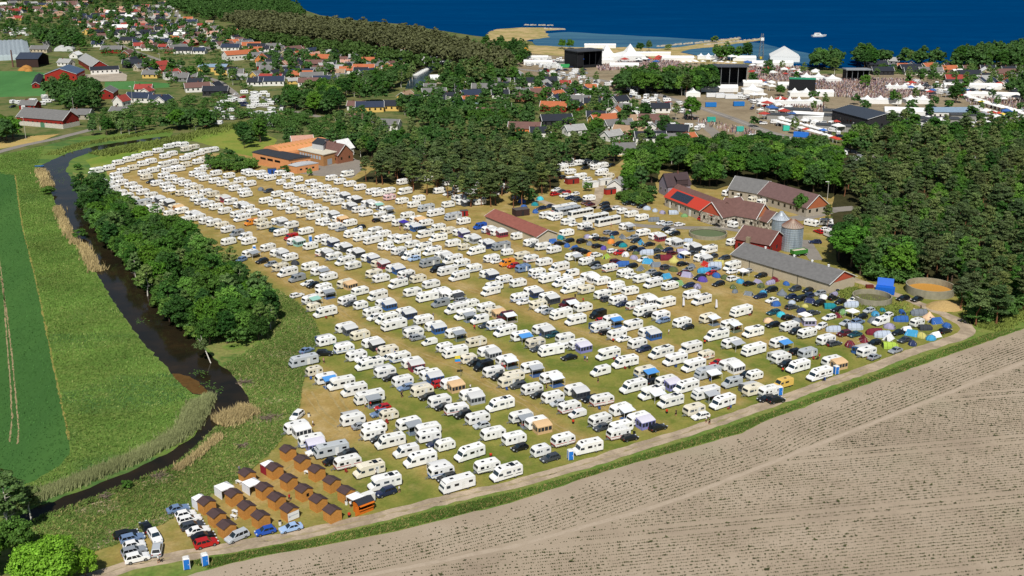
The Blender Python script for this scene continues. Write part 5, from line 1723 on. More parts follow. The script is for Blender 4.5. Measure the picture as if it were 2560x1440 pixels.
def tent_parts(shape):
 key = ('tent', shape)
 if key in _cache:
  return _cache[key]
 b = MB()
 if shape == 'd':
  rs = [(1.0, 0.0), (0.97, 0.3), (0.86, 0.62), (0.66, 0.95), (0.38, 1.2), (0.12, 1.3)]
  b.rings([(r * 1.35, z) for r, z in rs], 8, 0, True, 1.15, 0.9)
  fly = b.mesh('flysheet', M_CANVAS)
  b = MB()
  q = [(1.32 * 1.12, -0.32, 0.05), (1.32 * 1.12, 0.32, 0.05), (1.05 * 1.15, 0.24, 0.78), (1.05 * 1.15, -0.24, 0.78)]
  quad_on(b, q, 0.06)
  door = b.mesh('door_flap', M_PVC)
  b = MB()
  for s in (1, -1):
   pts = [(math.cos(a) * 1.35 * 1.17 * 0.92, s * math.cos(a) * 1.35 * 0.9 * 0.62, math.sin(a) * 1.36) for a in np.linspace(0, math.pi, 9)]
   for p, q in zip(pts[:-1], pts[1:]):
    b.tube(p, q, 0.025, 0.025, 4)
  pole = b.mesh('pole', M_STEEL)
  parts = [('flysheet', fly), ('door_flap', door), ('pole', pole)]
 elif shape == 'T':
  prof = [(-1.15, 0), (-1.08, 0.7), (-0.75, 1.35), (-0.3, 1.62), (0.3, 1.62), (0.75, 1.35), (1.08, 0.7), (1.15, 0)]
  b = MB()
  sec = [(-2.3, 0.55), (-1.6, 0.9), (-0.4, 1.0), (0.9, 1.0), (1.9, 0.98)]
  vs = [(x, p[0] * s, p[1] * s) for x, s in sec for p in prof]
  n = len(prof)
  fs = [tuple(range(n))]
  for k_ in range(len(sec) - 1):
   fs += [(k_ * n + i + 1, k_ * n + i, (k_ + 1) * n + i, (k_ + 1) * n + i + 1) for i in range(n - 1)]
  fs.append(tuple(range((len(sec) - 1) * n, len(sec) * n))[::-1])
  b.add(vs, fs)
  fly = b.mesh('flysheet', M_CANVAS)
  b = MB()
  b.hexa([(1.88, -0.7, 0.03), (1.96, -0.7, 0.03), (1.96, 0.7, 0.03), (1.88, 0.7, 0.03)], [(1.88, -0.5, 1.3), (1.93, -0.5, 1.3), (1.93, 0.5, 1.3), (1.88, 0.5, 1.3)])
  door = b.mesh('door_flap', M_PVC)
  parts = [('flysheet', fly), ('door_flap', door)]
  for x, s in sec[1:]:
   b = MB()
   for (ya, za), (yb, zb) in zip(prof[:-1], prof[1:]):
    b.tube((x, ya * s * 1.01, za * s * 1.01), (x, yb * s * 1.01, zb * s * 1.01), 0.03, 0.03, 4)
   parts.append(('hoop', b.mesh('hoop', M_DARKP)))
 elif shape == 'p':
  b.rings([(2.1, 0.0), (2.0, 0.55), (0.9, 1.5), (0.08, 2.5)], 10)
  fly = b.mesh('flysheet', M_CANVAS)
  b = MB()
  quad_on(b, [(2.02, -0.3, 0.05), (2.02, 0.3, 0.05), (1.35, 0.22, 1.2), (1.35, -0.22, 1.2)], 0.05)
  door = b.mesh('door_flap', M_PVC)
  b = MB()
  b.tube((0, 0, 2.4), (0, 0, 2.75), 0.05, 0.03, 5)
  parts = [('flysheet', fly), ('door_flap', door), ('pole', b.mesh('pole', M_STEEL))]
 elif shape == 'a':    # ridge tent
  b.hexa([(-1.7, -1.15, 0.01), (1.7, -1.15, 0.01), (1.7, 1.15, 0.01), (-1.7, 1.15, 0.01)], [(-1.25, -.06, 1.45), (1.35, -.06, 1.5), (1.35, .06, 1.5), (-1.25, .06, 1.45)])
  fly = b.mesh('flysheet', M_CANVAS)
  b = MB()
  quad_on(b, [(1.69, -0.45, 0.05), (1.69, 0.45, 0.05), (1.45, 0.1, 1.1), (1.45, -0.1, 1.1)], 0.04)
  door = b.mesh('door_flap', M_PVC)
  b = MB()
  for s in (-1, 1):
   b.tube((1.3 * s, 0, 1.45), (2.6 * s, 0, 0.02), 0.02, 0.02, 4)
   b.tube((1.0 * s, .6, .8), (1.2 * s, 1.9, 0.02), 0.02, 0.02, 4)
   b.tube((1.0 * s, -.6, .8), (1.2 * s, -1.9, 0.02), 0.02, 0.02, 4)
  parts = [('flysheet', fly), ('door_flap', door), ('guy_rope', b.mesh('guy_rope', M_WHITE))]
 elif shape == 'h':    # frame house tent
  x0, x1, y0, y1 = -1.9, 1.9, -1.5, 1.5
  b.hexa([(x0, y0, 0.01), (x1, y0, 0.01), (x1, y1, 0.01), (x0, y1, 0.01)], [(x0 + .2, y0 + .2, 1.6), (x1 - .2, y0 + .2, 1.6), (x1 - .2, y1 - .2, 1.6), (x0 + .2, y1 - .2, 1.6)])
  fly = b.mesh('flysheet', M_CANVAS)
  b = MB()
  b.hexa([(x0, y0, 1.6), (x1, y0, 1.6), (x1, y1, 1.6), (x0, y1, 1.6)], [(x0 + .5, -0.05, 2.15), (x1 - .5, -0.05, 2.15), (x1 - .5, .05, 2.15), (x0 + .5, .05, 2.15)])
  roof = b.mesh('roof', M_CANVLT)
  parts = [('flysheet', fly), ('roof', roof)]
  for xa in (-1.5, -0.5, 0.5):
   b = MB()
   quad_on(b, [(xa, y0 + 0.07, 0.6), (xa + 0.8, y0 + 0.07, 0.6), (xa + 0.8, y0 + 0.16, 1.35), (xa, y0 + 0.16, 1.35)], 0.03)
   parts.append(('window', b.mesh('window', M_PVC)))
 _cache[key] = parts
 return parts


def tent_join(shape):
 key = ('tj', shape)
 if key not in _cache:
  b = MB()
  mats = []
  for p in tent_parts(shape):
   me = p[1]
   for m in me.materials:
    if m not in mats:
     mats.append(m)
   o = len(b.v)
   b.v += [tuple(v.co) for v in me.vertices]
   for q in me.polygons:
    b.f.append(tuple(i + o for i in q.vertices))
    b.m.append(mats.index(me.materials[q.material_index]))
  _cache[key] = b.mesh('tent', mats)
 return _cache[key]


SHN = {'d': 'dome tent', 'T': 'tunnel tent', 'p': 'bell tent', 'h': 'frame tent', 'a': 'ridge tent'}


def tent(px, py, col, shape='d', size=1.0, rz=None, zone=None):
 x, y = P(px, py, 0.6)
 cc, cw = TCOL[col]
 rz = random.uniform(0, 6.28) if rz is None else rz
 s = size * random.uniform(0.92, 1.15)
 if py > 690:
  r = stamp('tent', [(p[0], p[1]) for p in tent_parts(shape)], (x, y, 0), rz, cc, None, s)
 else:
  r = stamp('tent', [(None, tent_join(shape))], (x, y, 0), rz, cc, None, s)
 tag(r, '%s %s' % (cw, SHN[shape]), 'tent', 'tents pitched on the camping field', zone, (x, y))
 PLACED.append((x, y, 'tent', cw, r))
 return r


def gazebo_parts(w=3.0, d=3.0, h=2.1, wallmat=None):
 key = ('gz', w, d, h)
 if key not in _cache:
  b = MB()
  x, y = w / 2, d / 2
  z = h + 0.85
  b.add([(-x, -y, h), (x, -y, h), (x, y, h), (-x, y, h), (0, 0, z), (-x, -y, h - .22), (x, -y, h - .22), (x, y, h - .22), (-x, y, h - .22)],
              [(0, 1, 4), (1, 2, 4), (2, 3, 4), (3, 0, 4), (5, 6, 1, 0), (6, 7, 2, 1), (7, 8, 3, 2), (8, 5, 0, 3)])
  parts = [('roof', b.mesh('roof', M_CANVAS))]
  for sx in (-1, 1):
   for sy in (-1, 1):
    b = MB()
    b.box(sx * (x - .06) - .04, sx * (x - .06) + .04, sy * (y - .06) - .04, sy * (y - .06) + .04, 0, h)
    parts.append(('leg', b.mesh('leg', M_WHITE)))
  _cache[key] = parts
 return _cache[key]


def gazebo(px, py, col='w', w=3.0, zone=None, rz=None, desc=None, group='party tents on the camping field', d=None):
 x, y = P(px, py, 2.0)
 c = {'w': ('#e6e6e6', 'white'), 'p': ('#3d3290', 'purple'), 't': ('#c9a27a', 'tan'), 'n': ('#232c58', 'navy'), 'k': ('#2a2c30', 'black'), 'b': ('#2f6fc0', 'blue')}[col]
 r = stamp('gazebo', gazebo_parts(w, d or w), (x, y, 0), heading(px, py) if rz is None else rz, c[0])
 tag(r, desc or '%s pop-up gazebo' % c[1], 'gazebo', group, zone, (x, y))
 PLACED.append((x, y, 'gazebo', c[1], r))
 return r

# ================================================================== WHAT STANDS ON THE FIELD (surveyed tile by tile; 4 units = 1 photo pixel)
DATA = {
 (640, 720): '''690 40 c+rg;410 70 kw;545 115 c+rG;575 190 Cb;690 240 m;895 395 c+ag;1040 470 cb;1160 545 c+ak;700 530 c+lb;685 650 kk>;475 730 is;880 605 c/u+lG;1005 675 c;1070 710 kw;1130 760 m;1320 625 cb;1315 695 kw;1440 690 c/u;580 830 Cb;
 700 905 c+rb;850 955 n;980 1020 n;1130 1095 i+rg;1265 1190 kr;965 1315 c+lg;1328 1265 Cb;1235 1250 ku;1050 1375 kg;1525 1355 c+rg;405 1390 c+aw;1290 840 c+ls;1350 895 kk;1466 930 c;1500 990 ku;1660 1025 cb+lg;1715 1085 kk;1560 745 c+ar;1665 825 kw;1745 865 c+ab;
 1843 960 kr;1950 950 c+at;1835 1130 c;1870 1185 kk;2005 1210 c/r;2070 1265 kk;2150 1065 c+as;2440 1165 m;2215 1300 c;2255 1370 ks;910 120 c;945 155 kd;1045 170 C;1165 240 c;1180 295 kw;1215 75 n;1290 150 c+ab;1305 305 m;1378 370 i;1575 445 c+ls;1612 495 kg;
 1490 240 c+an;1675 315 c;1787 380 c+ab;1735 525 Vw;1885 590 C;1990 640 i;1990 450 c+rg;2200 540 cb;2125 705 Cb;2180 745 kk;2275 770 vk;2320 630 c+as;2375 835 c;2430 885 kk;2510 920 cb;2500 720 c+rw;1712 90 i;1565 40 c;1845 40 c+aw;1985 75 c+rk;1845 145 vg;2000 205 m;
 2060 120 kg;2160 150 C;2090 265 n+rg;2235 310 vw;2300 195 c;2385 235 cb+at;2500 275 vm+rw;2402 370 c/u;2300 370 kd;2490 430 m;2345 30 n;1040 30 c;1720 1410 c;1180 1400 c;215 1000 0''',
 (1280, 720): '''75 95 c;115 140 kw;360 90 c+ad;262 165 c;300 215 kw;365 235 kg;490 260 i;560 150 vm+rw;710 195 c;860 255 vk;635 320 n;1000 315 c+rb;915 320 kr;1065 125 c;950 110 kd;905 65 c;1095 155 kn;1210 172 C/r;1330 228 i/k;1360 265 kk;1490 275 c;1510 322 ku;1700 345 c;1755 387 kk;
 1335 105 c+aw;1530 150 n;1795 65 c;1895 120 n;2290 235 i;1960 300 c+rw;2175 365 c+rw;2410 440 n;2045 470 m;2195 550 c+rs;2415 620 i;300 410 c+ag;400 465 kt;530 500 c;90 480 c+rb;233 548 cb/k;260 605 kd;390 625 i;655 560 c+al;575 575 kw;570 690 kk;960 660 n;885 395 c+lb;945 437 kk;
 1200 375 n;1048 465 c;1115 507 kw;1360 440 c+ab;1253 555 c;1315 607 kn;1490 645 m;1130 740 m;1785 600 n;1630 715 n;1940 668 Cb/r;1815 775 n;1955 850 is+rw;2200 940 vs;2175 765 c+aw;2050 745 kr;2425 868 C;2340 862 kk;885 825 v;1330 835 c/u+rb;1545 930 c+al;1430 930 kk;1740 985 m;
 1212 985 m;1395 1050 n+rw;1935 1050 i+rs;1585 1130 n;2105 1140 m;1820 1215 cb;1885 1278 kw;1085 1215 c+rw;1265 1305 c+al;1460 1390 kk;1090 1390 c;880 1318 c;895 1392 kd;655 1240 Vw;575 1190 c/r;407 1090 c;460 1150 ks;630 1015 c+ad;785 1105 kk;900 1120 c/r;200 1010 c;262 1068 kk;
 60 970 kd;40 900 cb;195 795 c+rs;390 895 c+rw;90 1285 c+rg;245 1350 c+at;2475 1050 cb+lg;2530 1095 kk;740 15 cb;1180 30 c;1050 5 c;590 0 m;200 30 c+an''',
 (1920, 720): '''30 15 kk;140 50 tgp;230 85 kn;325 105 kk;420 125 tn;510 150 kk;400 20 kk;515 50 kg;555 85 tw;655 95 kk;725 133 kk;615 180 ttT;700 212 kk;835 165 ts;845 230 gw;752 235 tG;935 285 kk;1010 222 ks;1075 255 tc;40 120 kw;80 155 tb;240 187 kd;335 222 tn;55 240 kt;135 265 tT;205 290 kk;
 370 265 gw;610 292 kw;5 320 te;50 365 kk;215 382 c;275 430 kk;285 320 tg;410 345 tlh;530 380 kw;390 450 c/k;780 345 ks;860 390 tsT;655 410 tsT;775 460 km;855 455 kt;1050 320 tg;1130 325 vw;1195 272 kw;1330 310 tbT;1215 380 tl;1490 342 C;1570 395 tkT;1510 250 tgT;1610 290 tep;1680 328 tb;1790 370 tb;
 1770 425 kk;1065 440 tmT;1145 465 ts;1205 492 tw;960 510 tm;1060 545 kk;1365 515 kd;1445 548 tn;1215 575 tL;1275 620 kg;1385 408 tw;1440 450 tc;1535 470 ty;1630 495 tc;1672 465 tw;580 515 c;660 550 kd;820 560 tm;985 635 c+lb;1060 685 kg;110 545 c+rb;395 650 cs;290 635 kk;130 700 c+lw;180 760 kk;
 300 785 m;640 730 c+at;515 860 m/k;150 945 vy;30 1090 kk;1350 100 kk;1490 107 kk;15 1030 c''',
 (640, 1080): '''555 85 c+al;760 190 is;610 205 kw;890 190 kk;915 300 c/r;1130 375 nb;1285 500 n;1298 598 kn;1340 92 m;1180 25 c;1215 55 kk;1500 185 v;1640 272 m;1890 128 C;1800 110 kn;2135 210 m;1850 390 c+lw;1905 450 kk;2010 520 i;2310 340 c/g;2500 405 m/k;1725 40 c;2370 15 c;770 285 kk''',
 (1280, 1080): '''20 65 c;75 150 kk;285 185 C;380 255 kd;510 80 c/r;755 150 m;1170 47 kk;1070 15 c/r''',
 (640, 360): '''30 290 c/r;70 322 c;140 338 c;245 290 c;320 320 c+ak;250 380 C;410 355 c+ak;550 385 c;335 420 c;440 440 c;610 420 c;755 340 c;840 375 c;940 400 c;1040 435 c;1160 475 c;1225 497 c;1335 532 cp;1460 567 c;1580 605 c;1700 642 is;1795 690 i;1920 605 c;1970 725 is;2075 772 c;2240 817 vB;2325 855 c+ar;
 2420 880 c+ar;910 300 n;50 450 tg;125 470 kd;215 500 c;315 520 c;100 565 c;190 590 c/u;365 558 c;275 625 c;430 580 c;510 600 c;365 662 c;590 635 c;660 665 c;470 700 c;575 725 c;745 700 c+ag;690 440 c+aa;500 468 Cb;570 485 c;628 515 c;770 475 c+ak;860 512 c+ag;735 545 c;815 580 c;975 550 c+ak;925 615 c+ag;
 1120 590 c+ag;1200 612 c+rG;1030 655 c;1100 690 c;1300 655 c+rg;830 745 c+aa;940 790 c;670 775 c/r;700 797 kw;795 820 c;850 852 kg;1040 830 kk;90 700 c;85 818 cb;225 770 c+as;355 810 c/k;30 770 cb;250 885 c/u;185 855 kt;400 852 tk;500 872 c;350 925 vr;390 970 c+aG;120 1035 c;220 1085 c+as;340 1132 c;60 1170 kk;
 150 1203 kg;390 1187 tk;245 1230 cb;315 1280 m;540 1222 c;410 1335 vg;635 1270 c+rg;725 1325 c;515 1390 kw;570 1412 kk;895 1395 c+at;675 1435 c;970 895 i;1065 930 i;1190 865 c;1275 900 c;1170 960 i;660 945 c;730 975 c+an;545 1020 c;860 1025 c+ad;985 1080 c+ad;670 1080 c/r+ad;780 1122 c;1130 1135 c+an;890 1167 m;
 970 1215 c;1230 1190 cb+ar;1385 1240 c+ab;1180 1295 cb;1250 1342 c;1505 1305 c/r;1530 1335 kk;1420 1395 n;1620 1347 cb;1750 1402 c;1385 940 c;1470 952 n;1305 1020 c;1335 1037 kw;1565 1002 c;1665 1032 m;1435 1072 c;1470 1092 kd;1550 1112 m;1580 1147 kl;1760 1072 m;1865 1110 c+as;1735 1187 ig;1965 1155 m;
 1820 1240 vk;2060 1192 c;1915 1270 i;2030 1322 m;2180 1242 c/u;2320 1295 c+an;2480 1355 c/u;2380 1422 c;1515 712 c;1320 745 c;1210 760 kk;1240 712 c/r;1430 785 c;1480 778 gp;1560 822 c+ab;1700 790 c;1605 752 c+aa;1825 832 c;1920 867 cb;1650 852 kk;1690 900 n;1820 937 m;2040 882 c+ap;1970 992 c;2150 940 c+as;
 2080 1027 Cb;2200 1067 m;2295 990 c+an;2450 1022 ig;2355 1142 c;2400 1172 kw;2510 1080 C;2510 1182 va''',
 (1280, 360): '''60 920 c;190 985 c;220 1012 kd;310 1025 c;420 1057 c/r;610 1125 c+rs;745 1172 c;820 1197 kk;850 1227 kg;980 1240 c/r;100 1115 cb;190 1147 c/r;320 1182 c;470 1232 m;590 1290 vw;110 1242 cu;15 1217 kr;250 1285 c;260 1322 kw;375 1342 i;505 1380 m;765 1325 c+aw;900 1370 c;1130 1290 c;1190 1322 kw;1295 1345 c;1410 1392 n;
 1580 1417 c;1040 1410 c/r;60 1390 c;620 1412 m;340 710 c;430 722 n;430 747 kw;560 777 c;620 802 kw;730 822 c/r;770 847 kd;1140 822 c+rs;550 890 c;1100 670 C;1195 700 c;1300 735 c;1420 757 tgT;1490 787 kw;1555 797 ks;1675 802 kw;1910 755 kr<;2060 805 kk<;2190 800 c<;1540 850 kk;1585 872 kw;1625 897 kk;1310 887 c/r;
 1440 920 c+ar;1605 975 c+as;1790 1022 c+ad;1970 1057 n;2215 977 c;1890 1135 c+as;1730 1090 gw;440 457 kw;495 470 kd;545 480 kr;430 500 kr;630 497 kw;525 515 kw;575 537 kn;635 547 kd;665 562 kk;770 540 c;740 587 ko;780 602 km;925 600 kk;930 632 kk;950 662 kk;1030 642 kw;1160 592 kk;1240 597 kd;1300 622 kk;
 375 960 ku;405 972 tb;490 932 tt;480 992 kk;565 965 kk;550 1010 tb;625 1037 tb;665 1052 kk;725 1077 kk;810 920 kw;755 922 tl;865 945 kk;930 947 kd;700 970 kk;775 992 tg;990 972 ta;965 880 kg;1020 895 kn;1110 927 tg;1065 997 kk;1110 1010 tt;860 1017 kk;915 1035 tp;1010 1067 kw;1075 1085 kr;1135 1102 tw;780 1100 ta;
 845 1110 kw;940 1122 tL;1220 1132 tl;1240 965 kk;1295 982 tc;1370 1000 kk;1200 1047 kk;1275 1057 kn;1350 1087 tsT;1465 1037 to;1555 1057 kn;1480 1122 kd;1540 1140 tmT;1620 1162 typ;1310 1155 kw;1360 1175 tc;1040 1175 km;1110 1202 tb;1195 1217 kk;1280 1242 tg;1440 1207 tg;1540 1232 kd;1615 1252 to;1710 1195 kk;
 1800 1217 tg;1390 1277 kg;1460 1302 kk;1540 1322 tc;1715 1287 km;1750 1307 tl;1940 1202 tr;2030 1212 tsT;1925 1267 tc;1995 1287 kr;2045 1310 tb;1880 1335 kk;1905 1352 tp;1615 1362 kk;1660 1390 tG;2065 1395 kk;2200 1222 n;2200 1275 kw;2310 1265 gw;2490 1312 kk;2210 1345 kw;2285 1370 tc;2375 1392 kk;2490 1412 to;1770 1412 kn;
 1855 1420 tl;2130 1330 to;1700 1075 tl;1690 1115 tb;1350 640 ts;1430 660 ts;1505 680 tl;1610 685 tsT;1725 712 tG;230 600 tt;100 570 tb;235 672 tb;290 640 kn;375 620 kn;30 530 ts;190 545 to;280 545 tT;120 625 tb;2160 490 c;2290 515 n;2420 555 cb;2510 580 c''',
 (0, 360): '''960 268 n;1090 238 c;1180 187 c+ak;1280 157 m;1370 127 c;1470 102 c;1580 67 c;1700 22 c;1760 10 c;1830 5 c;1940 30 c;1860 52 cb;1720 97 c;1650 122 c;1430 197 c+ag;1510 172 c;1330 237 c;1230 267 c;1440 287 c;1530 262 c;1640 207 n;1730 182 c;1860 207 cb;1980 177 c;2040 152 cb;1900 117 c;1850 142 c;1990 92 c;2050 72 n;2130 57 c;
 1760 242 c;1680 262 c;1790 248 c;1160 312 c+ag;1170 352 c+ag;1220 387 c+ad;1310 412 c;1360 447 c/r;1430 482 c+rg;1515 512 c;1570 547 c+ad;1660 582 c+ad;1750 632 cb+aa;1810 667 c;1920 702 c+ad;1985 732 c;2060 767 c;2140 787 c/k;2220 812 cb;2280 852 c;2370 887 vg;2450 920 v;2490 970 c/r;1010 382 c;1090 412 c;1140 447 c;
 1210 492 c/r;1270 522 c/r;1330 562 c;1420 592 is;1530 632 c;1570 662 c;1700 690 C;1860 757 c;2285 975 c;2500 1095 c+rg;2410 1157 ku^;1465 330 cb;1510 375 kk;1640 317 c+ad;1710 340 c+ar;1790 372 c;1570 392 c;1660 412 c;1850 392 c;1910 422 c+ag;1970 442 cb+aa;2060 482 c;2130 502 cb;1720 462 gw;1690 447 c;1820 487 c+ag;
 1910 497 c;1970 542 c;2010 577 c+rg;2080 602 c;2160 627 c;2250 667 c;2370 702 c;2420 737 m;2220 540 c+am;2310 577 c/r;2400 607 c+ad;2480 642 c;2530 682 c;2530 782 va;1950 297 c;2010 317 c;2050 342 c;2150 367 c;2160 292 c;2290 317 c;2230 392 c;2310 417 cb;2350 442 c;2440 472 c;2460 502 c;2500 397 c;2400 362 c;2530 300 c;
 2470 280 c;2060 232 c;2000 262 c''',
 (0, 1080): '''1265 1015 kk+;1330 1052 ku+;1340 1122 kw+;1340 1182 kg+;1370 1255 kwS;1455 945 kk^;1540 1042 kw^;1570 1170 ks^;1780 762 ku+;1855 817 kw+;1895 867 kw+;1925 930 kd+;1980 980 kw+;2030 1037 kk+;2060 1107 kr+;2370 1042 ksM''',
}
AWN['m'] = AWN['r']
ENT = []
for (ox, oy), s in DATA.items():
 for tok in s.replace('\n', ' ').split(';'):
  p = tok.split()
  if len(p) != 3 or p[2] == '0':
   continue
  ENT.append((ox + float(p[0]) / 4, oy + float(p[1]) / 4, p[2]))
# caravans half hidden in the pine grove and beyond it
rg = random.Random(5)
for poly, n in (([(900, 478), (1010, 455), (1130, 440), (1250, 450), (1330, 470), (1350, 505), (1270, 520), (1180, 515), (1060, 505), (960, 490)], 26), ([(930, 440), (1100, 420), (1250, 420), (1350, 430), (1330, 455), (1100, 440)], 12),
    ([(1395, 412), (1470, 405), (1540, 420), (1535, 445), (1470, 462), (1400, 455)], 20)):
 pts_ = poisson(PL(poly), 7.0)
 rg.shuffle(pts_)
 for x, y in pts_[:n]:
  a, bb = PX(x, y, 1.2)
  ENT.append((a, bb, rg.choice(['c', 'c', 'c', 'c+ag', 'n', 'kk', 'kw', 'c+ad'])))
ENT.sort(key=lambda e: -e[1])
random.seed(21)
# keep the neighbours of one row from standing in each other: nudge apart along the line of sight
POS = []
for a, bb, code in ENT:
 t = code[0]
 z = {'k': 0.7, 't': 0.6, 'g': 2.0, 'B': 1.6}.get(t, 1.25)
 x, y = P(a, bb, z)
 POS.append([x, y, 1.9 if t == 'k' else (1.7 if t in 'tg' else 2.35)])
Q = np.array(POS)
HD = np.array([heading(a, bb) for a, bb, c_ in ENT])
for it in range(14):
 for i in range(len(Q)):
  dx = Q[:, 0] - Q[i, 0]
  dy = Q[:, 1] - Q[i, 1]
  c_, s_ = math.cos(HD[i]), math.sin(HD[i])
  u = dx * c_ + dy * s_          # along the vehicles
  v = -dx * s_ + dy * c_         # across
  L = (np.where(Q[:, 2] > 2, 3.0, 2.1) + (3.0 if Q[i, 2] > 2 else 2.1)) * 0.93
  Wd = (np.where(Q[:, 2] > 2, 1.2, 0.95) + (1.2 if Q[i, 2] > 2 else 0.95))
  over = (np.abs(u) < L) & (np.abs(v) < Wd)
  over[i] = False
  for j in np.nonzero(over)[0]:
   pu, pv = L[j] - abs(u[j]), Wd[j] - abs(v[j])
   if pv < pu:
    sg = 1 if v[j] >= 0 else -1
    d_ = (-s_ * sg * pv * 0.5, c_ * sg * pv * 0.5)
   else:
    sg = 1 if u[j] >= 0 else -1
    d_ = (c_ * sg * pu * 0.5, s_ * sg * pu * 0.5)
   Q[j, 0] += d_[0] * 0.5
   Q[j, 1] += d_[1] * 0.5
   Q[i, 0] -= d_[0] * 0.5
   Q[i, 1] -= d_[1] * 0.5
for (a, bb, code), q in zip(ENT, Q):
 t = code[0]
 pt = (float(q[0]), float(q[1]))
 rest = code[1:]
 if t == 'k':
  rz = None
  ty = None
  fl = None
  if '^' in rest:
   rz = R((-57 if bb < 1365 else -78) if a < 500 and bb > 1000 else 60)
  if '<' in rest:
   rz = R(-50)
  if '>' in rest:
   rz = R(4)
  if '+' in rest:
   rz, fl = R(29), False
  if 'S' in rest:
   ty, rz, fl = 'suv', R(27), False
  if 'M' in rest:
   ty, rz, fl = 'mpv', R(44), True
  car(a, bb, rest[0], ty, rz, pt=pt, flip=fl)
 elif t == 't':
  if len(rest) < 2:
   rest += random.choice('ddddarT')[0].replace('r', 'a')
  tent(a, bb, rest[0], rest[1] if len(rest) > 1 else 'd', {'d': 1.08, 'T': 1.0, 'p': 0.85, 'h': 1.0, 'a': 1.0}[rest[1] if len(rest) > 1 else 'd'], None if len(rest) < 2 or rest[1] not in 'Th' else heading(a, bb) + random.choice((0, math.pi)) + R(-30))
 elif t == 'g':
  gazebo(a, bb, rest[0])
 else:
  col = 'w'
  stripe = None
  ex = []
  i = 0
  rz = None
  while i < len(rest):
   ch = rest[i]
   if ch == '/':
    stripe = rest[i + 1]
    i += 2
   elif ch == '+':
    ex.append((rest[i + 1], rest[i + 2]))
    i += 3
   elif ch == '<':
    rz = R(-50 + 180)
    i += 1
   else:
    col = ch
    i += 1
  if t == 'c' and stripe is None and col == 'w' and random.random() < 0.28:
   stripe = random.choice('ukg')
  if t == 'c' and col == 'w' and random.random() < 0.05:
   col = 'b'
  vehicle(t, a, bb, col, stripe, ex, rz, pt=pt)
# the small tents and dark cars packed between them in front of the long shed
nadd = 0
for x, y in poisson(PL([(1500, 600), (1620, 585), (1720, 605), (1850, 660), (1990, 700), (2140, 740), (2280, 790), (2350, 828), (2270, 858), (2130, 822), (1980, 780), (1850, 738), (1720, 690), (1600, 650)]), 4.4):
 if nadd >= 110 or any((x - p[0]) ** 2 + (y - p[1]) ** 2 < (5.2 if p[2] in ('caravan', 'motorhome', 'van') else 3.7) ** 2 for p in PLACED):
  continue
 a, bb = PX(x, y, 0.7)
 if random.random() < .42:
  car(a, bb, random.choice('kkkkdnnguwm'), pt=(x, y))
 else:
  tent(a, bb, random.choice('ggsolnGbcmwykt'), random.choice('ddaT'), .82)
 nadd += 1
print('added', nadd)
# single cars and vehicles with a heading of their own
car(640 + 505 / 4, 720 + 620 / 4, 'u', 'sedan', R(56), flip=False)
car(640 + 410 / 4, 720 + 1275 / 4, 'w', 'suv', R(72), flip=True)
car(703 + 295, 0 + 0 + 1252 - 0, 'n', 'estate', R(24)) if False else None
car(725 + 2, 1080 + 948 / 4, 'l', 'sedan', R(28), flip=True, pt=P(727, 1318, 0.7), desc='light blue saloon car')
car(663, 1326, 'B', 'hatch', R(28), flip=True, desc='bright blue hatchback')
car(2320, 700 + 30, 'k') if False else None
for a, bb, c_ in ((1411, 520, 'w'), (1420, 527, 's'), (1452, 533, 'w'), (1490, 545, 'w'), (1520, 553, 'w')):
 vehicle('B', a, bb, c_, 'r' if a == 1411 else None, (), R(36), desc={1411: 'white touring coach with a red stripe and red front', 1420: 'long grey touring coach beside the red striped coach', 1452: 'beige white touring coach in the middle of the coach row', 1490: 'white touring coach fourth in the coach row', 1520: 'white touring coach nearest the camera in the coach row'}[a], zone='', near=True)
# caravans and cars standing in the village and the festival area
rg = random.Random(9)
for poly, n in (([(290, 15), (430, 10), (480, 60), (300, 60)], 22), ([(180, 60), (440, 70), (560, 110), (540, 135), (380, 130), (220, 90)], 30), ([(560, 245), (640, 225), (720, 270), (690, 290), (600, 295), (555, 310), (500, 330)], 34), ([(20, 255), (150, 240), (150, 265), (40, 280)], 8),
    ([(1300, 145), (1420, 150), (1400, 175), (1320, 170)], 22), ([(1400, 205), (1560, 240), (1640, 290), (1560, 290), (1420, 235)], 16), ([(1560, 290), (1760, 320), (1740, 360), (1640, 380), (1520, 345)], 34), ([(1830, 380), (2000, 365), (2160, 390), (2150, 410), (1950, 385)], 20),
    ([(620, 110), (900, 130), (980, 170), (880, 200), (760, 210), (640, 190)], 30), ([(1050, 150), (1120, 140), (1130, 165), (1060, 165)], 8), ([(2010, 570), (2060, 555), (2095, 570), (2085, 610), (2040, 620)], 9), ([(2350, 390), (2560, 400), (2560, 430), (2400, 430)], 9),
    ([(640, 300), (700, 300), (690, 322), (640, 318)], 5), ([(1300, 150), (1420, 150), (1500, 200), (1640, 235), (1760, 282), (1700, 292), (1560, 242), (1400, 212)], 75), ([(1840, 235), (2060, 305), (2250, 296), (2560, 285), (2560, 330), (2350, 322), (2100, 348), (1900, 310)], 70), ([(1870, 332), (2000, 362), (2060, 376), (1840, 386)], 26), ([(2250, 205), (2560, 215), (2560, 250), (2300, 235)], 30), ([(0, 70), (85, 75), (80, 92), (0, 92)], 12)):
 pts_ = poisson(PL(poly), 7.5)
 rg.shuffle(pts_)
 for x, y in pts_[:int(n * 1.7)]:
  q = rg.random()
  a_ = rg.uniform(0, 6.28)
  if q < (0.72 if poly[0][0] < 1250 else 0.5):
   OVERFLOW.append((rg.choice('ccCc'), x, y, a_, '#e4e4e2'))
  else:
   OVERFLOW.append(('k', x, y, a_, BCOL[rg.choice('kdgwsnr')][0]))
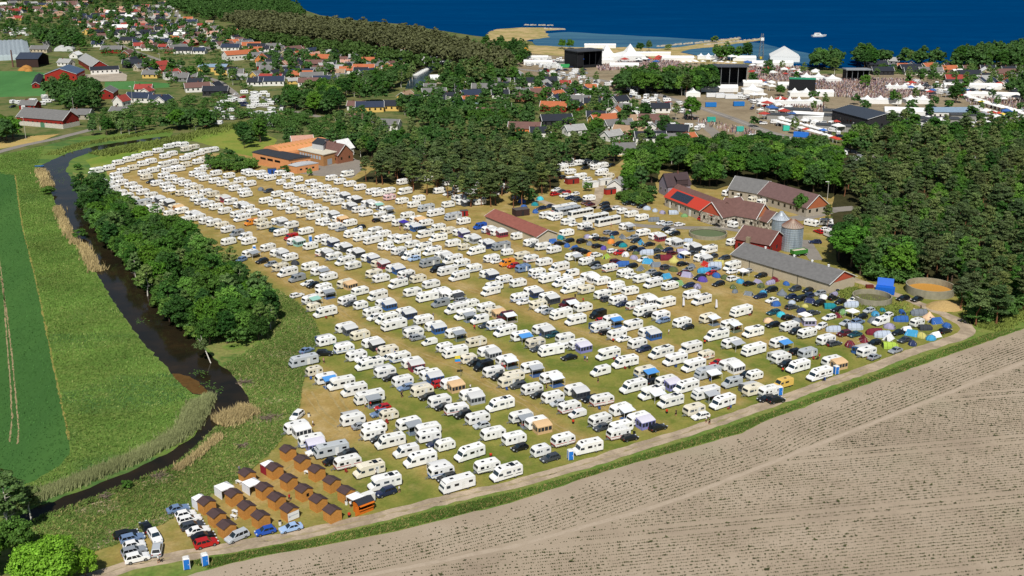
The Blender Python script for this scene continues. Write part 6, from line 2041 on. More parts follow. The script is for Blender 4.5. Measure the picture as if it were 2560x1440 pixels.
# the caravans past the first three hundred, and the small cars of the village
for kind in ('c', 'k'):
 b = MB()
 mats = []
 colm = {}
 for t, x, y, a_, cc in OVERFLOW:
  if (t == 'k') != (kind == 'k'):
   continue
  me = car_joined('estate') if t == 'k' else joined(t)
  ca, sa = math.cos(a_), math.sin(a_)
  o = len(b.v)
  b.v += [(v.co.x * ca - v.co.y * sa + x, v.co.x * sa + v.co.y * ca + y, v.co.z) for v in me.vertices]
  for p in me.polygons:
   m_ = me.materials[p.material_index]
   if m_ in (M_PAINT, M_GRP):
    if cc not in colm:
     colm[cc] = mat('far_body_' + str(len(colm)) + kind, cc, rough=0.5)
    m_ = colm[cc]
   if m_ not in mats:
    mats.append(m_)
   b.f.append(tuple(i + o for i in p.vertices))
   b.m.append(mats.index(m_))
 if b.f:
  o = link('distant_cars' if kind == 'k' else 'distant_caravans', b.mesh('distant', mats))
  o['kind'] = 'stuff'
  o['label'] = 'small cars parked in the village' if kind == 'k' else 'far caravans packed along the village edge'
print('placed', NCOUNT, 'over', len(OVERFLOW), round(time.time() - T0, 1))


# ---- cabins
def box_mesh(name, m, *a):
 b = MB()
 b.box(*a)
 return b.mesh(name, m)


M_CABIN = mat('orange_stained_timber', '#be8744', rough=0.75, var=0.1, vscale=1.6)
M_FELT = mat('brown_roof_felt', '#4a3a3a', rough=0.85, var=0.12, vscale=1.5)


def cabin_parts():
 w, d, h, ap = 1.36, 1.25, 2.3, 2.9
 b = MB()
 b.prism([(-w, 0), (w, 0), (w, h), (0, ap), (-w, h)], [(-d, 0), (d, 0)])
 wall = b.mesh('wall', M_CABIN)
 b = MB()
 for i in range(1, 9):
  z = i * 0.24
  for s in (-1, 1):
   b.box(-w - 0.012, w + 0.012, s * (d + 0.004) - 0.008, s * (d + 0.004) + 0.008, z, z + 0.015)
   b.box(s * (w + 0.004) - 0.008, s * (w + 0.004) + 0.008, -d, d, z, z + 0.015)
 grooves = b.mesh('board_joint', mat('board_shadow_joint', '#7d4a18', rough=0.9))  # joints between the boards in a darker brown than the timber
 b = MB()
 ov, ovd = 0.16, 0.18
 for s in (-1, 1):
  n = Vector((s * (ap - h), 0, w)).normalized()
  e = (s * (w + ov), h - ov * (ap - h) / w + 0.06)
  b.slab([(0, -d - ovd, ap + 0.08), (e[0], -d - ovd, e[1]), (e[0], d + ovd, e[1]), (0, d + ovd, ap + 0.08)], n, 0.09)
 roof = b.mesh('roof', M_FELT)
 b = MB()
 b.box(-0.9, -0.1, d + 0.0, d + 0.05, 0.08, 1.95)
 door = b.mesh('door', M_CABIN)
 b = MB()
 b.box(-0.22, -0.16, d + 0.05, d + 0.1, 0.95, 1.02)
 hd = b.mesh('handle', M_STEEL)
 return [('wall', wall, [('board_joint', grooves)]), ('roof', roof), ('door', door, [('handle', hd)])]


CP = cabin_parts()
b = MB()
b.box(-0.28, 0.28, -1.34, -1.29, 1.0, 1.65)
M_CABWIN = b.mesh('window', M_GLASS)
CABINS = [(720, 1131), (756, 1156), (792, 1181), (830, 1209), (866, 1234), (687, 1176), (722, 1204), (760, 1230), (796, 1256), (831, 1283), (618, 1190), (661, 1226), (692, 1251), (724, 1279), (585, 1242), (617, 1273), (652, 1297), (517, 1262), (542, 1293), (567, 1321)]
CABD = ['cabin at the top end of the right hand cabin row', 'second cabin from the top in the right hand row', 'middle cabin of the right hand row', 'fourth cabin from the top of the right hand row', 'cabin of the right hand row beside the snack kiosk gazebo',
  'cabin beside the white and red gazebo in the second row', 'second cabin of the second row from the right', 'cabin with a small dark window in its gable', 'fourth cabin of the second row from the right', 'cabin nearest the track beside the snack kiosk',
  'cabin behind the white tent near the river bank', 'cabin in the middle of the third row between two white tents', 'cabin right behind the one with the white banner', 'cabin with a white printed banner on its gable', 'cabin beside the open white gazebo', 'cabin with white benches by its wall',
  'cabin behind the bright blue hatchback', 'cabin beside the white side-walled tent next to parked cars', 'cabin behind the row of parked white cars', 'cabin beside the red estate car and the silver people carrier']
for i, (a, bb) in enumerate(CABINS):
 r = stamp('wooden_cabin', CP, (*P(a, bb, 1.45), 0), R(44) + random.gauss(0, R(1.2)))
 if i == 7:
  w_ = link('window', M_CABWIN, r)
 tag(r, 'orange wooden ' + CABD[i], 'cabin', 'orange wooden rental cabins', '')
 if i == 13:
  CAB13 = r
# banner on the gable
bn = link('banner', None)
o = link('cloth', box_mesh('cloth', M_CANVLT if False else mat('banner_cloth', '#e3e4e2', rough=0.7), -1.3, 1.3, -1.345, -1.322, 0.25, 1.95), bn)
b = MB()
for x0, x1, z0, z1 in ((-1.08, -1.0, 0.98, 1.34), (-0.86, -0.76, 0.95, 1.36), (-1.0, -0.94, 0.98, 1.06)):
 b.box(x0, x1, -1.352, -1.344, z0, z1)
o = link('emblem', b.mesh('emblem', mat('banner_blue', '#3b4a86', rough=0.7)), bn)
b = MB()
x = -0.62
rg = random.Random(3)
while x < 1.1:
 w_ = rg.uniform(0.04, 0.07)
 b.box(x, x + w_, -1.352, -1.344, 1.14, 1.14 + rg.choice((0.1, 0.12, 0.17)))
 x += w_ + 0.03
o = link('lettering', b.mesh('lettering', mat('banner_grey', '#8b93a8', rough=0.7)), bn)
bn.location = CAB13.location
bn.rotation_euler = CAB13.rotation_euler
tag(bn, 'white banner with a blue emblem and grey lettering on a cabin gable', 'banner', None, '')
# snack kiosk
w = 1.7
b = MB()
b.box(-w, w, -1.1, -1.02, 0, 1.0); b.box(-w, w, 1.02, 1.1, 0, 2.2); b.box(-w, -w + 0.08, -1.02, 1.02, 0, 2.2); b.box(w - 0.08, w, -1.02, 1.02, 0, 2.2)
b.box(-w, w, -1.1, -1.02, 2.0, 2.2)
M_KI = mat('kiosk_orange', '#c96a1c', rough=0.6, var=0.08)
wall = b.mesh('wall', M_KI)
b = MB()
b.slab([(-w - .2, -1.35, 2.25), (w + .2, -1.35, 2.25), (w + .2, 0, 2.95), (-w - .2, 0, 2.95)], (0, -0.7, 1.35), 0.08)
b.slab([(w + .2, 1.35, 2.25), (-w - .2, 1.35, 2.25), (-w - .2, 0, 2.95), (w + .2, 0, 2.95)], (0, 0.7, 1.35), 0.08)
roof = b.mesh('roof', mat('kiosk_roof', '#2b2f38', rough=0.6, var=0.08))
counter = box_mesh('counter', M_KI, -w - .05, w + .05, -1.4, -1.02, 1.0, 1.06)
hatch = MB()
hatch.slab([(-w, -1.12, 2.2), (w, -1.12, 2.2), (w, -1.75, 2.05), (-w, -1.75, 2.05)], (0, -0.2, 1), 0.05)
inside_ = box_mesh('back_shelf', M_DARKP, -w + .1, w - .1, 0.9, 1.0, 0.2, 1.9)
door_ = box_mesh('open_door', M_KI, -w - 0.9, -w - 0.02, -1.14, -1.08, 0.1, 2.0)
K_ = stamp('snack_kiosk', [('wall', wall), ('roof', roof), ('counter', counter), ('serving_hatch', hatch.mesh('serving_hatch', M_KI)), ('back_shelf', inside_), ('door', door_)], (*P(908, 1263, 1.2), 0), R(40))
tag(K_, 'orange snack kiosk with a dark roof and an open serving hatch', 'kiosk', None, '')
gazebo(889, 1241, 'w', 2.8, '', R(44), 'white gazebo behind the orange snack kiosk', 'white party tents among the cabins')
for a, bb, w_, d_ in ((671, 1160, 2.6, 'white gazebo with a red side beside a cabin of the second row'), (629, 1206, 3.0, 'white tent with side walls in front of a cabin near the river bank'), (560, 1216, 3.0, 'open white gazebo standing alone beside the cabins'), (498, 1245, 2.3, 'white side-walled tent at the left end of the cabins')):
 g_ = gazebo(a, bb, 'w', w_, '', R(44), d_, 'white party tents among the cabins')
 if 'side' in d_:
  b = MB()
  b.box(-w_ / 2, -w_ / 2 + 0.03, -w_ / 2, w_ / 2, 0, 2.1)
  b.box(-w_ / 2, w_ / 2, w_ / 2 - 0.03, w_ / 2, 0, 2.1)
  link('side_wall', b.mesh('side_wall', M_CANVAS), g_, '#8a2630' if 'red' in d_ else '#d9dadd')
# trailer box beside the kiosk
b = MB()
b.box(-1.3, 1.3, -0.85, 0.85, 0.5, 2.2)
tr = [('body', b.mesh('body', M_WHITE), (0, 0, 0))]
b = MB(); b.tube((1.3, 0, 0.5), (2.3, 0, 0.5), 0.05, 0.05, 5)
tr.append(('drawbar', b.mesh('drawbar', M_STEEL), (0, 0, 0)))
r = link('box_trailer', None)
place_children(r, tr + [('wheel', me, (x, y, z)) for x, y, z, me in wheel_parts([0], 0.9, 0.3)])
r.location = (*P(919, 1243, 1.3), 0)
r.rotation_euler = (0, 0, R(40))
tag(r, 'small white box trailer behind the snack kiosk', 'trailer', None, '')


# ---- portable toilets
def toilet_parts():
 a = 0.56
 M_TB = mat('toilet_blue', '#1f6fc4', rough=0.5, var=0.05)
 wall = box_mesh('wall', M_TB, -a, a, -a, a, 0.12, 2.15)
 b = MB()
 b.box(-a - .03, a + .03, -a - .03, a + .03, 2.15, 2.25)
 b.hexa([(-a, -a, 2.25), (a, -a, 2.25), (a, a, 2.25), (-a, a, 2.25)], [(-a + .15, -a + .12, 2.42), (a - .15, -a + .12, 2.42), (a - .15, a - .12, 2.42), (-a + .15, a - .12, 2.42)])
 roof = b.mesh('roof', M_WHITE)
 b = MB()
 for x in (-a, a):
  for y in (-a, a):
   b.box(x - .05, x + .05, y - .05, y + .05, 0.1, 2.16)
 post = b.mesh('corner_trim', M_WHITE)
 door = box_mesh('door', M_TB, -0.4, 0.4, -a - .03, -a + .01, 0.2, 2.05)
 handle = box_mesh('handle', M_WHITE, 0.25, 0.33, -a - .06, -a - .03, 1.0, 1.2)
 return [('wall', wall, [('corner_trim', post)]), ('roof', roof), ('door', door, [('handle', handle)]), ('skid', box_mesh('skid', M_DARKP, -a, a, -a, a, 0, 0.12))]


TP = toilet_parts()
for a, bb, d_ in ((466, 1408, 'left one of the two blue toilet cabins beside the track at the bottom'), (512, 1399, 'right one of the two blue toilet cabins beside the track at the bottom'), (1426, 1137, 'blue toilet cabin beside a motorhome by the track'), (2090, 925, 'blue toilet cabin beside the tan awning by the track'),
                  (1949, 977, 'blue toilet cabin in front of the yellow van by the track'), (902, 574, 'blue toilet cabin between caravans in the middle lane'), (776, 597, 'blue toilet cabin right of the red van'), (636, 622, 'blue toilet cabin behind a caravan canopy near the riverside wood')):
 r = stamp('portable_toilet', TP, (*P(a, bb, 1.1), 0), R(15) + random.gauss(0, 0.1))
 tag(r, d_, 'toilet cabin', 'blue portable toilets', '')


# ---- people
def person_mesh(cols, pose):
 ob_me = bpy.data.meshes.new('p')
 w = 0.14 if pose else 0.09
 vs = [(0, 0, 0.95), (0, 0, 1.15), (0, 0, 1.4), (0, 0, 1.52), (0, 0.02, 1.62), (0, 0.02, 1.72), (-w, 0.05, 0.9), (-w, 0.12, 0.5), (-w, 0.05, 0.07), (-w, 0.2, 0.04), (w, -0.02, 0.9), (w, -0.08, 0.5), (w, -0.16, 0.07), (w, -0.02, 0.04),
          (-0.19, 0, 1.4), (-0.26, -0.05, 1.13), (-0.24, 0.08, 0.9), (0.19, 0, 1.4), (0.26, 0.02, 1.13), (0.25, 0.14, 0.9)]
 es = [(0, 1), (1, 2), (2, 3), (3, 4), (4, 5), (0, 6), (6, 7), (7, 8), (8, 9), (0, 10), (10, 11), (11, 12), (12, 13), (2, 14), (14, 15), (15, 16), (2, 17), (17, 18), (18, 19)]
 rad = [.15, .13, .15, .06, .1, .09, .095, .065, .045, .04, .095, .065, .045, .04, .065, .05, .035, .065, .05, .035]
 ob_me.from_pydata(vs, es, [])
 ob = bpy.data.objects.new('p', ob_me)
 COL.objects.link(ob)
 md = ob.modifiers.new('s', 'SKIN')
 for i, s_ in enumerate(ob_me.skin_vertices[0].data):
  s_.radius = (rad[i], rad[i])
  s_.use_root = (i == 0)
 dg = bpy.context.evaluated_depsgraph_get()
 me = bpy.data.meshes.new_from_object(ob.evaluated_get(dg))
 bpy.data.objects.remove(ob)
 me.materials.clear()
 for n_, c_ in zip(('shirt', 'trousers', 'skin', 'hair'), cols):
  me.materials.append(mat('cloth_' + n_ + c_.strip('#'), c_, rough=0.85))
 for p in me.polygons:
  z = sum(me.vertices[i].co.z for i in p.vertices) / len(p.vertices)
  x = abs(sum(me.vertices[i].co.x for i in p.vertices) / len(p.vertices))
  p.material_index = 3 if z > 1.7 else 2 if z > 1.5 else (2 if (x > 0.2 and z < 1.2 and z > 0.8) else (0 if z > 0.95 else (1 if z > 0.45 else 2)))
  p.use_smooth = True
 return me


SK, HR = '#b98a6c', '#4a3524'
PCOL = {'white': '#dcdcdc', 'red': '#b3261e', 'black': '#1d1e22', 'grey': '#77797d', 'blue': '#3a5fa0', 'pink': '#c98c94'}
PM = {}
for n_, c_ in PCOL.items():
 for pz in (0, 1):
  PM[n_, pz] = person_mesh((c_, '#2a2d38' if n_ != 'black' else '#1b1b1f', SK, HR), pz)
PEOPLE = [(396, 1397, 'white', 'walking a dog beside the silver car', 1), (723, 1243, 'red', 'standing between the cabins', 0), (598, 1172, 'grey', 'standing at the upper corner of the cabins', 0), (782, 1058, 'white', 'standing near the river bank end of the caravans', 0), (998, 1222, 'white', 'standing behind the navy estate car', 0),
          (1766, 1048, 'white', 'walking on the track behind the pickup truck', 1), (1774, 1052, 'black', 'walking on the track beside the person in white', 1), (809, 901, 'pink', 'on the grass beside the black estate car', 0), (1004, 986, 'black', 'standing alone in the lane of the front rows', 1), (1176, 967, 'white', 'beside the tan awning', 0),
          (1366, 966, 'black', 'in front of a caravan canopy in the front rows', 0), (1495, 949, 'black', 'standing in the empty lane between motorhomes', 0), (1438, 740, 'black', 'standing in the lane behind the maroon van', 0), (1458, 750, 'red', 'standing beside the lane near the maroon van', 1), (1083, 788, 'grey', 'standing at the right end of a caravan', 0),
          (1058, 803, 'pink', 'standing by a caravan door beside blue mats', 0), (942, 876, 'pink', 'sitting side of the black awning', 0), (1186, 818, 'red', 'standing in front of the white box van', 0), (1672, 829, 'white', 'walking on the grass right of the blue awning', 1), (2057, 754, 'white', 'standing between the tents', 0), (2302, 768, 'black', 'standing by the track above the grey tent', 1),
          (2285, 776, 'white', 'standing near the gravel heap by the track', 0), (1528, 563, 'pink', 'sitting beside the front coach', 0), (926, 1010, 'red', 'under the large grey canopy', 0), (913, 1012, 'white', 'under the large grey canopy at its left post', 0), (2050, 848, 'grey', 'standing by the gazebo', 0), (876, 1260, 'white', 'at the door of the snack kiosk', 0), (1930, 999, 'black', 'beside the black car near the toilet cabin', 0),
          (940, 1182, 'white', 'in front of the cream motorhome', 0), (768, 1145, 'black', 'beside the black car between caravans', 0), (1690, 1031, 'black', 'sitting in front of the navy sunshade', 0), (1462, 895, 'blue', 'beside the purple awning', 0), (1468, 897, 'white', 'at the entrance of the purple awning', 0), (1010, 572, 'white', 'in the party outside the caravans by the purple gazebo', 0),
          (1000, 571, 'pink', 'in the party outside the caravans left of the purple gazebo', 0), (1018, 576, 'black', 'in the party in front of the purple gazebo', 1), (1005, 511, 'white', 'in a green lawn chair spot before the pine grove', 0), (1170, 570, 'black', 'beside the blue van', 0)]
for a, bb, c_, d_, pz in PEOPLE:
 r = link('person', PM[c_, pz])
 x, y = P(a, bb, 0.9)
 r.location = (x, y, 0)
 r.rotation_euler = (0, 0, random.uniform(0, 6.28))
 tag(r, 'person in a %s top %s' % (c_, d_), 'person', 'people on the camping field', '')
# dog
b = MB()
b.tube((-0.32, 0, 0.42), (0.3, 0, 0.45), 0.12, 0.14, 8); b.tube((0.28, 0, 0.48), (0.46, 0, 0.64), 0.08, 0.08, 6); b.tube((0.42, 0, 0.64), (0.62, 0, 0.6), 0.08, 0.04, 6); b.tube((-0.32, 0, 0.46), (-0.55, 0, 0.62), 0.03, 0.015, 5)
for x, y in ((-0.26, .08), (-0.26, -.08), (0.24, .08), (0.24, -.08)):
 b.tube((x, y, 0.4), (x + (0.04 if x < 0 else 0), y, 0.2), 0.055, 0.035, 6); b.tube((x + (0.04 if x < 0 else 0), y, 0.2), (x, y, 0), 0.035, 0.03, 6)
for s in (-1, 1):
 b.tube((0.43, s * .05, 0.68), (0.4, s * .08, 0.78), 0.035, 0.01, 4)
d = link('dog', b.mesh('dog', mat('dog_coat', '#2a2320', rough=0.9)))
d.location = (*P(402, 1402, 0.3), 0)
d.rotation_euler = (0, 0, R(20))
tag(d, 'dark dog on the track beside the person in white', 'dog', None, '')
# fire posts: red and black bins standing in the lanes
b = MB(); b.rings([(0.28, 0.0), (0.3, 0.5), (0.28, 0.55)], 10)
bb1 = b.mesh('bucket', mat('bin_black', '#1b1b1d', rough=0.6))
b = MB(); b.rings([(0.29, 0.55), (0.31, 0.9), (0.05, 0.98)], 10)
bb2 = b.mesh('lid', mat('bin_red', '#c23a22', rough=0.5))
for a, bb, d_ in ((873, 1288, 'in front of the last cabin by the track'), (1227, 1139, 'between two motorhomes near the track'), (1762, 855, 'in the lane beside a motorhome'), (1667, 1029, 'near the navy sunshade by the track'), (1433, 1055, 'in the lane right of a small white van'), (1331, 1042, 'beside a caravan with a grey canopy'), (1957, 925, 'near the camper van and the yellow van'), (1533, 851, 'in front of a caravan and a white car'), (1186, 817, 'in front of the white box van')):
 r = stamp('fire_bin', [('bucket', bb1), ('lid', bb2)], (*P(a, bb, 0.4), 0))
 tag(r, 'small red and black bin ' + d_, 'bin', 'red and black bins in the lanes', '')
b = MB(); b.rings([(0.3, 0), (0.32, 0.9)], 12); bb1 = b.mesh('barrel', M_WHITE)
b = MB(); b.rings([(0.33, 0.9), (0.33, 0.98)], 12); bb2 = b.mesh('lid', M_DARKP)
for a, bb, d_ in ((700, 1307, 'white barrel with a dark lid in front of the bannered cabin'), (866, 1256, 'white barrel beside the kiosk gazebo'), (772, 1037, 'pale blue barrel beside the white car near the river bank')):
 r = stamp('barrel', [('barrel_body', bb1), ('lid', bb2)], (*P(a, bb, 0.5), 0))
 tag(r, d_, 'barrel', None, '')
# white benches by the cabins
for a, bb, d_ in ((597, 1205, 'white bench beside the white tent near the river bank'), (588, 1279, 'upper white bench beside a cabin of the left group'), (584, 1291, 'lower white bench beside a cabin of the left group'), (768, 1181, 'white table beside a cabin of the right hand row')):
 b = MB(); b.box(-0.75, 0.75, -0.35, 0.35, 0.68, 0.73)
 t_ = b.mesh('tabletop', M_WHITE)
 ps = [('tabletop', t_)]
 for x in (-.6, .6):
  b = MB(); b.box(x - .04, x + .04, -.3, .3, 0, .68)
  ps.append(('leg', b.mesh('leg', M_WHITE)))
 r = stamp('bench_table', ps, (*P(a, bb, 0.5), 0), R(-35))
 tag(r, d_, 'table', 'white benches by the cabins', '')
# flag on a pole and beach flags
b = MB(); b.tube((0, 0, 0), (0, 0, 6), 0.05, 0.03, 6); fp = b.mesh('pole', M_STEEL)
fl = []
for z0, z1, c_ in ((5.0, 5.9, '#d9c23a'), (4.2, 5.0, '#2f8fd0'), (3.9, 4.2, '#d9722a')):
 b = MB()
 n = 6
 for i in range(n):
  xa, xb = -0.05 - 1.4 * i / n, -0.05 - 1.4 * (i + 1) / n
  ya, yb = 0.12 * math.sin(i * 1.1), 0.12 * math.sin((i + 1) * 1.1)
  b.slab([(xa, ya, z0), (xa, ya, z1), (xb, yb, z1), (xb, yb, z0)], (0, 1, 0), 0.02)
 fl.append(('cloth', b.mesh('cloth', mat('flag_' + c_.strip('#'), c_, rough=0.8))))
r = stamp('flag', [('pole', fp)] + fl, (*P(1152, 942, 0), 0))
tag(r, 'yellow, blue and orange flag flying on a tall pole', 'flag', None, '')
for a, bb, d_ in ((1706, 769, 'left one of the two white feather banners on the bare ground'), (1788, 774, 'right one of the two white feather banners on the bare ground')):
 b = MB(); b.tube((0, 0, 0), (0, 0, 3.4), 0.04, 0.02, 5); p1 = b.mesh('pole', M_STEEL)
 b = MB(); b.hexa([(0.03, -0.02, 0.7), (0.75, -0.02, 0.8), (0.75, 0.02, 0.8), (0.03, 0.02, 0.7)], [(0.03, -0.02, 3.4), (0.45, -0.02, 3.2), (0.45, 0.02, 3.2), (0.03, 0.02, 3.4)])
 p2 = b.mesh('cloth', mat('banner_feather', '#d9d9e2', rough=0.7))
 r = stamp('feather_banner', [('pole', p1), ('cloth', p2)], (*P(a, bb, 0), 0), R(-20))
 tag(r, d_, 'banner', 'white feather banners', '')
# groundsheets under the rolled out canopies
for x, y, cat_, cw, o in list(PLACED):
 if any(c_.name.startswith('canopy') for c_ in o.children) and random.random() < .75:
  h = o.rotation_euler.z
  gc, gn = random.choice((('#5f6c78', 'grey'), ('#3a5580', 'blue'), ('#55604a', 'green'), ('#8a8378', 'beige')))
  b = MB()
  b.box(-1.9, 1.6, 1.5, 3.9, 0.012, 0.03)
  g_ = link('groundsheet', b.mesh('groundsheet', mat('groundsheet_' + gn, gc, rough=.9, var=.15)))
  g_.location = (x, y, 0)
  g_.rotation_euler = (0, 0, h)
  tag(g_, '%s groundsheet under a %s canopy' % (gn, cat_), 'groundsheet', 'groundsheets under canopies', None, (x, y))
# groups of camping chairs outside caravans
b = MB()
b.box(-.28, .28, -.26, .26, .38, .44); b.box(-.28, .28, .2, .26, .44, .95)
for x in (-.26, .26):
 for y in (-.24, .24):
  b.box(x - .02, x + .02, y - .02, y + .02, 0, .4)
CH = {n_: b.mesh('camping_chair', mat('chair_' + n_, c_, rough=0.8)) for n_, c_ in (('black', '#1c1d20'), ('blue', '#2d4f8f'), ('red', '#8f2a24'))}
rg = random.Random(17)
nch = 0
for x, y, cat_, cw, o in list(PLACED):
 if cat_ in ('caravan', 'motorhome') and y < 330 and rg.random() < 0.35:
  h = o.rotation_euler.z
  for q in range(rg.choice((1, 2, 2))):
   u, v = rg.uniform(-2.2, 2.0), rg.uniform(1.6, 2.6)
   cx_, cy_ = x + u * math.cos(h) - v * math.sin(h), y + u * math.sin(h) + v * math.cos(h)
   if any((cx_ - p[0]) ** 2 + (cy_ - p[1]) ** 2 < 2.2 ** 2 for p in PLACED if p[4] is not o):
    continue
   k_ = rg.choice(('black', 'black', 'blue', 'red'))
   c = link('camping_chair', CH[k_])
   c.location = (cx_, cy_, 0)
   c.rotation_euler = (0, 0, rg.uniform(0, 6.28))
   tag(c, '%s folding camping chair outside a %s' % (k_, cat_), 'chair', '%s camping chairs outside the %ss' % (k_, cat_), 'S', (cx_, cy_))
   nch += 1
   if rg.random() < 0.22:
    pc = rg.choice(list(PCOL))
    pn = link('person', PM[pc, rg.choice((0, 1))])
    pn.location = (cx_ + rg.choice((-.7, .7)), cy_ + .3, 0)
    pn.rotation_euler = (0, 0, rg.uniform(0, 6.28))
    tag(pn, 'person in a %s top outside a %s' % (pc, cat_), 'person', 'people on the camping field', None, (cx_, cy_))
print('chairs', nch)

# ================================================================== BUILDINGS
RC = {'o': ('#a9613f', 'orange tiled'), 'r': ('#923c34', 'red'), 'd': ('#262a33', 'dark'), 'g': ('#6d6c6b', 'grey'), 'l': ('#9a9a98', 'pale grey'), 'b': ('#6b4f49', 'brown'), 'n': ('#2a3448', 'dark blue'), 'p': ('#b58a78', 'pink tiled'), 't': ('#9a7f66', 'tan'), 'w': ('#dcdcda', 'white'), 'u': ('#7e93a8', 'blue grey')}
WC = {'w': ('#d9d6cf', 'white'), 'r': ('#86241c', 'red'), 'y': ('#cfae62', 'yellow'), 'b': ('#8a5a42', 'brick'), 'g': ('#7d7d7d', 'grey'), 'd': ('#2d2d30', 'black'), 's': ('#a59c8c', 'stone'), 'o': ('#c97a44', 'orange'), 'c': ('#b8ab92', 'beige'), 'l': ('#9fb6c6', 'pale blue'), 'v': ('#8d8490', 'mauve')}


def gable_parts(L, Wd, hw, hr, nwin=3, chim=True, ov=0.45, big=False, gablewall=True):
 """ridge along x"""
 b = MB()
 x, y = L / 2, Wd / 2
 vs = []
 for s in (-x, x):
  vs += [(s, -y, 0), (s, y, 0), (s, y, hw), (s, 0, hr - 0.08), (s, -y, hw)]
 b.add(vs, [(4, 3, 2, 1, 0), (5, 6, 7, 8, 9), (0, 1, 6, 5), (1, 2, 7, 6), (0, 5, 9, 4), (2, 3, 8, 7), (3, 4, 9, 8)])
 wall = b.mesh('wall', M_WALL)
 b = MB()
 sl_ = (hr - hw) / y
 for s in (-1, 1):
  n = Vector((0, s * sl_, 1))
  ze = hw - ov * sl_ + 0.12
  q = [(-x - ov, 0, hr + 0.12), (x + ov, 0, hr + 0.12), (x + ov, s * (y + ov), ze), (-x - ov, s * (y + ov), ze)]
  b.slab(q if s < 0 else q[::-1], n, 0.16)
 roof = b.mesh('roof', M_ROOF)
 parts = [['wall', wall, []], ['roof', roof, []]]
 if chim:
  b = MB()
  cx = L * random.uniform(-0.25, 0.25)
  b.box(cx - 0.35, cx + 0.35, -0.5, 0.2, hr - 0.4, hr + 0.85)
  parts[1][2].append(('chimney', b.mesh('chimney', mat('chimney_brick', '#6b4a3e', rough=0.9))))
 b = MB()
 z0, z1 = hw * 0.38, hw * 0.38 + min(1.3, hw * 0.45)
 k_ = max(2, int(L / 3.2))
 cells = []
 for s in (-1, 1):
  for i in range(k_):
   cx = -x + (i + 0.5) * L / k_
   cells.append((cx - 0.55, cx + 0.55, s * y - 0.03, s * y + 0.03, z0, z1))
  for i in range(max(1, int(Wd / 4))):
   cy = -y + (i + 0.5) * Wd / max(1, int(Wd / 4))
   cells.append((s * x - 0.03, s * x + 0.03, cy - 0.55, cy + 0.55, z0, z1))
 if big:
  for c in cells:
   bb_ = MB()
   bb_.box(*c)
   f_ = MB()
   d_ = 0.09
   f_.box(c[0] - (d_ if c[1] - c[0] > .2 else -.005), c[1] + (d_ if c[1] - c[0] > .2 else -.005), c[2] - (d_ if c[3] - c[2] > .2 else -.005), c[3] + (d_ if c[3] - c[2] > .2 else -.005), c[4] - d_, c[5] + d_)
   parts[0][2].append(('window_frame', f_.mesh('window_frame', M_WHITE)))
   parts[0][2].append(('window', bb_.mesh('window', M_GLASS)))
 else:
  for c in cells:
   b.box(*c)
  parts[0][2].append(('windows', b.mesh('windows', M_GLASS)))
  b = MB()
  for s in (-1, 1):
   for sy in (-1, 1):
    p0, p1 = (s * (x + ov + 0.03), 0, hr + 0.02), (s * (x + ov + 0.03), sy * (y + ov), hw - ov * sl_ + 0.02)
    b.tube(p0, p1, 0.13, 0.13, 4)
  parts[1][2].append(('barge_board', b.mesh('barge_board', M_WHITE)))
 return [tuple(p) for p in parts]


_hp = {}


FARH = []


def house_far(x, y, size, roof, wall, ang):
 key = (size, 0)
 if key not in _hp:
  L, Wd, hw, hr = {'S': (8, 6.2, 2.5, 4.4), 'M': (11, 7.5, 3.0, 5.6), 'L': (17, 9, 3.4, 6.2)}[size]
  _hp[key] = gable_parts(L, Wd, hw, hr)
 FARH.append((_hp[key], x, y, ang, roof, wall))


def house(px, py, size, roof, wall, ang, desc=None, zone='S', z=2.5, group='village houses', cat='house', name='house', big=False):
 L, Wd, hw, hr = {'S': (8, 6.2, 2.5, 4.4), 'M': (11, 7.5, 3.0, 5.6), 'L': (17, 9, 3.4, 6.2), 'X': (26, 12, 4.5, 7.5), 'T': (9, 7.5, 4.6, 8.0), 'F': (22, 10, 4.0, 4.9)}[size] if isinstance(size, str) else size
 key = (size, random.randint(0, 1))
 if key not in _hp or big:
  _hp[key] = gable_parts(L, Wd, hw, hr, chim=(size in 'SMT' if isinstance(size, str) else False), big=big)
 x, y = P(px, py, z)
 r = stamp(name, _hp[key], (x, y, 0), R(ang), None, {'wall': WC[wall][0], 'roof': RC[roof][0]}, random.uniform(0.95, 1.06) if isinstance(size, str) else 1.0)
 for ch in r.children_recursive:
  if ch.name.startswith('window_frame'):
   pass
 tag(r, desc or '%s %s house with a %s roof' % ({'S': 'small', 'M': 'detached', 'L': 'long', 'T': 'tall', 'X': 'large', 'F': 'flat'}[size] if isinstance(size, str) else 'large', WC[wall][1], RC[roof][1]), cat, group, zone, (x, y))
 return r


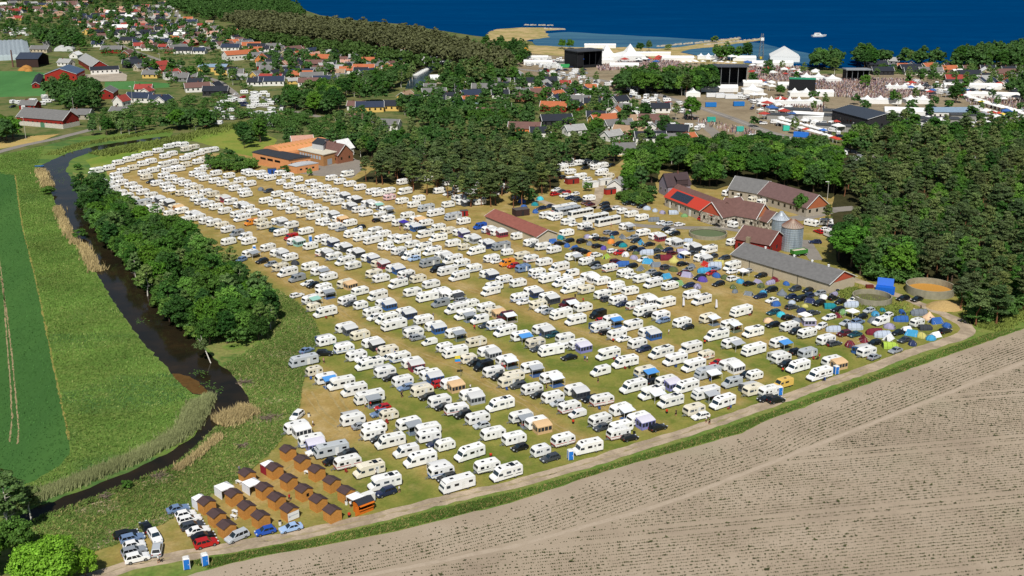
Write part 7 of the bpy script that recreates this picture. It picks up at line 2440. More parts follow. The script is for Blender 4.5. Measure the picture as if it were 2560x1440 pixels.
HOUSES = '''46 45 M r y 0;15 22 L b r 5;145 40 M t b 15;250 26 M p b -10;262 30 M p b -10;300 22 M p b -15;312 33 M p b -10;318 26 S p b -10;350 26 M p b 75;355 38 M p b 75;365 17 M r w -10;180 55 M b w 0;352 66 M r w 0;290 55 M d w 0;300 50 M d b 0;370 48 S d w 10;385 60 M d w 10;400 74 M d w 20;475 57 L n w 0;455 60 M d w 0;390 86 M d w 0;430 86 S d y 0;
347 98 M l w 80;310 78 M b r 85;302 74 S r b 0;125 107 M l g 80;245 110 M n w 0;190 137 M w w 80;102 124 L g c -5;525 55 S t w 0;460 127 L d w 0;500 127 M n w 0;370 119 M b w 0;445 118 M g w 0;280 125 L g r 0;320 134 M b b 80;165 157 M l w -20;335 160 L d d 0;360 157 M d w 0;410 174 M r b 60;432 182 M r c 60;378 186 M g y 0;455 194 M g g 0;475 192 M g c 0;
490 205 M d w 0;497 212 S d w 80;360 222 M r w 0;368 226 S r w 80;305 258 T r w 75;352 245 L n w 0;410 250 M n w 75;395 247 M n w 0;540 228 L d d 0;205 286 M g s -5;300 278 M g d -20;75 262 M g r -10;590 183 M g w 0;605 190 S l w 0;640 205 M d w 0;
697 105 M o w 0;685 117 M g w 0;770 110 M d y 20;660 122 M d w 0;640 126 M o w 0;735 112 M t w 20;955 117 M b y 0;955 134 M d w 0;1010 122 M t w 0;745 137 M o b 70;800 147 L o d -15;653 152 T o o 80;711 160 M p b 75;733 167 M b b 75;690 172 F l w 5;670 175 M c w 0;790 160 L b d 0;868 168 M d w 70;920 152 M o l 0;910 172 L o w 0;978 162 M b y 60;805 179 L g w 0;845 182 M t w 0;
780 192 L g w 5;775 206 L b w 0;680 204 L n w 5;655 202 M n w 0;1190 198 M p w 0;1245 208 L g w 0;1212 222 L g c 0;1250 236 M d w 10;1085 232 L g w 10;1015 240 M t y 60;1035 250 M d w 15;1092 250 M d d 0;1175 250 M o l 20;1140 265 L n w 20;1235 288 (20,14,3.2,7) b b -12;925 268 L n y 5;892 264 M b w -10;995 265 L d y 0;965 312 L g w -15;890 297 M b w 10;1075 215 S g w 0;1265 215 M d w 0;
1315 206 L d w 5;1365 203 L d d 5;1355 233 L b b 5;1425 232 M d d 0;1388 247 M n w 70;1308 243 M b b 0;1385 267 L o r -8;1440 264 M d r 70;1425 262 M d r 0;1390 302 L d d 10;1435 325 M l w 25;1540 292 T o w 75;1545 312 L g n 10;1585 300 M t w 10;1632 300 L b c -10;1575 332 L t r -20;1625 344 L d w 0;1682 327 L d d -10;1680 350 L g w 0;1530 338 M l w 40;1312 322 L b o -10;1530 264 S l w 80;1555 270 M g g 0;1350 330 M d w 0;1650 270 M d w 0;1490 290 M d w 0;
2230 153 M l g -20;2190 162 L d d 0;2255 164 S o o 0;2372 174 M o b 0;2352 180 S d y 70;2390 198 L r b 0;2450 205 M n w 60;2478 207 M n w 60;2512 209 M n w 60;2540 160 L g w 0;2325 180 L g w 0;2420 188 L d d 0;2275 172 L d d 5;2520 175 M d w 0;2545 190 M g w 0;2205 178 L d d 0;2040 392 L d d -5;1560 372 M g w 10'''
for tok in HOUSES.replace('\n', '').split(';'):
 p = tok.split()
 if len(p) < 6:
  continue
 sz = p[2] if p[2][0] != '(' else eval(p[2])
 w_ = p[4] if p[4] in WC else 'w'
 rf = p[3] if p[3] in RC else 'g'
 house(float(p[0]), float(p[1]), sz, rf, w_, float(p[5]) + random.gauss(0, 2.5))


def ridge_bld(a, bb, Wd, hw, hr, roof, wall, desc, cat='barn', name='barn', big=True, ext=0.0, nwin=True, chim=False):
 """a, bb: the two ends of the ridge in the photograph"""
 p, q = P(*a, hr), P(*bb, hr)
 L = math.dist(p, q) + ext
 ang = math.atan2(q[1] - p[1], q[0] - p[0])
 parts = gable_parts(L, Wd, hw, hr, big=big, chim=chim)
 r = stamp(name, parts, ((p[0] + q[0]) / 2, (p[1] + q[1]) / 2, 0), ang, None, {'wall': WC[wall][0], 'roof': RC[roof][0]})
 for ch in r.children_recursive:
  if ch.name.startswith('window') or ch.name.startswith('chimney'):
   ch.color = (0.8, 0.8, 0.8, 1)
 tag(r, desc, cat, None, '')
 return r, L


def add_part(r, name, b, m, col=None):
 return link(name, b.mesh(name, m), r, col)


M_STONE = bpy.data.materials.new('field_stone_wall')
k = NT(M_STONE)
k.b.inputs['Roughness'].default_value = 0.9
vo = k.n('ShaderNodeTexVoronoi')
vo.inputs['Scale'].default_value = 1.6
k.l(k.n('ShaderNodeTexCoord').outputs['Object'], vo.inputs['Vector'])
k.l(k.ramp(vo.outputs['Color'], [(0.15, '#6f665a'), (0.45, '#a39a8a'), (0.7, '#c9c2b4'), (0.9, '#8b8274')]), k.b.inputs['Base Color'])
k.bump(vo.outputs['Distance'], 0.4, 0.2)


def plinth(r, L, Wd, h, m=M_STONE):
 b = MB()
 x, y, t = L / 2 + 0.06, Wd / 2 + 0.06, 0.12
 b.box(-x, x, -y, -y + t, 0, h); b.box(-x, x, y - t, y, 0, h); b.box(-x, -x + t, -y + t, y - t, 0, h); b.box(x - t, x, -y + t, y - t, 0, h)
 add_part(r, 'stone_base', b, m)


# grey barn at the left edge
r, L = ridge_bld((60, 268), (174, 277), 13, 5.0, 9.5, 'g', 'r', 'long red barn with a grey roof and a white stone base', big=False)
plinth(r, L, 13, 2.6, mat('limewashed_stone', '#bdb8ac', rough=0.9, var=0.25, vscale=1.5))
b = MB(); b.box(0.5, 3.5, -6.72, -6.6, 0, 2.7)
add_part(r, 'barn_door', b, mat('green_door', '#4f7a5e', rough=0.7))
# red hall with a blue grey roof: its gable faces the camera
g = P(160, 203, 0)
r = stamp('red_hall', gable_parts(26, 23, 5.2, 9.3, big=False, chim=False), (g[0] - 4, g[1] + 13.5, 0), R(97), None, {'wall': '#95291f', 'roof': '#4a5d75'})
tag(r, 'large red hall with a blue grey metal roof beside the green field', 'hall', None, '')
# open hay barn
g = P(72, 168, 0)
b = MB()
x, y, h_ = 11, 9, 7.0
b.box(-x, x, y - .2, y, 0, h_); b.box(-x, -x + .2, -y, y - .2, 0, h_); b.box(x - .2, x, -y, y - .2, 0, h_)
r = stamp('hay_barn', [('wall', b.mesh('wall', M_WALL)), ('roof', gable_parts(18, 22, h_, 11, chim=False)[1][1])], (g[0], g[1] + y, 0), 0, None, {'wall': '#3a2a26', 'roof': '#333c4c'})
r.children[1].rotation_euler = (0, 0, R(90))
tag(r, 'open fronted dark hay barn with a blue black roof', 'barn', None, '')
for a, bb, s in ((58, 176, 3.2), (72, 178, 2.4), (66, 172, 3.6)):
 b = MB(); b.rings([(s * 1.3, 0), (s * 1.1, s * .35), (s * .6, s * .7), (s * .1, s * .85)], 12)
 o = link('straw_heap', b.mesh('straw_heap', mat('straw', '#a9783c', rough=0.95, var=0.2)))
 o.location = (*P(a, bb), 0)
 tag(o, 'brown straw heap in front of the hay barn', 'heap', 'straw heaps by the hay barn', 'S')
ridge_bld((225, 167), (295, 164), 9, 3.6, 5.6, 'd', 'w', 'long white farm building with a dark roof beside the gravel yard', 'farm building', 'farm_building', big=False)
ridge_bld((214, 133), (248, 152), 13, 4.2, 8.5, 'l', 'r', 'red barn with a pale grey roof behind the gravel yard', big=False)
ridge_bld((98, 183), (88, 205), 5, 3, 4.5, 'd', 'r', 'narrow dark roofed shed at the edge of the green field', 'shed', 'shed', big=False)
ridge_bld((275, 213), (262, 222), 10, 4.2, 7.0, 'g', 'r', 'red barn with a grey roof right of the tree clump', big=False)
ridge_bld((500, 160), (568, 160), 12, 4.0, 5.6, 'u', 'y', 'yellow workshop with a pale blue grey roof', 'workshop', 'workshop', big=False)
ridge_bld((540, 168), (592, 168), 12, 4.0, 5.4, 'd', 'y', 'yellow workshop with a black roof beside the pale roofed one', 'workshop', 'workshop', big=False)
ridge_bld((560, 128), (642, 122), 11, 5.0, 8.0, 'o', 'w', 'long white building with an orange tiled roof above the village', 'school', 'village_hall', big=False)
# greenhouses
M_GHG = mat('greenhouse_glass', '#b7c4ca', rough=0.25, spec=0.6, var=0.08)
for i in range(7):
 a, bb = (2 + i * 11, 133 - i * 0.5)
 b = MB()
 b.prism([(-5, 0), (5, 0), (5, 3.2), (0, 5.0), (-5, 3.2)], [(-70, 0), (70, 0)])
 pn = b.mesh('glass', M_GHG)
 b = MB()
 for q in range(-17, 18):
  for s in (-1, 1):
   b.tube((s * 5.02, q * 4, 3.25), (0, q * 4, 5.06), 0.12, 0.12, 4)
 r = stamp('greenhouse', [('glass', pn), ('glazing_bar', b.mesh('glazing_bar', M_STEEL))], (*P(a - 10, bb - 7, 2), 0), R(24))
 tag(r, 'glass greenhouse at the left edge beside the tall chimney', 'greenhouse', 'row of glass greenhouses', 'S')
for a, bb in ((152, 122), (172, 122)):
 b = MB()
 b.prism([(5.0 * math.cos(t), 4.2 * math.sin(t)) for t in np.linspace(0, math.pi, 10)], [(-7, 0), (7, 0)])
 r = stamp('tunnel_greenhouse', [('cover', b.mesh('cover', M_CANVLT))], (*P(a, bb, 1.5), 0), R(10))
 tag(r, 'white arched tunnel greenhouse in the village', 'greenhouse', 'two white tunnel greenhouses', 'S')
b = MB(); b.tube((0, 0, 0), (0, 0, 14), 0.7, 0.5, 10)
o = link('brick_chimney', b.mesh('brick_chimney', mat('chimney_tall', '#6b4c44', rough=0.8)))
o.location = (*P(33, 168), 0)
tag(o, 'tall thin chimney rising beside the greenhouses', 'chimney', None, '')

# ---- orange hall group
M_OR = mat('orange_render', '#cf8f5e', rough=0.85, var=0.07, vscale=0.6)
M_BIT = mat('roofing_felt', '#33363c', rough=0.85, var=0.12, vscale=0.5)
M_GRAVR = mat('gravel_roof', '#c9c2b0', rough=0.9, var=0.1, vscale=0.6)


def flat_bld(name, c4, h, wallm, roofm, desc, cat, wins=(), crown=0.0, edge=0.3):
 """c4: pixels of the four base corners at height h (roof corners), counter-clockwise from the front left"""
 q = [P(a, bb, h) for a, bb in c4]
 cx = sum(p[0] for p in q) / 4
 cy = sum(p[1] for p in q) / 4
 q = [(p[0] - cx, p[1] - cy) for p in q]
 b = MB()
 b.hexa([(x, y, 0) for x, y in q], [(x, y, h - 0.02) for x, y in q])
 wall = b.mesh('wall', wallm)
 b = MB()
 e = 1 + edge / 8
 if crown:
  n = 6
  A, B_, C_, D_ = [Vector((x * e, y * e, h)) for x, y in q]
  for i in range(n):
   t0, t1 = i / n, (i + 1) / n
   z0, z1 = crown * math.sin(math.pi * t0), crown * math.sin(math.pi * t1)
   p0, p1 = A.lerp(D_, t0), A.lerp(D_, t1)
   p2, p3 = B_.lerp(C_, t1), B_.lerp(C_, t0)
   top = [p0 + Vector((0, 0, z0 + .2)), p3 + Vector((0, 0, z0 + .2)), p2 + Vector((0, 0, z1 + .2)), p1 + Vector((0, 0, z1 + .2))]
   b.hexa([tuple(p0), tuple(p3), tuple(p2), tuple(p1)], [tuple(t) for t in top])
 else:
  b.hexa([(x * e, y * e, h) for x, y in q], [(x * e, y * e, h + 0.35) for x, y in q])
 parts = [('wall', wall, []), ('roof', b.mesh('roof', roofm), [])]
 for side, u0, u1, z0, z1, m_ in wins:
  A, B_ = q[side], q[(side + 1) % 4]
  d = Vector((B_[0] - A[0], B_[1] - A[1], 0))
  n = Vector((d.y, -d.x, 0)).normalized() * 0.04
  p0, p1 = Vector((A[0], A[1], 0)) + d * u0, Vector((A[0], A[1], 0)) + d * u1
  b = MB()
  b.hexa([tuple(p0 - n + Vector((0, 0, z0))), tuple(p1 - n + Vector((0, 0, z0))), tuple(p1 + n + Vector((0, 0, z0))), tuple(p0 + n + Vector((0, 0, z0)))],
               [tuple(p0 - n + Vector((0, 0, z1))), tuple(p1 - n + Vector((0, 0, z1))), tuple(p1 + n + Vector((0, 0, z1))), tuple(p0 + n + Vector((0, 0, z1)))])
  parts[0][2].append(('window', b.mesh('window', m_)))
 r = stamp(name, parts, (cx, cy, 0))
 tag(r, desc, cat, None, '')
 return r


OW = mat('pale_window', '#a9b5bd', rough=0.2, spec=0.6)
flat_bld('orange_hall', [(631, 381), (721, 400), (776, 392), (676, 373)], 5.5, M_OR, M_BIT, 'orange hall with a black flat roof beside the caravans', 'hall',
         [(0, .22, .37, 3.1, 4.2, M_GLASS), (0, .42, .57, 3.1, 4.2, M_GLASS), (0, .62, .77, 3.1, 4.2, M_GLASS)] + [(1, u, u + .06, 2.8, 4.0, M_GLASS) for u in (.1, .28, .62, .8)], 0.5)
flat_bld('hall_annex', [(721, 413), (741, 417), (796, 408), (772, 403)], 3.4, M_OR, mat('pale_sheet_roof', '#b7babd', rough=0.6, var=0.08), 'low orange annex with a pale curved roof in front of the orange hall', 'annex', [(1, u, u + .1, 1.4, 2.2, M_GLASS) for u in (.15, .4, .7)], 0.4)
flat_bld('tan_office', [(746, 375), (808, 388), (846, 379), (784, 366)], 5.5, mat('tan_brick', '#a87b4e', rough=0.85, var=0.12, vscale=1.0), M_GRAVR, 'tan brick building with a white gravel roof right of the orange hall', 'office building',
         [(0, .05 + i * .11, .12 + i * .11, 2.9, 4.6, OW) for i in range(8)] + [(1, .25, .55, .2, 3.0, mat('grey_panel', '#9aa0a6', rough=0.6))])
p, q = P(690, 350, 6), P(800, 342, 6)
pr = [(7.5 * math.cos(t), 4.2 + 3.4 * math.sin(t)) for t in np.linspace(0, math.pi, 11)]
b = MB(); b.prism([(7.5, 0)] + pr + [(-7.5, 0)], [(-16, 0), (16, 0)])
r = stamp('arched_hall', [('wall', b.mesh('wall', M_OR))], ((P(744, 362, 6)[0]), P(744, 362, 6)[1], 0), R(-42))
b = MB()
for i in range(11):
 yy = -14 + i * 2.6
 for s in (1, -1):
  b.hexa([(s * 4.6, yy, 6.87), (s * 3.0, yy, 7.33), (s * 3.0, yy + 1, 7.33), (s * 4.6, yy + 1, 6.87)], [(s * 4.7, yy, 6.98), (s * 3.1, yy, 7.46), (s * 3.1, yy + 1, 7.46), (s * 4.7, yy + 1, 6.98)])
add_part(r, 'roof_light', b, mat('roof_light_tan', '#b98a4e', rough=0.6))
tag(r, 'orange hall with an arched roof and two rows of roof lights', 'hall', None, '')
ridge_bld((728, 340), (780, 337), 9, 5.5, 8, 'p', 'w', 'pale building with a pinkish tiled roof behind the arched hall', 'house', 'house', big=False)
flat_bld('grey_tower', [(780, 358), (808, 363), (822, 350), (794, 346)], 8.5, mat('grey_render', '#b5b6b8', rough=0.8, var=0.06), M_BIT, 'grey block with a dark roof between the white roof and the brick house', 'building')
ridge_bld((815, 352), (862, 361), 10, 4.5, 9.0, 'b', 'b', 'brick house with a worn brown roof beside the tan office', 'house', 'house', big=False, chim=True)
ridge_bld((838, 352), (868, 346), 9, 4.0, 8.0, 'w', 'w', 'white gabled roof behind the brick house', 'house', 'house', big=False)

# heaps of cut brushwood on the river bank
for a, bb, n_, d_ in ((612, 958, 40, 'grey brushwood heap on the river bank below the wood'), (672, 1048, 60, 'large brown brushwood heap between the river and the caravans'), (398, 1193, 30, 'driftwood at the water edge above the parked cars'), (262, 1244, 26, 'grey root stump at the water edge by the corner trees'), (605, 1117, 20, 'pale stump on the bank above the cabins')):
 b = MB()
 for i in range(n_):
  x, y, t = random.gauss(0, n_ / 62), random.gauss(0, n_ / 75), random.uniform(0, 6.28)
  l_, z = random.uniform(.8, 2.2), abs(random.gauss(0, .3))
  b.tube((x, y, z), (x + l_ * math.cos(t), y + l_ * math.sin(t), z + random.uniform(-.1, .5)), random.uniform(.05, .13), .04, 5)
 o = link('brushwood_heap', b.mesh('brushwood_heap', mat('dead_wood', '#6f6254', rough=.9, island=.4)))
 o.location = (*P(a, bb), 0)
 tag(o, d_, 'brushwood', None, '')
# ---- farm
r, L = ridge_bld((1240, 524), (1366, 573), 9.0, 3.4, 5.4, 'b', 'c', 'long beige shed with a reddish brown roof between the caravans', 'shed', 'long_shed', ext=1.0, big=False)
for o in r.children_recursive:
 if o.name.startswith('roof'):
  o.color = lin('#8a5449')
 if o.name.startswith('windows'):
  bpy.data.objects.remove(o)
r, L = ridge_bld((1702, 463), (1808, 502), 12.5, 4.0, 8.6, 'b', 's', 'long stone barn with a bright red roof slope and solar panels', ext=4, big=True)
p, q = P(1702, 463, 8.6), P(1808, 502, 8.6)
ang = math.atan2(q[1] - p[1], q[0] - p[0])
sl_ = (8.6 - 4.0) / 6.25
b = MB(); n = Vector((0, -sl_, 1)).normalized()


def onroof(x, t, lift=0.0, hr=8.6, s=-1, y0=6.25, ov=0.45, sl=None):
 sl = sl_ if sl is None else sl
 yy = (y0 + ov) * t
 return (x, s * yy, hr + 0.13 - yy * sl + lift)


x0, x1 = -L / 2 - 0.45, L / 2 + 0.45
b.slab([onroof(x0, 0.33, 0.06), onroof(x1, 0.33, 0.06), onroof(x1, 1.01, 0.06), onroof(x0, 1.01, 0.06)][::-1] if False else [onroof(x0, 1.01, 0.06), onroof(x1, 1.01, 0.06), onroof(x1, 0.33, 0.06), onroof(x0, 0.33, 0.06)], n, 0.05)
add_part(r, 'red_roof_sheet', b, mat('red_sheet', '#b9402f', rough=0.5, var=0.06))
M_SOLAR = mat('solar_panel', '#2f3a46', rough=0.25, spec=0.6, var=0.1)
pa = MB()
wq = (x1 - x0) * 0.36 / 8
pa_m = None
for i in range(8):
 for j in range(4):
  b = MB()
  xa = x0 + (x1 - x0) * 0.12 + i * wq
  t0 = 0.42 + j * 0.125
  b.slab([onroof(xa, t0 + .118, .16), onroof(xa + wq - .08, t0 + .118, .16), onroof(xa + wq - .08, t0, .16), onroof(xa, t0, .16)], n, 0.05)
  add_part(r, 'solar_panel', b, M_SOLAR)
for u in (.12, .32, .55, .78):
 b = MB(); xx = -L / 2 + u * L
 b.box(xx - .6, xx + .6, -6.33, -6.2, 0, 2.6)
 add_part(r, 'barn_door', b, M_WHITE)
# cross wings of the barn, red gables over stone walls
M_GAB = mat('red_boards', '#b0513a', rough=0.8, var=0.08)
for ra, rb, Wd, hw, hr, d_, gc in (((1781, 505), (1850, 492), 12, 4.4, 9.2, 'stone cross wing with a red gable and brown roof', '#b0513a'), ((1910, 510), (1815, 494), 12.5, 4.4, 9.0, 'stone wing with an orange gable and brown roof', '#c27a52'), ((1850, 505), (1940, 530), 9, 3.2, 6.5, 'low brown roofed range behind the stone wings', '#b0513a')):
 r, L = ridge_bld(ra, rb, Wd, hw, hr, 'b', 's', d_, 'barn', 'stone_wing', big=False)
 for o in r.children:
  if o.name.startswith('wall'):
   o.data = o.data.copy()
   o.data.materials[0] = M_STONE
 s = -1
 b = MB()
 y = Wd / 2
 b.add([(-L / 2 - .05, -y, hw), (-L / 2 - .05, y, hw), (-L / 2 - .05, 0, hr - .1), (-L / 2 + .05, -y, hw), (-L / 2 + .05, y, hw), (-L / 2 + .05, 0, hr - .1)], [(2, 1, 0), (3, 4, 5), (0, 1, 4, 3), (1, 2, 5, 4), (2, 0, 3, 5)])
 add_part(r, 'gable', b, mat('gable_' + gc.strip('#'), gc, rough=0.8, var=0.08))
r, L = ridge_bld((1660, 434), (1716, 430), 9, 5.0, 9.5, 'b', 'v', 'mauve timber house with white windows and a brown roof', 'house', 'farm_house', big=True, chim=True)
for o in r.children:
 if o.name.startswith('roof'):
  o.color = lin('#46383a')
b = MB(); b.slab([(-1.5, -5.2, 7.4), (4.0, -5.2, 7.4), (4.0, -2.0, 9.0), (-1.5, -2.0, 9.0)], (0, -.5, 1), .15); b.box(-1.4, 3.9, -5.0, -4.6, 5.2, 7.3)
add_part(r, 'dormer', b, mat('dormer_roof', '#46383a', rough=0.8))
r, L = ridge_bld((1841, 440), (1925, 453), 12, 4.0, 8.5, 'g', 's', 'long farm range with a grey roof half under the trees', big=False)
r, L = ridge_bld((1925, 454), (2046, 487), 12, 4.0, 8.5, 'b', 's', 'long farm range with a brown roof and a brick gable', big=False)
b = MB(); x = L / 2 + 0.05
b.add([(x, -6, 3.2), (x, 6, 3.2), (x, 6, 4.0), (x, 0, 8.4), (x, -6, 4.0)], [(0, 1, 2, 3, 4)])
add_part(r, 'gable', b, mat('brick_gable', '#a5603f', rough=0.85, var=0.1))
for o in r.children:
 if o.name.startswith('roof'):
  o.color = lin('#6d5552')
# red barn by the silos
r, L = ridge_bld((1862, 563), (1945, 578), 13, 4.4, 8.0, 'b', 'r', 'red barn with a brown hipped roof beside the silos', big=False, chim=False)
b = MB(); b.box(-2, -0.6, -7.6, -6.4, 0, 6.0)
add_part(r, 'chimney_stack', b, mat('concrete_stack', '#8c8068', rough=0.9, var=0.12))
r, L = ridge_bld((1866, 608), (2105, 676), 13.5, 3.6, 6.6, 'g', 'c', 'very long shed with a grey roof and a red gable', 'shed', 'long_shed', ext=1.0, big=False)
for o in r.children_recursive:
 if o.name.startswith('windows'):
  bpy.data.objects.remove(o)
b = MB(); x = L / 2 + 0.06
b.add([(x, -6.7, 3.5), (x, 6.7, 3.5), (x, 0, 6.5), (x - .1, -6.7, 3.5), (x - .1, 6.7, 3.5), (x - .1, 0, 6.5)], [(0, 1, 2), (5, 4, 3), (1, 0, 3, 4), (2, 1, 4, 5), (0, 2, 5, 3)])
add_part(r, 'gable', b, M_GAB)
for u in (-.3, -.05, .2):
 b = MB(); b.tube((u * L, -6.85, 0.1), (u * L, -6.85, 3.4), .08, .08, 6)
 add_part(r, 'drainpipe', b, M_DARKP)
for u in (-.28, .02, .2, .36):
 b = MB(); b.rings([(.35, 6.6), (.35, 7.1), (.5, 7.15), (.1, 7.4)], 8, cx=u * L)
 add_part(r, 'roof_vent', b, M_WHITE)
# silos
M_SILO = bpy.data.materials.new('corrugated_steel')
k = NT(M_SILO)
k.b.inputs['Roughness'].default_value = 0.45
k.b.inputs['Metallic'].default_value = 0.35
k.l(k.ramp(k.noise(0.9, 4, stretch=(1, 1, 0.15)), [(0.3, '#8a98a3'), (0.55, '#a3afb8'), (0.75, '#7d8b96')]), k.b.inputs['Base Color'])
for a, bb, rad, h_, d_, rust in ((1977, 624, 3.75, 8.8, 'large round steel silo with a rust streaked conical roof', True), (1949, 592, 3.1, 7.0, 'smaller steel silo behind the large one', False)):
 b = MB()
 rs = []
 for i in range(0, 22):
  rs.append((rad + (0.05 if i % 2 else 0), h_ * i / 21))
 b.rings(rs, 28, 0, False)
 wall = b.mesh('wall', M_SILO)
 subs = []
 for i in range(14):
  t = 2 * math.pi * i / 14
  bb_ = MB(); bb_.box(-.06, .06, rad, rad + .13, 0.1, h_)
  me_ = bb_.mesh('rib', M_SILO)
  for v_ in me_.vertices:
   x_, y_ = v_.co.x, v_.co.y
   v_.co.x, v_.co.y = x_ * math.cos(t) - y_ * math.sin(t), x_ * math.sin(t) + y_ * math.cos(t)
  subs.append(('rib', me_))
 b = MB()
 b.rings([(rad + .25, h_ - .1), (rad + .25, h_ + .1), (rad * .5, h_ + 1.5), (.7, h_ + 2.6), (.7, h_ + 2.9)], 28)
 roof = b.mesh('roof', mat('silo_roof_rust' if rust else 'silo_roof', '#a99a8c' if rust else '#b4bcc4', rough=0.5, metal=0.3, var=0.12))
 rsubs = []
 for i in range(24):
  t = 2 * math.pi * i / 24
  bb_ = MB()
  bb_.tube((math.cos(t) * (rad + .2), math.sin(t) * (rad + .2), h_ + .14), (math.cos(t) * .8, math.sin(t) * .8, h_ + 2.6), .05, .05, 4)
  rsubs.append(('seam', bb_.mesh('seam', mat('rust_seam', '#8a5238', rough=0.8) if rust else M_STEEL)))
 r = stamp('silo', [('wall', wall, subs), ('roof', roof, rsubs)], (*P(a, bb), 0))
 tag(r, d_, 'silo', None, '')
# green trailer
M_TRG = mat('trailer_green', '#3a7a32', rough=0.5, var=0.06)
b = MB()
b.box(-3, 3, -1.2, 1.2, 1.0, 1.15); b.box(-3, 3, -1.2, -1.1, 1.15, 2.4); b.box(-3, 3, 1.1, 1.2, 1.15, 2.4); b.box(-3, -2.9, -1.1, 1.1, 1.15, 2.4); b.box(2.9, 3, -1.1, 1.1, 1.15, 2.4)
its = [('body', b.mesh('body', M_TRG), (0, 0, 0))]
b = MB(); b.box(-2.8, 2.8, -1.05, 1.05, 1.16, 2.2)
its.append(('load', b.mesh('load', mat('chalk_load', '#c2b8a4', rough=0.9)), (0, 0, 0)))
b = MB(); b.tube((3, 0, 0.9), (4.3, 0, 0.6), .08, .08, 6)
its.append(('drawbar', b.mesh('drawbar', M_STEEL), (0, 0, 0)))
r = link('farm_trailer', None)
place_children(r, its + [('wheel', me, (x, y, z)) for x, y, z, me in wheel_parts([-1.9, -0.6, 2.0], 1.0, 0.5)])
r.location = (*P(1997, 634, 0.8), 0)
r.rotation_euler = (0, 0, R(24))
tag(r, 'green farm trailer with a pale load beside the large silo', 'trailer', None, '')
# slurry tanks
for a, bb, rad, h_, d_, fc in ((1770, 584, 7.2, 1.4, 'round concrete tank with green water among parked cars', '#5d6a4a'), (2180, 745, 6.0, 2.0, 'round concrete tank with weeds inside near the blue container', '#5f5c42'), (2325, 721, 7.5, 2.6, 'large round concrete tank with yellow sand inside', '#b8863c')):
 b = MB()
 b.rings([(rad, 0), (rad, h_), (rad - .35, h_), (rad - .35, 0.5)], 36, 0, False)
 wall = b.mesh('wall', mat('tank_concrete', '#8f8a76', rough=0.9, var=0.2, vscale=0.7))
 b = MB(); b.rings([(rad - .36, h_ * .25), (0.01, h_ * .25)], 36, 0, True)
 fill = b.mesh('floor', mat('tank_fill_' + fc.strip('#'), fc, rough=0.8, var=0.2))
 r = stamp('concrete_tank', [('wall', wall), ('floor', fill)], (*P(a, bb, h_ * .5), 0))
 tag(r, d_, 'tank', None, '')
# blue skip container with its lid up
M_BL = mat('container_blue', '#1a5fc0', rough=0.45, var=0.05)
b = MB(); b.box(-2.9, 2.9, -1.2, 1.2, 0.25, 2.3)
body = b.mesh('body', M_BL)
b = MB(); b.slab([(-2.7, 1.0, 2.35), (2.3, 1.0, 2.35), (2.3, 2.0, 4.6), (-2.7, 2.0, 4.6)], (0, -2.2, 1), .15)
lid = b.mesh('lid', M_BL)
rb_ = []
for i in range(7):
 b = MB(); b.box(-2.6 + i * .85, -2.48 + i * .85, -1.28, -1.2, .3, 2.25)
 rb_.append(('rib', b.mesh('rib', M_BL)))
r = stamp('blue_container', [('body', body, rb_), ('lid', lid)], (*P(2213, 725, 1.2), 0), R(-22))
tag(r, 'blue container with its lid raised beside the weedy tank', 'container', None, '')
b = MB(); b.box(-1.2, 1.2, -.6, .6, 0, 1.0)
o = link('straw_bin', b.mesh('straw_bin', mat('brown_red', '#6b2a20', rough=0.8)))
o.location = (*P(2174, 716, .5), 0)
tag(o, 'small brown red box left of the blue container', 'box', None, '')
b = MB(); b.rings([(4.5, 0), (3.6, 1.2), (1.8, 2.4), (.3, 3.0)], 14)
o = link('sand_heap', b.mesh('sand_heap', mat('sand_heap', '#a98f5e', rough=0.95, var=0.2)))
o.location = (*P(2362, 768), 0)
o.scale = (1.3, 1, .7)
tag(o, 'sandy earth heap between the sand filled tank and the pine', 'heap', None, '')
# huts and containers near the farm lane
for a, bb, L_, W_, h_, c_, d_ in ((1476, 462, 7, 2.5, 2.6, '#dcdcda', 'white container beside the farm lane'), (1512, 455, 6, 2.5, 2.6, '#dad8d2', 'second white container beside the farm lane'), (1430, 452, 6, 3, 2.5, '#8a2a22', 'red hut beside the farm lane'), (1525, 478, 5, 2.4, 2.3, '#a02a22', 'red and white stall by the hedge'), (1302, 530, 6, 4, 2.6, '#3a2a28', 'dark hut at the edge of the pine grove'), (1160, 532, 3, 2, 2.2, '#9a1f1f', 'red stall under the pines'), (680, 428, 4, 2.4, 2.5, '#1f4fa0', 'blue box van body behind the caravans')):
 b = MB(); b.box(-L_ / 2, L_ / 2, -W_ / 2, W_ / 2, 0, h_)
 wl = b.mesh('wall', M_WALL)
 b = MB(); b.box(-L_ / 2 - .1, L_ / 2 + .1, -W_ / 2 - .1, W_ / 2 + .1, h_, h_ + .12)
 rf = b.mesh('roof', M_ROOF)
 b = MB(); b.box(-.4, .4, -W_ / 2 - .04, -W_ / 2 + .02, .1, 2.0)
 r = stamp('hut', [('wall', wl), ('roof', rf), ('door', b.mesh('door', M_DARKP))], (*P(a, bb, 1.2), 0), R(25) if a > 1300 else R(15), None, {'wall': c_, 'roof': '#c9c8c4' if c_[1] == 'd' else '#5a5350'})
 tag(r, d_, 'hut', None, '')
house(1545, 452, 'M', 'l', 'w', 70, 'pale pointed roof house at the farm lane', '', 4, None)

# more houses, sheds and hedges between them than one can list
rg = random.Random(31)
HP = [(q[0].location.x, q[0].location.y) for q in THINGS if q[2] in ('house', 'barn', 'hall', 'farm building', 'workshop', 'school', 'shed', 'building')]
ROADW = [PL(l_) for l_, w_ in ROADS]


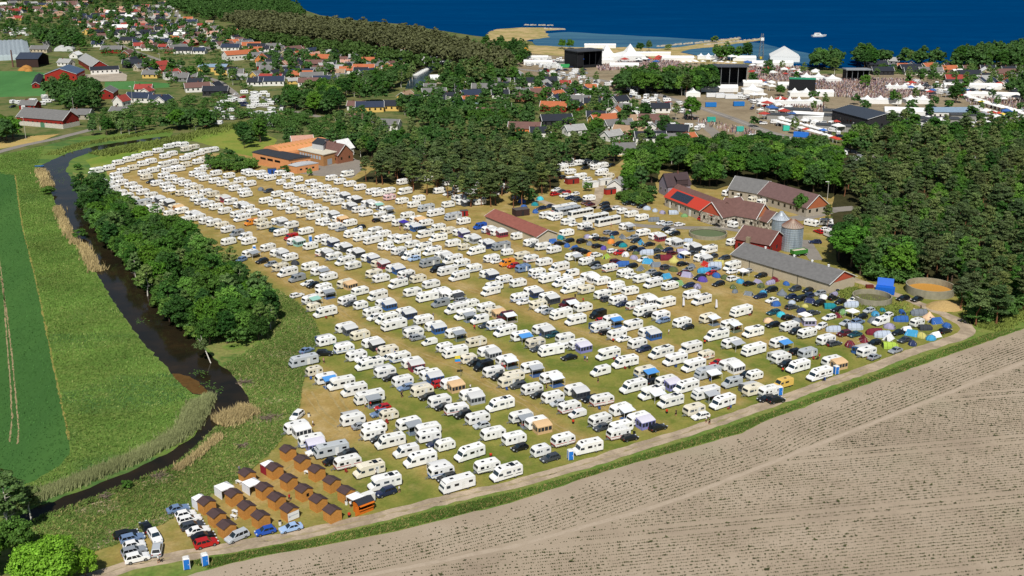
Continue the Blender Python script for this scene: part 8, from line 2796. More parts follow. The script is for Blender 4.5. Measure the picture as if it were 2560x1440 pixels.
def free(x, y, d):
 return all((x - a) ** 2 + (y - b_) ** 2 > d * d for a, b_ in HP) and all(dist_line(l_, np.array([[x, y]]))[0] > 8 for l_ in ROADW)


random.seed(77)
nh = 0
for poly, sp_, n in (([(180, 50), (430, 8), (480, 55), (560, 80), (640, 110), (620, 125), (420, 140), (260, 110)], 14, 150), ([(620, 118), (900, 135), (1020, 160), (960, 190), (800, 215), (650, 210)], 14, 85), ([(-10, 5), (250, 5), (180, 45), (-10, 60)], 18, 45),
                     ([(330, 150), (480, 190), (590, 235), (560, 250), (430, 215), (330, 170)], 15, 22), ([(1060, 205), (1300, 195), (1480, 225), (1580, 270), (1420, 275), (1280, 250), (1100, 255)], 14, 60), ([(1440, 290), (1680, 310), (1730, 345), (1690, 370), (1540, 345)], 14, 30), ([(2180, 165), (2330, 165), (2560, 190), (2560, 215), (2330, 200)], 18, 26)):
 q = poisson(PL(poly), sp_)
 rg.shuffle(q)
 k_ = 0
 for x, y in q:
  if k_ >= n or not free(x, y, 11.5):
   continue
  a_, b_ = PX(x, y, 2.5)
  hv = (rg.choice('SSMML'), rg.choice('ddddggglnnbbprow'), rg.choice('wwwwwcygrb'), rg.choice((0, 0, 75, 20, 50)) + rg.gauss(0, 6))
  if b_ < 140 or nh > 75:
   house_far(x, y, *hv)
  else:
   house(a_, b_, *hv)
  HP.append((x, y))
  k_ += 1
  nh += 1
b = MB()
mats = []
for parts, x, y, an, rf, wl in FARH:
 ca, sa = math.cos(R(an)), math.sin(R(an))
 for nm_, me, subs in parts:
  for me2, m2 in [(me, mat('far_roof_' + rf, RC[rf][0], rough=.8, var=.15) if nm_ == 'roof' else mat('far_wall_' + wl, WC[wl][0], rough=.85, var=.1))] + [(s_[1], s_[1].materials[0]) for s_ in subs]:
   if m2 not in mats:
    mats.append(m2)
   o = len(b.v)
   b.v += [(v.co.x * ca - v.co.y * sa + x, v.co.x * sa + v.co.y * ca + y, v.co.z) for v in me2.vertices]
   for p in me2.polygons:
    b.f.append(tuple(i + o for i in p.vertices))
    b.m.append(mats.index(m2))
o = link('distant_houses', b.mesh('distant_houses', mats))
o['kind'] = 'stuff'
o['label'] = 'small distant houses of the town'
# hedges and garden bushes: low greenery that nobody could count
V = []
for poly, n in (([(-20, 20), (440, 8), (640, 110), (900, 130), (1020, 170), (860, 215), (640, 215), (600, 250), (420, 215), (300, 150), (-20, 110)], 1000), ([(1020, 260), (1060, 205), (1300, 190), (1480, 220), (1580, 260), (1740, 340), (1690, 380), (1430, 360), (1100, 300)], 620), ([(2170, 170), (2330, 165), (2600, 180), (2600, 225), (2330, 205)], 260),
    ([(215, 290), (560, 240), (620, 300), (430, 320), (250, 335)], 180), ([(1540, 400), (1700, 380), (2080, 400), (2080, 430)], 160), ([(600, 285), (860, 300), (900, 350), (640, 330)], 160), ([(2100, 668), (2290, 702), (2300, 712), (2190, 704)], 60), ([(2400, 740), (2440, 812), (2500, 802), (2600, 765), (2600, 720), (2440, 730)], 160), ([(200, 520), (330, 680), (480, 850), (600, 868), (685, 830), (640, 770), (520, 650), (300, 540)], 260)):
 P_ = PL(poly)
 for x, y in rand_in(P_, n):
  if not free(x, y, 6.5):
   continue
  v = rg.choice(LOWC['shrub']) * rg.uniform(0.7, 2.2)
  a_ = rg.uniform(0, 6.28)
  v = v[:len(v) // 8 * 4 // 4 * 4]
  V.append(np.column_stack([v[:, 0] * math.cos(a_) - v[:, 1] * math.sin(a_) + x, v[:, 0] * math.sin(a_) + v[:, 1] * math.cos(a_) + y, v[:, 2] * rg.uniform(.6, 1.1)]))
o = link('garden_greenery', npmesh('garden_greenery', np.concatenate(V), 4, M_LEAF), None, '#4f7035')
o['kind'] = 'stuff'
print('extra houses', nh, 'bushes', len(V))
# ================================================================== FESTIVAL
M_BLK = mat('stage_black', '#17181c', rough=0.7, var=0.1)
M_LED = bpy.data.materials.new('stage_screen')
k = NT(M_LED)
k.b.inputs['Base Color'].default_value = (0, 0, 0, 1)
k.b.inputs['Emission Color'].default_value = lin('#2f6fd8')
k.b.inputs['Emission Strength'].default_value = 0.9


def stage(px, py, W_, D_, H_, ang, desc, roofc='#3f4349', screens=True, name='stage'):
 x, y = P(px, py)
 b = MB()
 b.box(-W_ / 2, W_ / 2, D_ / 2 - .4, D_ / 2, 0, H_); b.box(-W_ / 2, -W_ / 2 + .5, -D_ / 2, D_ / 2 - .4, 0, H_); b.box(W_ / 2 - .5, W_ / 2, -D_ / 2, D_ / 2 - .4, 0, H_)
 b.box(-W_ / 2, -W_ / 4, -D_ / 2, -D_ / 2 + .4, 0, H_) if screens else None
 wl = b.mesh('wall', M_BLK)
 b = MB(); b.hexa([(-W_ / 2 - 1, -D_ / 2 - 2, H_ + .3), (W_ / 2 + 1, -D_ / 2 - 2, H_ + .3), (W_ / 2 + 1, D_ / 2, H_), (-W_ / 2 - 1, D_ / 2, H_)], [(-W_ / 2 - 1, -D_ / 2 - 2, H_ + 1.3), (W_ / 2 + 1, -D_ / 2 - 2, H_ + 1.3), (W_ / 2 + 1, D_ / 2, H_ + .8), (-W_ / 2 - 1, D_ / 2, H_ + .8)])
 rf = b.mesh('roof', M_ROOF)
 b = MB(); b.box(-W_ / 2 + .5, W_ / 2 - .5, -D_ / 2, D_ / 2 - .4, 0, 1.6)
 ps = [('wall', wl), ('roof', rf), ('stage_floor', b.mesh('stage_floor', M_BLK))]
 for u in (-.5, -.25, 0, .25, .5):
  b = MB(); b.tube((u * W_ * .98, -D_ / 2 - .3, 0), (u * W_ * .98, -D_ / 2 - .3, H_ + .3), .25, .25, 4)
  ps.append(('truss_tower', b.mesh('truss_tower', M_STEEL if not screens else M_DARKP)))
 if screens:
  for u, z in ((-.05, .62), (.0, .62), (.12, .35), (.2, .33), (.26, .33)):
   b = MB(); b.box(u * W_ - .5, u * W_ + .5, D_ / 2 - .7, D_ / 2 - .45, z * H_, z * H_ + .9)
   ps.append(('stage_light', b.mesh('stage_light', M_LED)))
 r = stamp(name, ps, (x, y, 0), R(ang), None, {'roof': roofc})
 tag(r, desc, 'stage', None, '')
 return r


stage(1457, 166, 24, 20, 13, 28, 'big black festival stage with blue lights by the shore')
stage(1819, 212, 25, 14, 13.5, -3, 'black festival stage with pale truss towers beside the dark trees', '#4b4f57', False)
stage(2138, 199, 17, 10, 7.5, 0, 'small festival stage with a grey truss roof facing the crowd', '#8a8f94', False)
b = MB(); b.box(-9, 9, -2, 2, 0, 8)
r = stamp('video_wall', [('screen', b.mesh('screen', M_BLK))], (*P(2004, 226, 0), 0), R(-10))
b = MB(); b.box(-9.2, 9.2, -2.2, 2.2, 8, 8.8)
add_part(r, 'top_net', b, mat('green_net', '#2f8a6a', rough=0.8))
tag(r, 'black video wall with green netting on top', 'video wall', None, '')
r, L = ridge_bld((2125, 262), (2215, 284), 24, 7, 9.5, 'd', 'd', 'dark industrial hall with a sloping slate grey roof', 'hall', 'industrial_hall', big=False)
for o in r.children:
 if o.name.startswith('roof'):
  o.color = lin('#39414c')
ridge_bld((2322, 268), (2430, 268), 14, 4.2, 6, 'u', 'w', 'long low building with a pale blue roof behind the wood', 'building', 'long_building', big=False)
# white tents
M_PVCW = mat('tent_white', '#e2e2df', rough=0.6, var=0.04)


def marquee(px, py, L_, W_, h_, ang, desc, group=None, m=None, peaks=0):
 b = MB()
 x, y = L_ / 2, W_ / 2
 rf = MB()
 if peaks:
  for i in range(peaks):
   cx = -x + (i + .5) * L_ / peaks
   hw_ = L_ / peaks / 2
   rf.add([(cx - hw_, -y, h_), (cx + hw_, -y, h_), (cx + hw_, y, h_), (cx - hw_, y, h_), (cx - hw_ * .4, -y * .4, h_ + W_ * .1), (cx + hw_ * .4, -y * .4, h_ + W_ * .1), (cx + hw_ * .4, y * .4, h_ + W_ * .1), (cx - hw_ * .4, y * .4, h_ + W_ * .1), (cx, 0, h_ + W_ * .36)],
                   [(0, 1, 5, 4), (1, 2, 6, 5), (2, 3, 7, 6), (3, 0, 4, 7), (4, 5, 8), (5, 6, 8), (6, 7, 8), (7, 4, 8), (3, 2, 1, 0)])
 else:
  rf.prism([(-y, h_), (y, h_), (0, h_ + W_ * .28)], [(-x, 0), (x, 0)])
  rf.v = [(q[1], q[0], q[2]) for q in rf.v]
  rf.f = [f[::-1] for f in rf.f]
 b.box(-x + .1, x - .1, y - .15, y - .1, 0, h_); b.box(-x + .1, x - .1, -y + .1, -y + .15, 0, h_ * .98)
 b.box(-x + .1, -x + .15, -y + .15, y - .15, 0, h_); b.box(x - .15, x - .1, -y + .15, y - .15, 0, h_)
 r = stamp('marquee', [('roof', rf.mesh('roof', m or M_PVCW)), ('side_wall', b.mesh('side_wall', M_PVCW))], (*P(px, py), 0), R(ang))
 tag(r, desc, 'marquee', group, '' if group is None else 'S')
 return r


marquee(1545, 152, 42, 26, 5, 10, 'wide white peaked festival tent right of the big stage', None, None, 2)
marquee(1960, 151, 22, 25, 4.2, 80, 'large white gabled marquee by the sea')
for a, bb, L_, W_, an, pk in ((1510, 158, 16, 8, 5, 3), (1950, 262, 30, 8, 0, 5), (1730, 240, 10, 10, 0, 1), (1780, 148, 26, 7, -4, 4), (1930, 165, 34, 6, -3, 0), (2030, 200, 18, 8, -5, 2), (2000, 240, 16, 8, 0, 2), (1690, 152, 30, 6, -3, 0), (1860, 152, 20, 6, -3, 0), (2260, 225, 26, 6, -6, 5),
                              (2080, 205, 12, 8, 0, 1), (2200, 258, 26, 7, -4, 3), (2260, 288, 24, 8, -12, 0), (1960, 220, 10, 6, 0, 0), (2290, 258, 16, 8, 0, 2), (2030, 262, 12, 7, 0, 1), (1790, 228, 30, 7, -2, 0), (1880, 232, 14, 10, 0, 1), (1560, 170, 24, 6, -3, 0), (1620, 140, 40, 4, -2, 0), (1500, 120, 30, 5, -2, 0), (2430, 222, 40, 5, -6, 0), (2480, 245, 34, 5, -10, 0), (1330, 150, 28, 4, 0, 0), (1345, 162, 24, 4, -3, 0),
                              (2060, 240, 12, 6, 0, 0), (2020, 300, 18, 8, -20, 0), (1880, 215, 14, 6, 0, 0)):
 marquee(a, bb, L_, W_, 2.8, an, '%s white festival tent among the stalls' % ('peaked' if pk > 1 else 'single peaked' if pk else 'long gabled' if L_ > 22 else 'short gabled'), 'white festival tents, ' + ('peaked' if pk > 1 else 'single peaked' if pk else 'long gabled' if L_ > 22 else 'short gabled'), None, pk)
# rows of market stalls
GP = gazebo_parts(3.6, 3.6, 2.4)
ns = 0
for ln, sp_, off in (([(1940, 302), (2000, 318), (2060, 335), (2110, 352)], 4.2, 0), ([(1950, 296), (2010, 311), (2070, 328)], 4.2, 0), ([(2420, 240), (2480, 258), (2560, 280)], 4.6, 0), ([(2440, 250), (2520, 272), (2590, 292)], 4.6, 0), ([(2460, 272), (2560, 300)], 4.6, 0), ([(1700, 155), (1780, 152), (1850, 158)], 6, 0), ([(1960, 170), (2010, 176)], 6, 0), ([(2270, 246), (2330, 240)], 6, 0)):
 q = PL(ln, 2.4)
 for (xa, ya), (xb, yb) in zip(q[:-1], q[1:]):
  D_ = math.hypot(xb - xa, yb - ya)
  for i in range(int(D_ / sp_)):
   t = (i + .5) * sp_ / D_
   r = stamp('market_stall', GP, (xa + (xb - xa) * t, ya + (yb - ya) * t, 0), math.atan2(yb - ya, xb - xa), '#e2e2df' if random.random() < .88 else random.choice(('#3a6fc0', '#c04a3a', '#d9c04a')))
   tag(r, 'white market stall in the rows along the festival road', 'stall', 'festival market stalls', 'S')
   ns += 1
# stalls and small tents scattered between the rows
for poly, n in (([(1850, 222), (2060, 300), (2250, 296), (2560, 280), (2560, 325), (2350, 318), (2100, 340), (1900, 300)], 70), ([(1860, 160), (2060, 190), (2030, 230), (1880, 225)], 34), ([(2200, 205), (2560, 222), (2560, 262), (2340, 250)], 40), ([(1500, 150), (1850, 150), (1860, 165), (1700, 162), (1500, 165)], 24)):
 for x, y in rand_in(PL(poly), n):
  c_, w_ = random.choice((('#e2e2df', 'white'), ('#e2e2df', 'white'), ('#d9d9d6', 'white'), ('#30343a', 'black'), ('#3b5f9a', 'blue'), ('#8a8d90', 'grey'), ('#a8423a', 'red')))
  r = stamp('market_stall', GP, (x, y, 0), random.uniform(0, 1.5), c_, None, random.uniform(.9, 1.7))
  tag(r, w_ + ' stall roof scattered among the festival tents', 'stall', w_ + ' festival stalls', 'S')
for a, bb, L_, W_, h_, an in ((1975, 277, 24, 9, 3.2, -12), (2040, 292, 30, 8, 3.4, -12), (1955, 290, 18, 7, 3, -10), (2100, 282, 20, 9, 3.4, -14), (2340, 300, 26, 9, 3.2, -8), (2440, 292, 30, 8, 3.2, -10), (1420, 158, 18, 5, 3, 0), (2090, 318, 22, 7, 3.2, -20), (2400, 205, 20, 8, 3.2, 0)):
 b = MB()
 b.box(-L_ / 2, L_ / 2, -W_ / 2, W_ / 2, 0, h_)
 b2 = MB()
 b2.box(-L_ / 2 - .3, L_ / 2 + .3, -W_ / 2 - .3, W_ / 2 + .3, h_, h_ + .35)
 r = stamp('flat_roofed_shed', [('wall', b.mesh('wall', M_WALL)), ('roof', b2.mesh('roof', M_ROOF))], (*P(a, bb, 2), 0), R(an), None, {'wall': '#8f8d88', 'roof': '#43464a'})
 tag(r, 'low shed with a flat dark roof among the festival tents', 'shed', 'flat roofed festival sheds', 'S')
# lorries and containers
for a, bb, L_, c_, an, d_ in ((1788, 238, 12, '#d9dadb', 0, 'first of the white lorry trailers below the black stage'), (1812, 240, 12, '#d9dadb', -2, 'second of the white lorry trailers below the black stage'), (1835, 242, 12, '#d9dadb', 0, 'third of the white lorry trailers below the black stage'), (1815, 226, 10, '#dcdcdc', 0, 'white lorry trailer close to the black stage'),
                              (1777, 262, 7, '#1f6fb8', 0, 'blue container beside the festival road'), (1847, 260, 7, '#1f6fb8', 5, 'second blue container beside the festival road'), (1778, 299, 5, '#2fa08f', 0, 'teal container at the road junction'), (1545, 247, 4, '#2fa08f', 0, 'teal container in the car park'), (1850, 323, 4, '#3fa89a', 0, 'teal container on the verge of the festival road'), (1965, 321, 3.5, '#3fc0a8', 0, 'turquoise box by the stalls'),
                              (2003, 337, 8, '#2a6fc8', -25, 'blue bus stop container by the stalls'), (2370, 283, 5, '#2a5fc0', 0, 'blue box beside the pale roofed building'), (1410, 165, 9, '#3a9a5a', 0, 'green container behind the big stage'), (1380, 166, 14, '#c9cac8', 0, 'long white trailer left of the big stage'), (1460, 140, 10, '#c0c2c4', 0, 'grey container behind the big stage'), (2440, 270, 8, '#d9dadb', -8, 'white container among the right stalls'), (2520, 284, 8, '#2f6fb8', -8, 'blue container among the right stalls')):
 b = MB(); b.box(-L_ / 2, L_ / 2, -1.25, 1.25, .3, 2.9)
 bm = b.mesh('body', M_TRIM)
 b = MB()
 for i in range(int(L_ / 1.1)):
  b.box(-L_ / 2 + .3 + i * 1.1, -L_ / 2 + .4 + i * 1.1, -1.3, -1.25, .4, 2.8)
 b2 = MB(); b2.box(-L_ / 2 + .3, L_ / 2 - .3, -1.0, 1.0, 0, .3)
 r = stamp('container', [('body', bm), ('rib', b.mesh('rib', M_TRIM)), ('chassis', b2.mesh('chassis', M_DARKP))], (*P(a, bb, 1.4), 0), R(an), c_, {'chassis': '#222222'})
 tag(r, d_, 'container', None, '')
# excavator by the shore
b = MB(); b.box(-1.6, 1.6, -1.1, 1.1, 0.9, 2.4); b.box(.3, 1.5, -1.0, 0, 2.4, 3.2)
ps = [('body', b.mesh('body', mat('digger_yellow', '#c9902a', rough=0.5)))]
b = MB(); b.tube((1.4, .3, 2.2), (4.0, .3, 6.5), .35, .3, 6); ps.append(('boom', b.mesh('boom', MATS['digger_yellow'])))
b = MB(); b.tube((4.0, .3, 6.5), (6.8, .3, 3.4), .28, .2, 6); ps.append(('arm', b.mesh('arm', MATS['digger_yellow'])))
b = MB(); b.box(6.4, 7.4, -.3, .9, 2.4, 3.4); ps.append(('bucket', b.mesh('bucket', M_DARKP)))
for s in (-1, 1):
 b = MB(); b.box(-2, 2, s * 1.1 - .3, s * 1.1 + .3, 0, .9); ps.append(('crawler_track', b.mesh('crawler_track', M_RUB)))
r = stamp('excavator', ps, (*P(1297, 150), 0), R(20))
r.scale = (1.6,) * 3
tag(r, 'yellow excavator standing beside the festival road', 'excavator', None, '')
# piers
for ln, d_ in (([(1640, 117), (1740, 108), (1849, 96)], 'stone breakwater running out to sea'), ([(1760, 113), (1830, 105), (1903, 98)], 'second stone breakwater with the tall mast at its end'), ([(1310, 63), (1360, 64), (1384, 64)], 'short stone jetty off the sandy spit'), ([(1362, 72), (1413, 74)], 'low stone mole at the tip of the sandy spit')):
 q = PL(ln)
 b = MB()
 for (xa, ya), (xb, yb) in zip(q[:-1], q[1:]):
  n = int(math.hypot(xb - xa, yb - ya) / 3.5)
  for i in range(n):
   for s in (-1, 0, 1):
    t = (i + random.random()) / n
    x, y = xa + (xb - xa) * t + random.gauss(0, .5), ya + (yb - ya) * t + s * 1.6
    rr = random.uniform(1.0, 1.7)
    b.hexa([(x - rr, y - rr, -.3), (x + rr, y - rr * .8, -.3), (x + rr * .9, y + rr, -.3), (x - rr * .8, y + rr * .9, -.3)], [(x - rr * .6, y - rr * .6, rr * .7), (x + rr * .5, y - rr * .5, rr * .9), (x + rr * .5, y + rr * .6, rr * .7), (x - rr * .5, y + rr * .5, rr * .8)])
 o = link('breakwater', b.mesh('breakwater', mat('pier_stone', '#9c9484', rough=0.9, island=0.2)))
 tag(o, d_, 'breakwater', None, '')
# lattice mast
b = MB()
for s in ((-1, -1), (1, -1), (1, 1), (-1, 1)):
 b.tube((s[0] * 2, s[1] * 2, 0), (s[0] * .7, s[1] * .7, 22), .22, .15, 5)
fr = b.mesh('leg', M_STEEL)
b = MB()
for i in range(8):
 z0, z1 = i * 2.7, (i + 1) * 2.7
 a0, a1 = 2 - 1.3 * z0 / 22, 2 - 1.3 * z1 / 22
 for (xa, ya), (xb, yb) in (((-1, -1), (1, -1)), ((1, -1), (1, 1)), ((1, 1), (-1, 1)), ((-1, 1), (-1, -1))):
  b.tube((xa * a0, ya * a0, z0), (xb * a1, yb * a1, z1), .1, .1, 4)
r = stamp('lattice_mast', [('leg', fr), ('bracing', b.mesh('bracing', M_STEEL))], (*P(1902, 148), 0))
b = MB(); b.box(-1.4, 1.4, -1.4, 1.4, 16, 18.5)
add_part(r, 'antenna', b, M_WHITE)
b = MB(); b.box(-1, 1, -1, 1, 0, 2.2)
add_part(r, 'cabinet', b, mat('cabinet_yellow', '#c9b02a', rough=0.6))
tag(r, 'tall steel lattice mast beside the white marquee', 'mast', None, '')
# motor boat
b = MB()
b.add([(-6, -1.8, 0), (4, -1.6, 0), (8, 0, .3), (4, 1.6, 0), (-6, 1.8, 0), (-6.2, -2.2, 1.5), (4, -2.0, 1.6), (9, 0, 2.0), (4, 2.0, 1.6), (-6.2, 2.2, 1.5)], [(4, 3, 2, 1, 0), (0, 1, 6, 5), (1, 2, 7, 6), (2, 3, 8, 7), (3, 4, 9, 8), (4, 0, 5, 9), (5, 6, 7, 8, 9)])
hull = b.mesh('hull', M_WHITE)
b = MB(); b.hexa([(-4, -1.5, 1.5), (3.5, -1.4, 1.6), (3.5, 1.4, 1.6), (-4, 1.5, 1.5)], [(-3.2, -1.2, 3.6), (1.5, -1.1, 3.6), (1.5, 1.1, 3.6), (-3.2, 1.2, 3.6)])
cabn = b.mesh('cabin', M_WHITE)
b = MB(); b.box(-2.6, 1.0, -1.42, 1.42, 2.3, 2.9)
r = stamp('motor_boat', [('hull', hull), ('cabin', cabn), ('window', b.mesh('window', M_GLASS))], (*P(2045, 92), 0.05), R(12), None, None, 1.1)
tag(r, 'white motor boat alone on the blue sea', 'boat', None, '')
# boats in the harbour channel
sheet('harbour_channel', strip_poly(PL([(1115, 150), (1080, 168), (1055, 185), (1040, 205), (1035, 222)]), [7, 10, 11, 13, 12]), 0.055, mat('channel_water', '#2b3a45', rough=0.2, spec=0.4), 4, .3)
for i in range(9):
 a, bb = 1043 + i * 4.0, 190 - i * 2.2
 r = stamp('moored_boat', [('hull', hull), ('cabin', cabn)], (*P(a - 4, bb), 0.06), R(150), None, None, .42)
 tag(r, 'small white boat moored along the harbour channel', 'boat', 'boats moored in the harbour channel', 'S')
b = MB(); b.hexa([(-1.8, -.5, 0), (1.8, -.5, 0), (1.8, .5, 0), (-1.8, .5, 0)], [(-2, -.75, .5), (2.2, -.75, .5), (2.2, .75, .5), (-2, .75, .5)])
r = stamp('rowing_boat', [('hull', b.mesh('hull', mat('boat_blue', '#3a6fa8', rough=0.6)))], (*P(98, 417), 0.04), R(10))
tag(r, 'small blue rowing boat on the river bank at the upper bend', 'boat', None, '')
# poles: street lamps and flag poles
def pole_thing(px, py, h_, d_, lamp=True):
 b = MB(); b.tube((0, 0, 0), (0, 0, h_), .14, .08, 6)
 ps = [('pole', b.mesh('pole', mat('pole_pale', '#b7b4ab', rough=0.6)))]
 b = MB()
 if lamp:
  b.box(-1.4, .1, -.15, .15, h_ - .1, h_ + .1)
 else:
  b.rings([(.16, h_), (.2, h_ + .15), (.05, h_ + .3)], 8)
 ps.append(('lamp_head' if lamp else 'finial', b.mesh('lamp_head', M_WHITE)))
 r = stamp('street_lamp' if lamp else 'flag_pole', ps, (*P(px, py), 0))
 tag(r, d_, 'street lamp' if lamp else 'flagpole', None, '')


for a, bb, h_, d_, lm in ((65, 348, 12, 'street lamp in front of the grey roofed barn', True), (332, 262, 12, 'street lamp beside the white gambrel house', True), (185, 282, 9, 'flag pole behind the grey roofed barn', False), (401, 162, 9, 'street lamp at the village road bend', True), (480, 122, 6, 'street lamp in the middle of the village', True), (339, 225, 6, 'flag pole beside the red roofed house', False),
                          (1520, 288, 9, 'flag pole left of the orange gambrel roof', False), (1421, 217, 5, 'street lamp at the festival car park', True), (1664, 214, 6, 'lamp mast in front of the dark trees', True), (1704, 240, 6, 'lamp mast beside the pointed white tent', True), (1137, 244, 9, 'flag pole between the cottages', False), (630, 105, 8, 'street lamp right of the village school', True), (2068, 500, 8, 'street lamp at the farm road by the wood', True), (1263, 305, 10, 'left sail mast beside the brown roof', False), (1279, 305, 11, 'right sail mast beside the brown roof', False)):
 pole_thing(a, bb, h_, d_, lm)


# crowd: nobody could count it
def crowd(poly, n):
 q = rand_in(PL(poly), n)
 b = np.zeros((len(q), 5, 4, 3))
 h_ = RNG.uniform(1.45, 1.85, len(q))
 w_ = .22
 c = [(-w_, -w_ * .7), (w_, -w_ * .7), (w_, w_ * .7), (-w_, w_ * .7)]
 V = np.zeros((len(q), 12, 3))
 for i, (x, y) in enumerate(c):
  V[:, i] = np.column_stack([q[:, 0] + x * .7, q[:, 1] + y * .7, np.zeros(len(q))])
  V[:, 4 + i] = np.column_stack([q[:, 0] + x, q[:, 1] + y, h_ * .82])
  V[:, 8 + i] = np.column_stack([q[:, 0] + x * .4, q[:, 1] + y * .4, h_])
 F1 = []
 for k_ in (0, 4):
  for i in range(4):
   j = (i + 1) % 4
   F1.append((k_ + i, k_ + j, k_ + 4 + j, k_ + 4 + i))
 F1.append((8, 9, 10, 11))
 F = (np.array(F1)[None] + (np.arange(len(q)) * 12)[:, None, None]).reshape(-1, 4)
 m = MATS.get('crowd')
 if m is None:
  m = bpy.data.materials.new('crowd')
  MATS['crowd'] = m
  k = NT(m)
  k.b.inputs['Roughness'].default_value = .9
  g = k.n('ShaderNodeNewGeometry').outputs['Random Per Island']
  k.l(k.ramp(g, [(0, '#2a2a30'), (.2, '#4a4448'), (.35, '#8a6a5c'), (.5, '#b39a8c'), (.62, '#6a5060'), (.75, '#c9c4c0'), (.88, '#7d4a44'), (1, '#3a4a6a')]), k.b.inputs['Base Color'])
 o = link('festival_crowd', npmesh_idx('festival_crowd', V.reshape(-1, 3), F, m))
 o['kind'] = 'stuff'
 o['label'] = 'dense festival crowd on the trodden ground'


crowd([(1485, 166), (1600, 150), (1700, 155), (1700, 168), (1620, 172), (1500, 178)], 2200)
crowd([(2040, 190), (2110, 200), (2180, 198), (2290, 200), (2340, 225), (2340, 248), (2200, 252), (2060, 240), (2030, 215)], 3600)
crowd([(1870, 165), (2000, 168), (2030, 185), (1990, 205), (1880, 205)], 1600)
crowd([(1930, 245), (2060, 255), (2060, 285), (1960, 285)], 350)
crowd([(1700, 290), (1900, 330), (1880, 345), (1780, 320)], 160)
crowd([(2400, 235), (2560, 250), (2560, 290), (2420, 260)], 500)

# ================================================================== LABELS: say which one
def ordn(i):
 return ['first', 'second', 'third', 'fourth', 'fifth', 'sixth', 'seventh', 'eighth', 'ninth', 'tenth', 'eleventh', 'twelfth'][i] if i < 12 else '%dth' % (i + 1)


LM = [('by the wooden cabins', [(650, 1200), (760, 1180), (560, 1290)], 26), ('by the snack kiosk', [(905, 1262)], 14), ('in front of the pine grove', [(900, 470), (1000, 490), (1120, 520), (1200, 545), (1290, 540)], 16),
      ('under the pines of the grove', [(1000, 440), (1100, 450), (1200, 470), (1320, 480)], 22), ('near the orange hall', [(640, 430), (760, 430), (850, 430)], 24), ('near the long beige shed', [(1250, 600), (1310, 590), (1390, 600)], 13),
      ('by the coach row', [(1411, 520), (1500, 553)], 18), ('beside the solar panelled barn', [(1660, 545), (1780, 570), (1880, 560)], 20), ('near the round tank by the farm', [(1770, 590)], 20), ('near the silos', [(1977, 620), (2040, 600)], 22),
      ('along the very long grey roofed shed', [(1830, 660), (1950, 690), (2080, 720)], 17), ('near the track bend by the pines', [(2350, 800), (2300, 790)], 16), ('near the sand filled tank', [(2250, 750), (2330, 730)], 16)]
LMW = [(n_, np.array(PL(p)), r_) for n_, p, r_ in LM]
TRW, RIVW = PL(TRACK[3:23]), PL([(690, 722), (745, 757), (803, 852), (776, 890), (748, 1020), (692, 1115)])
WOODW = PL([(300, 512), (420, 588), (540, 632), (640, 680)])


def zone_of(x, y):
 q = np.array([[x, y]])
 best = None
 for n_, pts, r_ in LMW:
  d = min(math.hypot(x - a, y - b_) for a, b_ in pts)
  if d < r_ and (best is None or d / r_ < best[0]):
   best = (d / r_, n_)
 if best:
  return best[1]
 if dist_line(TRW, q)[0] < 13:
  return 'along the gravel track'
 if dist_line(RIVW, q)[0] < 13:
  return 'along the river bank'
 if dist_line(WOODW, q)[0] < 16:
  return 'behind the riverside wood'
 px, py = PX(x, y, 1)
 if px < 560 and py < 470:
  return 'in the far corner by the river bend'
 if py > 940:
  return 'in the front rows'
 if py > 800:
  return 'in the second field of rows' if px < 1500 else 'in the open rows before the tents'
 if py > 640:
  return 'in the middle rows' if px < 1450 else 'among the tents'
 if px > 1330:
  return 'among the tents'
 return 'in the back rows' if px < 900 else 'in the rows before the grove'


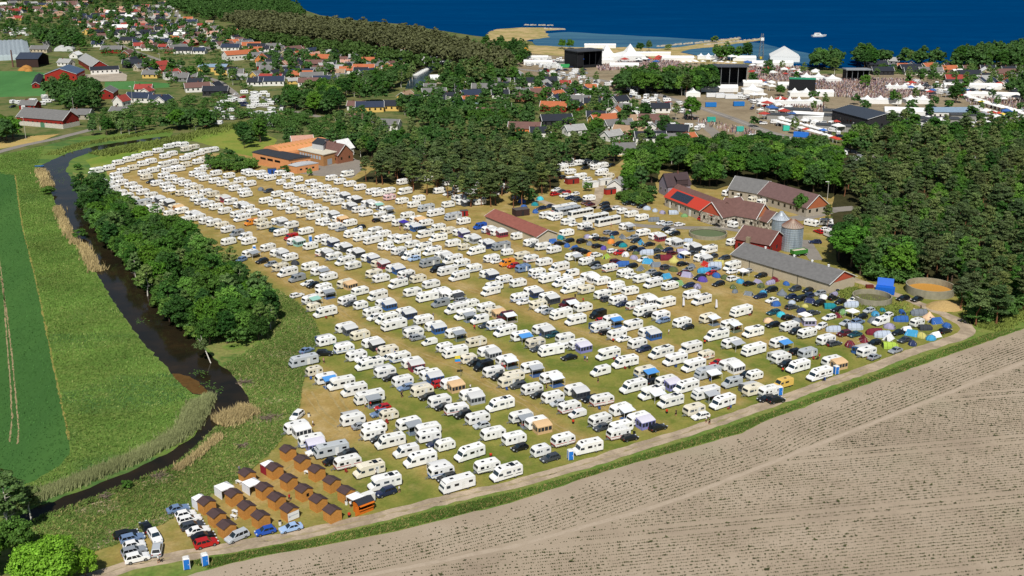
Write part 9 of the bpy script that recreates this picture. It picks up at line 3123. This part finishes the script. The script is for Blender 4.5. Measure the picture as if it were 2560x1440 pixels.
NB = np.array([[p[0], p[1]] for p in PLACED])
groups = {}
for e in THINGS:
 o, desc, cat, grp, zone, xy = e
 if zone is not None and (zone == '' or zone == 'S'):
  if cat == 'house' and zone == 'S' and xy:
   px, py = PX(xy[0], xy[1], 1)
   rg_ = ('in the upper ' if py < 75 else 'in the middle ' if py < 160 else 'in the lower ') + ('far left village' if px < 250 else 'left village' if px < 480 else 'village above the stream' if px < 700 else 'village by the orange roofs' if px < 1000 else 'cottage area by the harbour channel' if px < 1330 else 'houses before the festival' if px < 1760 else 'seaside cottages')
   desc = desc + ' ' + rg_
   o['group'] = 'houses ' + desc
  if len(desc.split()) > 16:
   desc = ' '.join(desc.replace('detached ', '').replace(' cottage area', '').replace('tiled ', '').split()[:16])
  o['label'] = desc
  continue
 x, y = xy
 px, py = PX(x, y, 1)
 d = desc
 small = py < 470 and cat in ('caravan', 'car', 'awning', 'tent', 'motorhome')
 z = zone_of(x, y)
 if small:
  d = 'distant ' + desc + ' ' + z
  if len(d.split()) > 16:
   d = ' '.join(d.replace('with a rolled out', 'with').replace('joined to a', 'with').split()[:16])
  o['label'] = d
  o['group'] = 'distant ' + cat + 's, ' + d
  continue
 if cat in ('caravan', 'motorhome', 'car', 'tent', 'van') and len(desc.split()) <= 6:
  dd = np.hypot(NB[:, 0] - x, NB[:, 1] - y)
  idx = np.argsort(dd)
  for j in idx[:6]:
   if dd[j] < 0.3 or dd[j] > 6.5:
    continue
   c2, w2 = PLACED[j][2], PLACED[j][3]
   if c2 != cat and not (c2 == 'caravan' and w2 == 'white'):
    d = '%s beside a %s %s' % (desc, w2, c2) if w2[0] not in 'aeiou' else '%s beside an %s %s' % (desc, w2, c2)
    break
 groups.setdefault((d, z), []).append((px, py, o))
for (d, z), lst in groups.items():
 lst.sort(key=lambda t: (round(t[0]), t[1]))
 for i, (px, py, o) in enumerate(lst):
  if len(lst) == 1:
   lab = d + ' ' + z
  elif i == 0:
   lab = d + ' leftmost ' + z
  elif i == len(lst) - 1:
   lab = d + ' rightmost ' + z
  else:
   lab = d + ' %s from left ' % ordn(i) + z
  w_ = lab.split()
  if len(w_) > 16:
   for a, b_ in (('with a rolled out', 'with'), ('joined to a', 'with'), ('joined to an', 'with'), ('in the open rows before the tents', 'in the open rows'), ('in the second field of rows', 'in the second rows'), ('along the very long grey roofed shed', 'along the grey shed'), ('pegged in front of a', 'before a'), ('pegged behind a', 'behind a'), ('motorhome with a bed over the cab', 'motorhome with overcab bed'), ('low-profile ', '')):
    lab = lab.replace(a, b_)
    if len(lab.split()) <= 16:
     break
  o['label'] = ' '.join(lab.split()[:16])
for o in COL.objects:
 if o.name.startswith('windows') or o.name.startswith('barge_board') or o.name.startswith('board_joint'):
  o['kind'] = 'stuff'
tot = len(COL.objects)
print('objects', tot, 'things', len(THINGS), 'time', round(time.time() - T0, 1))
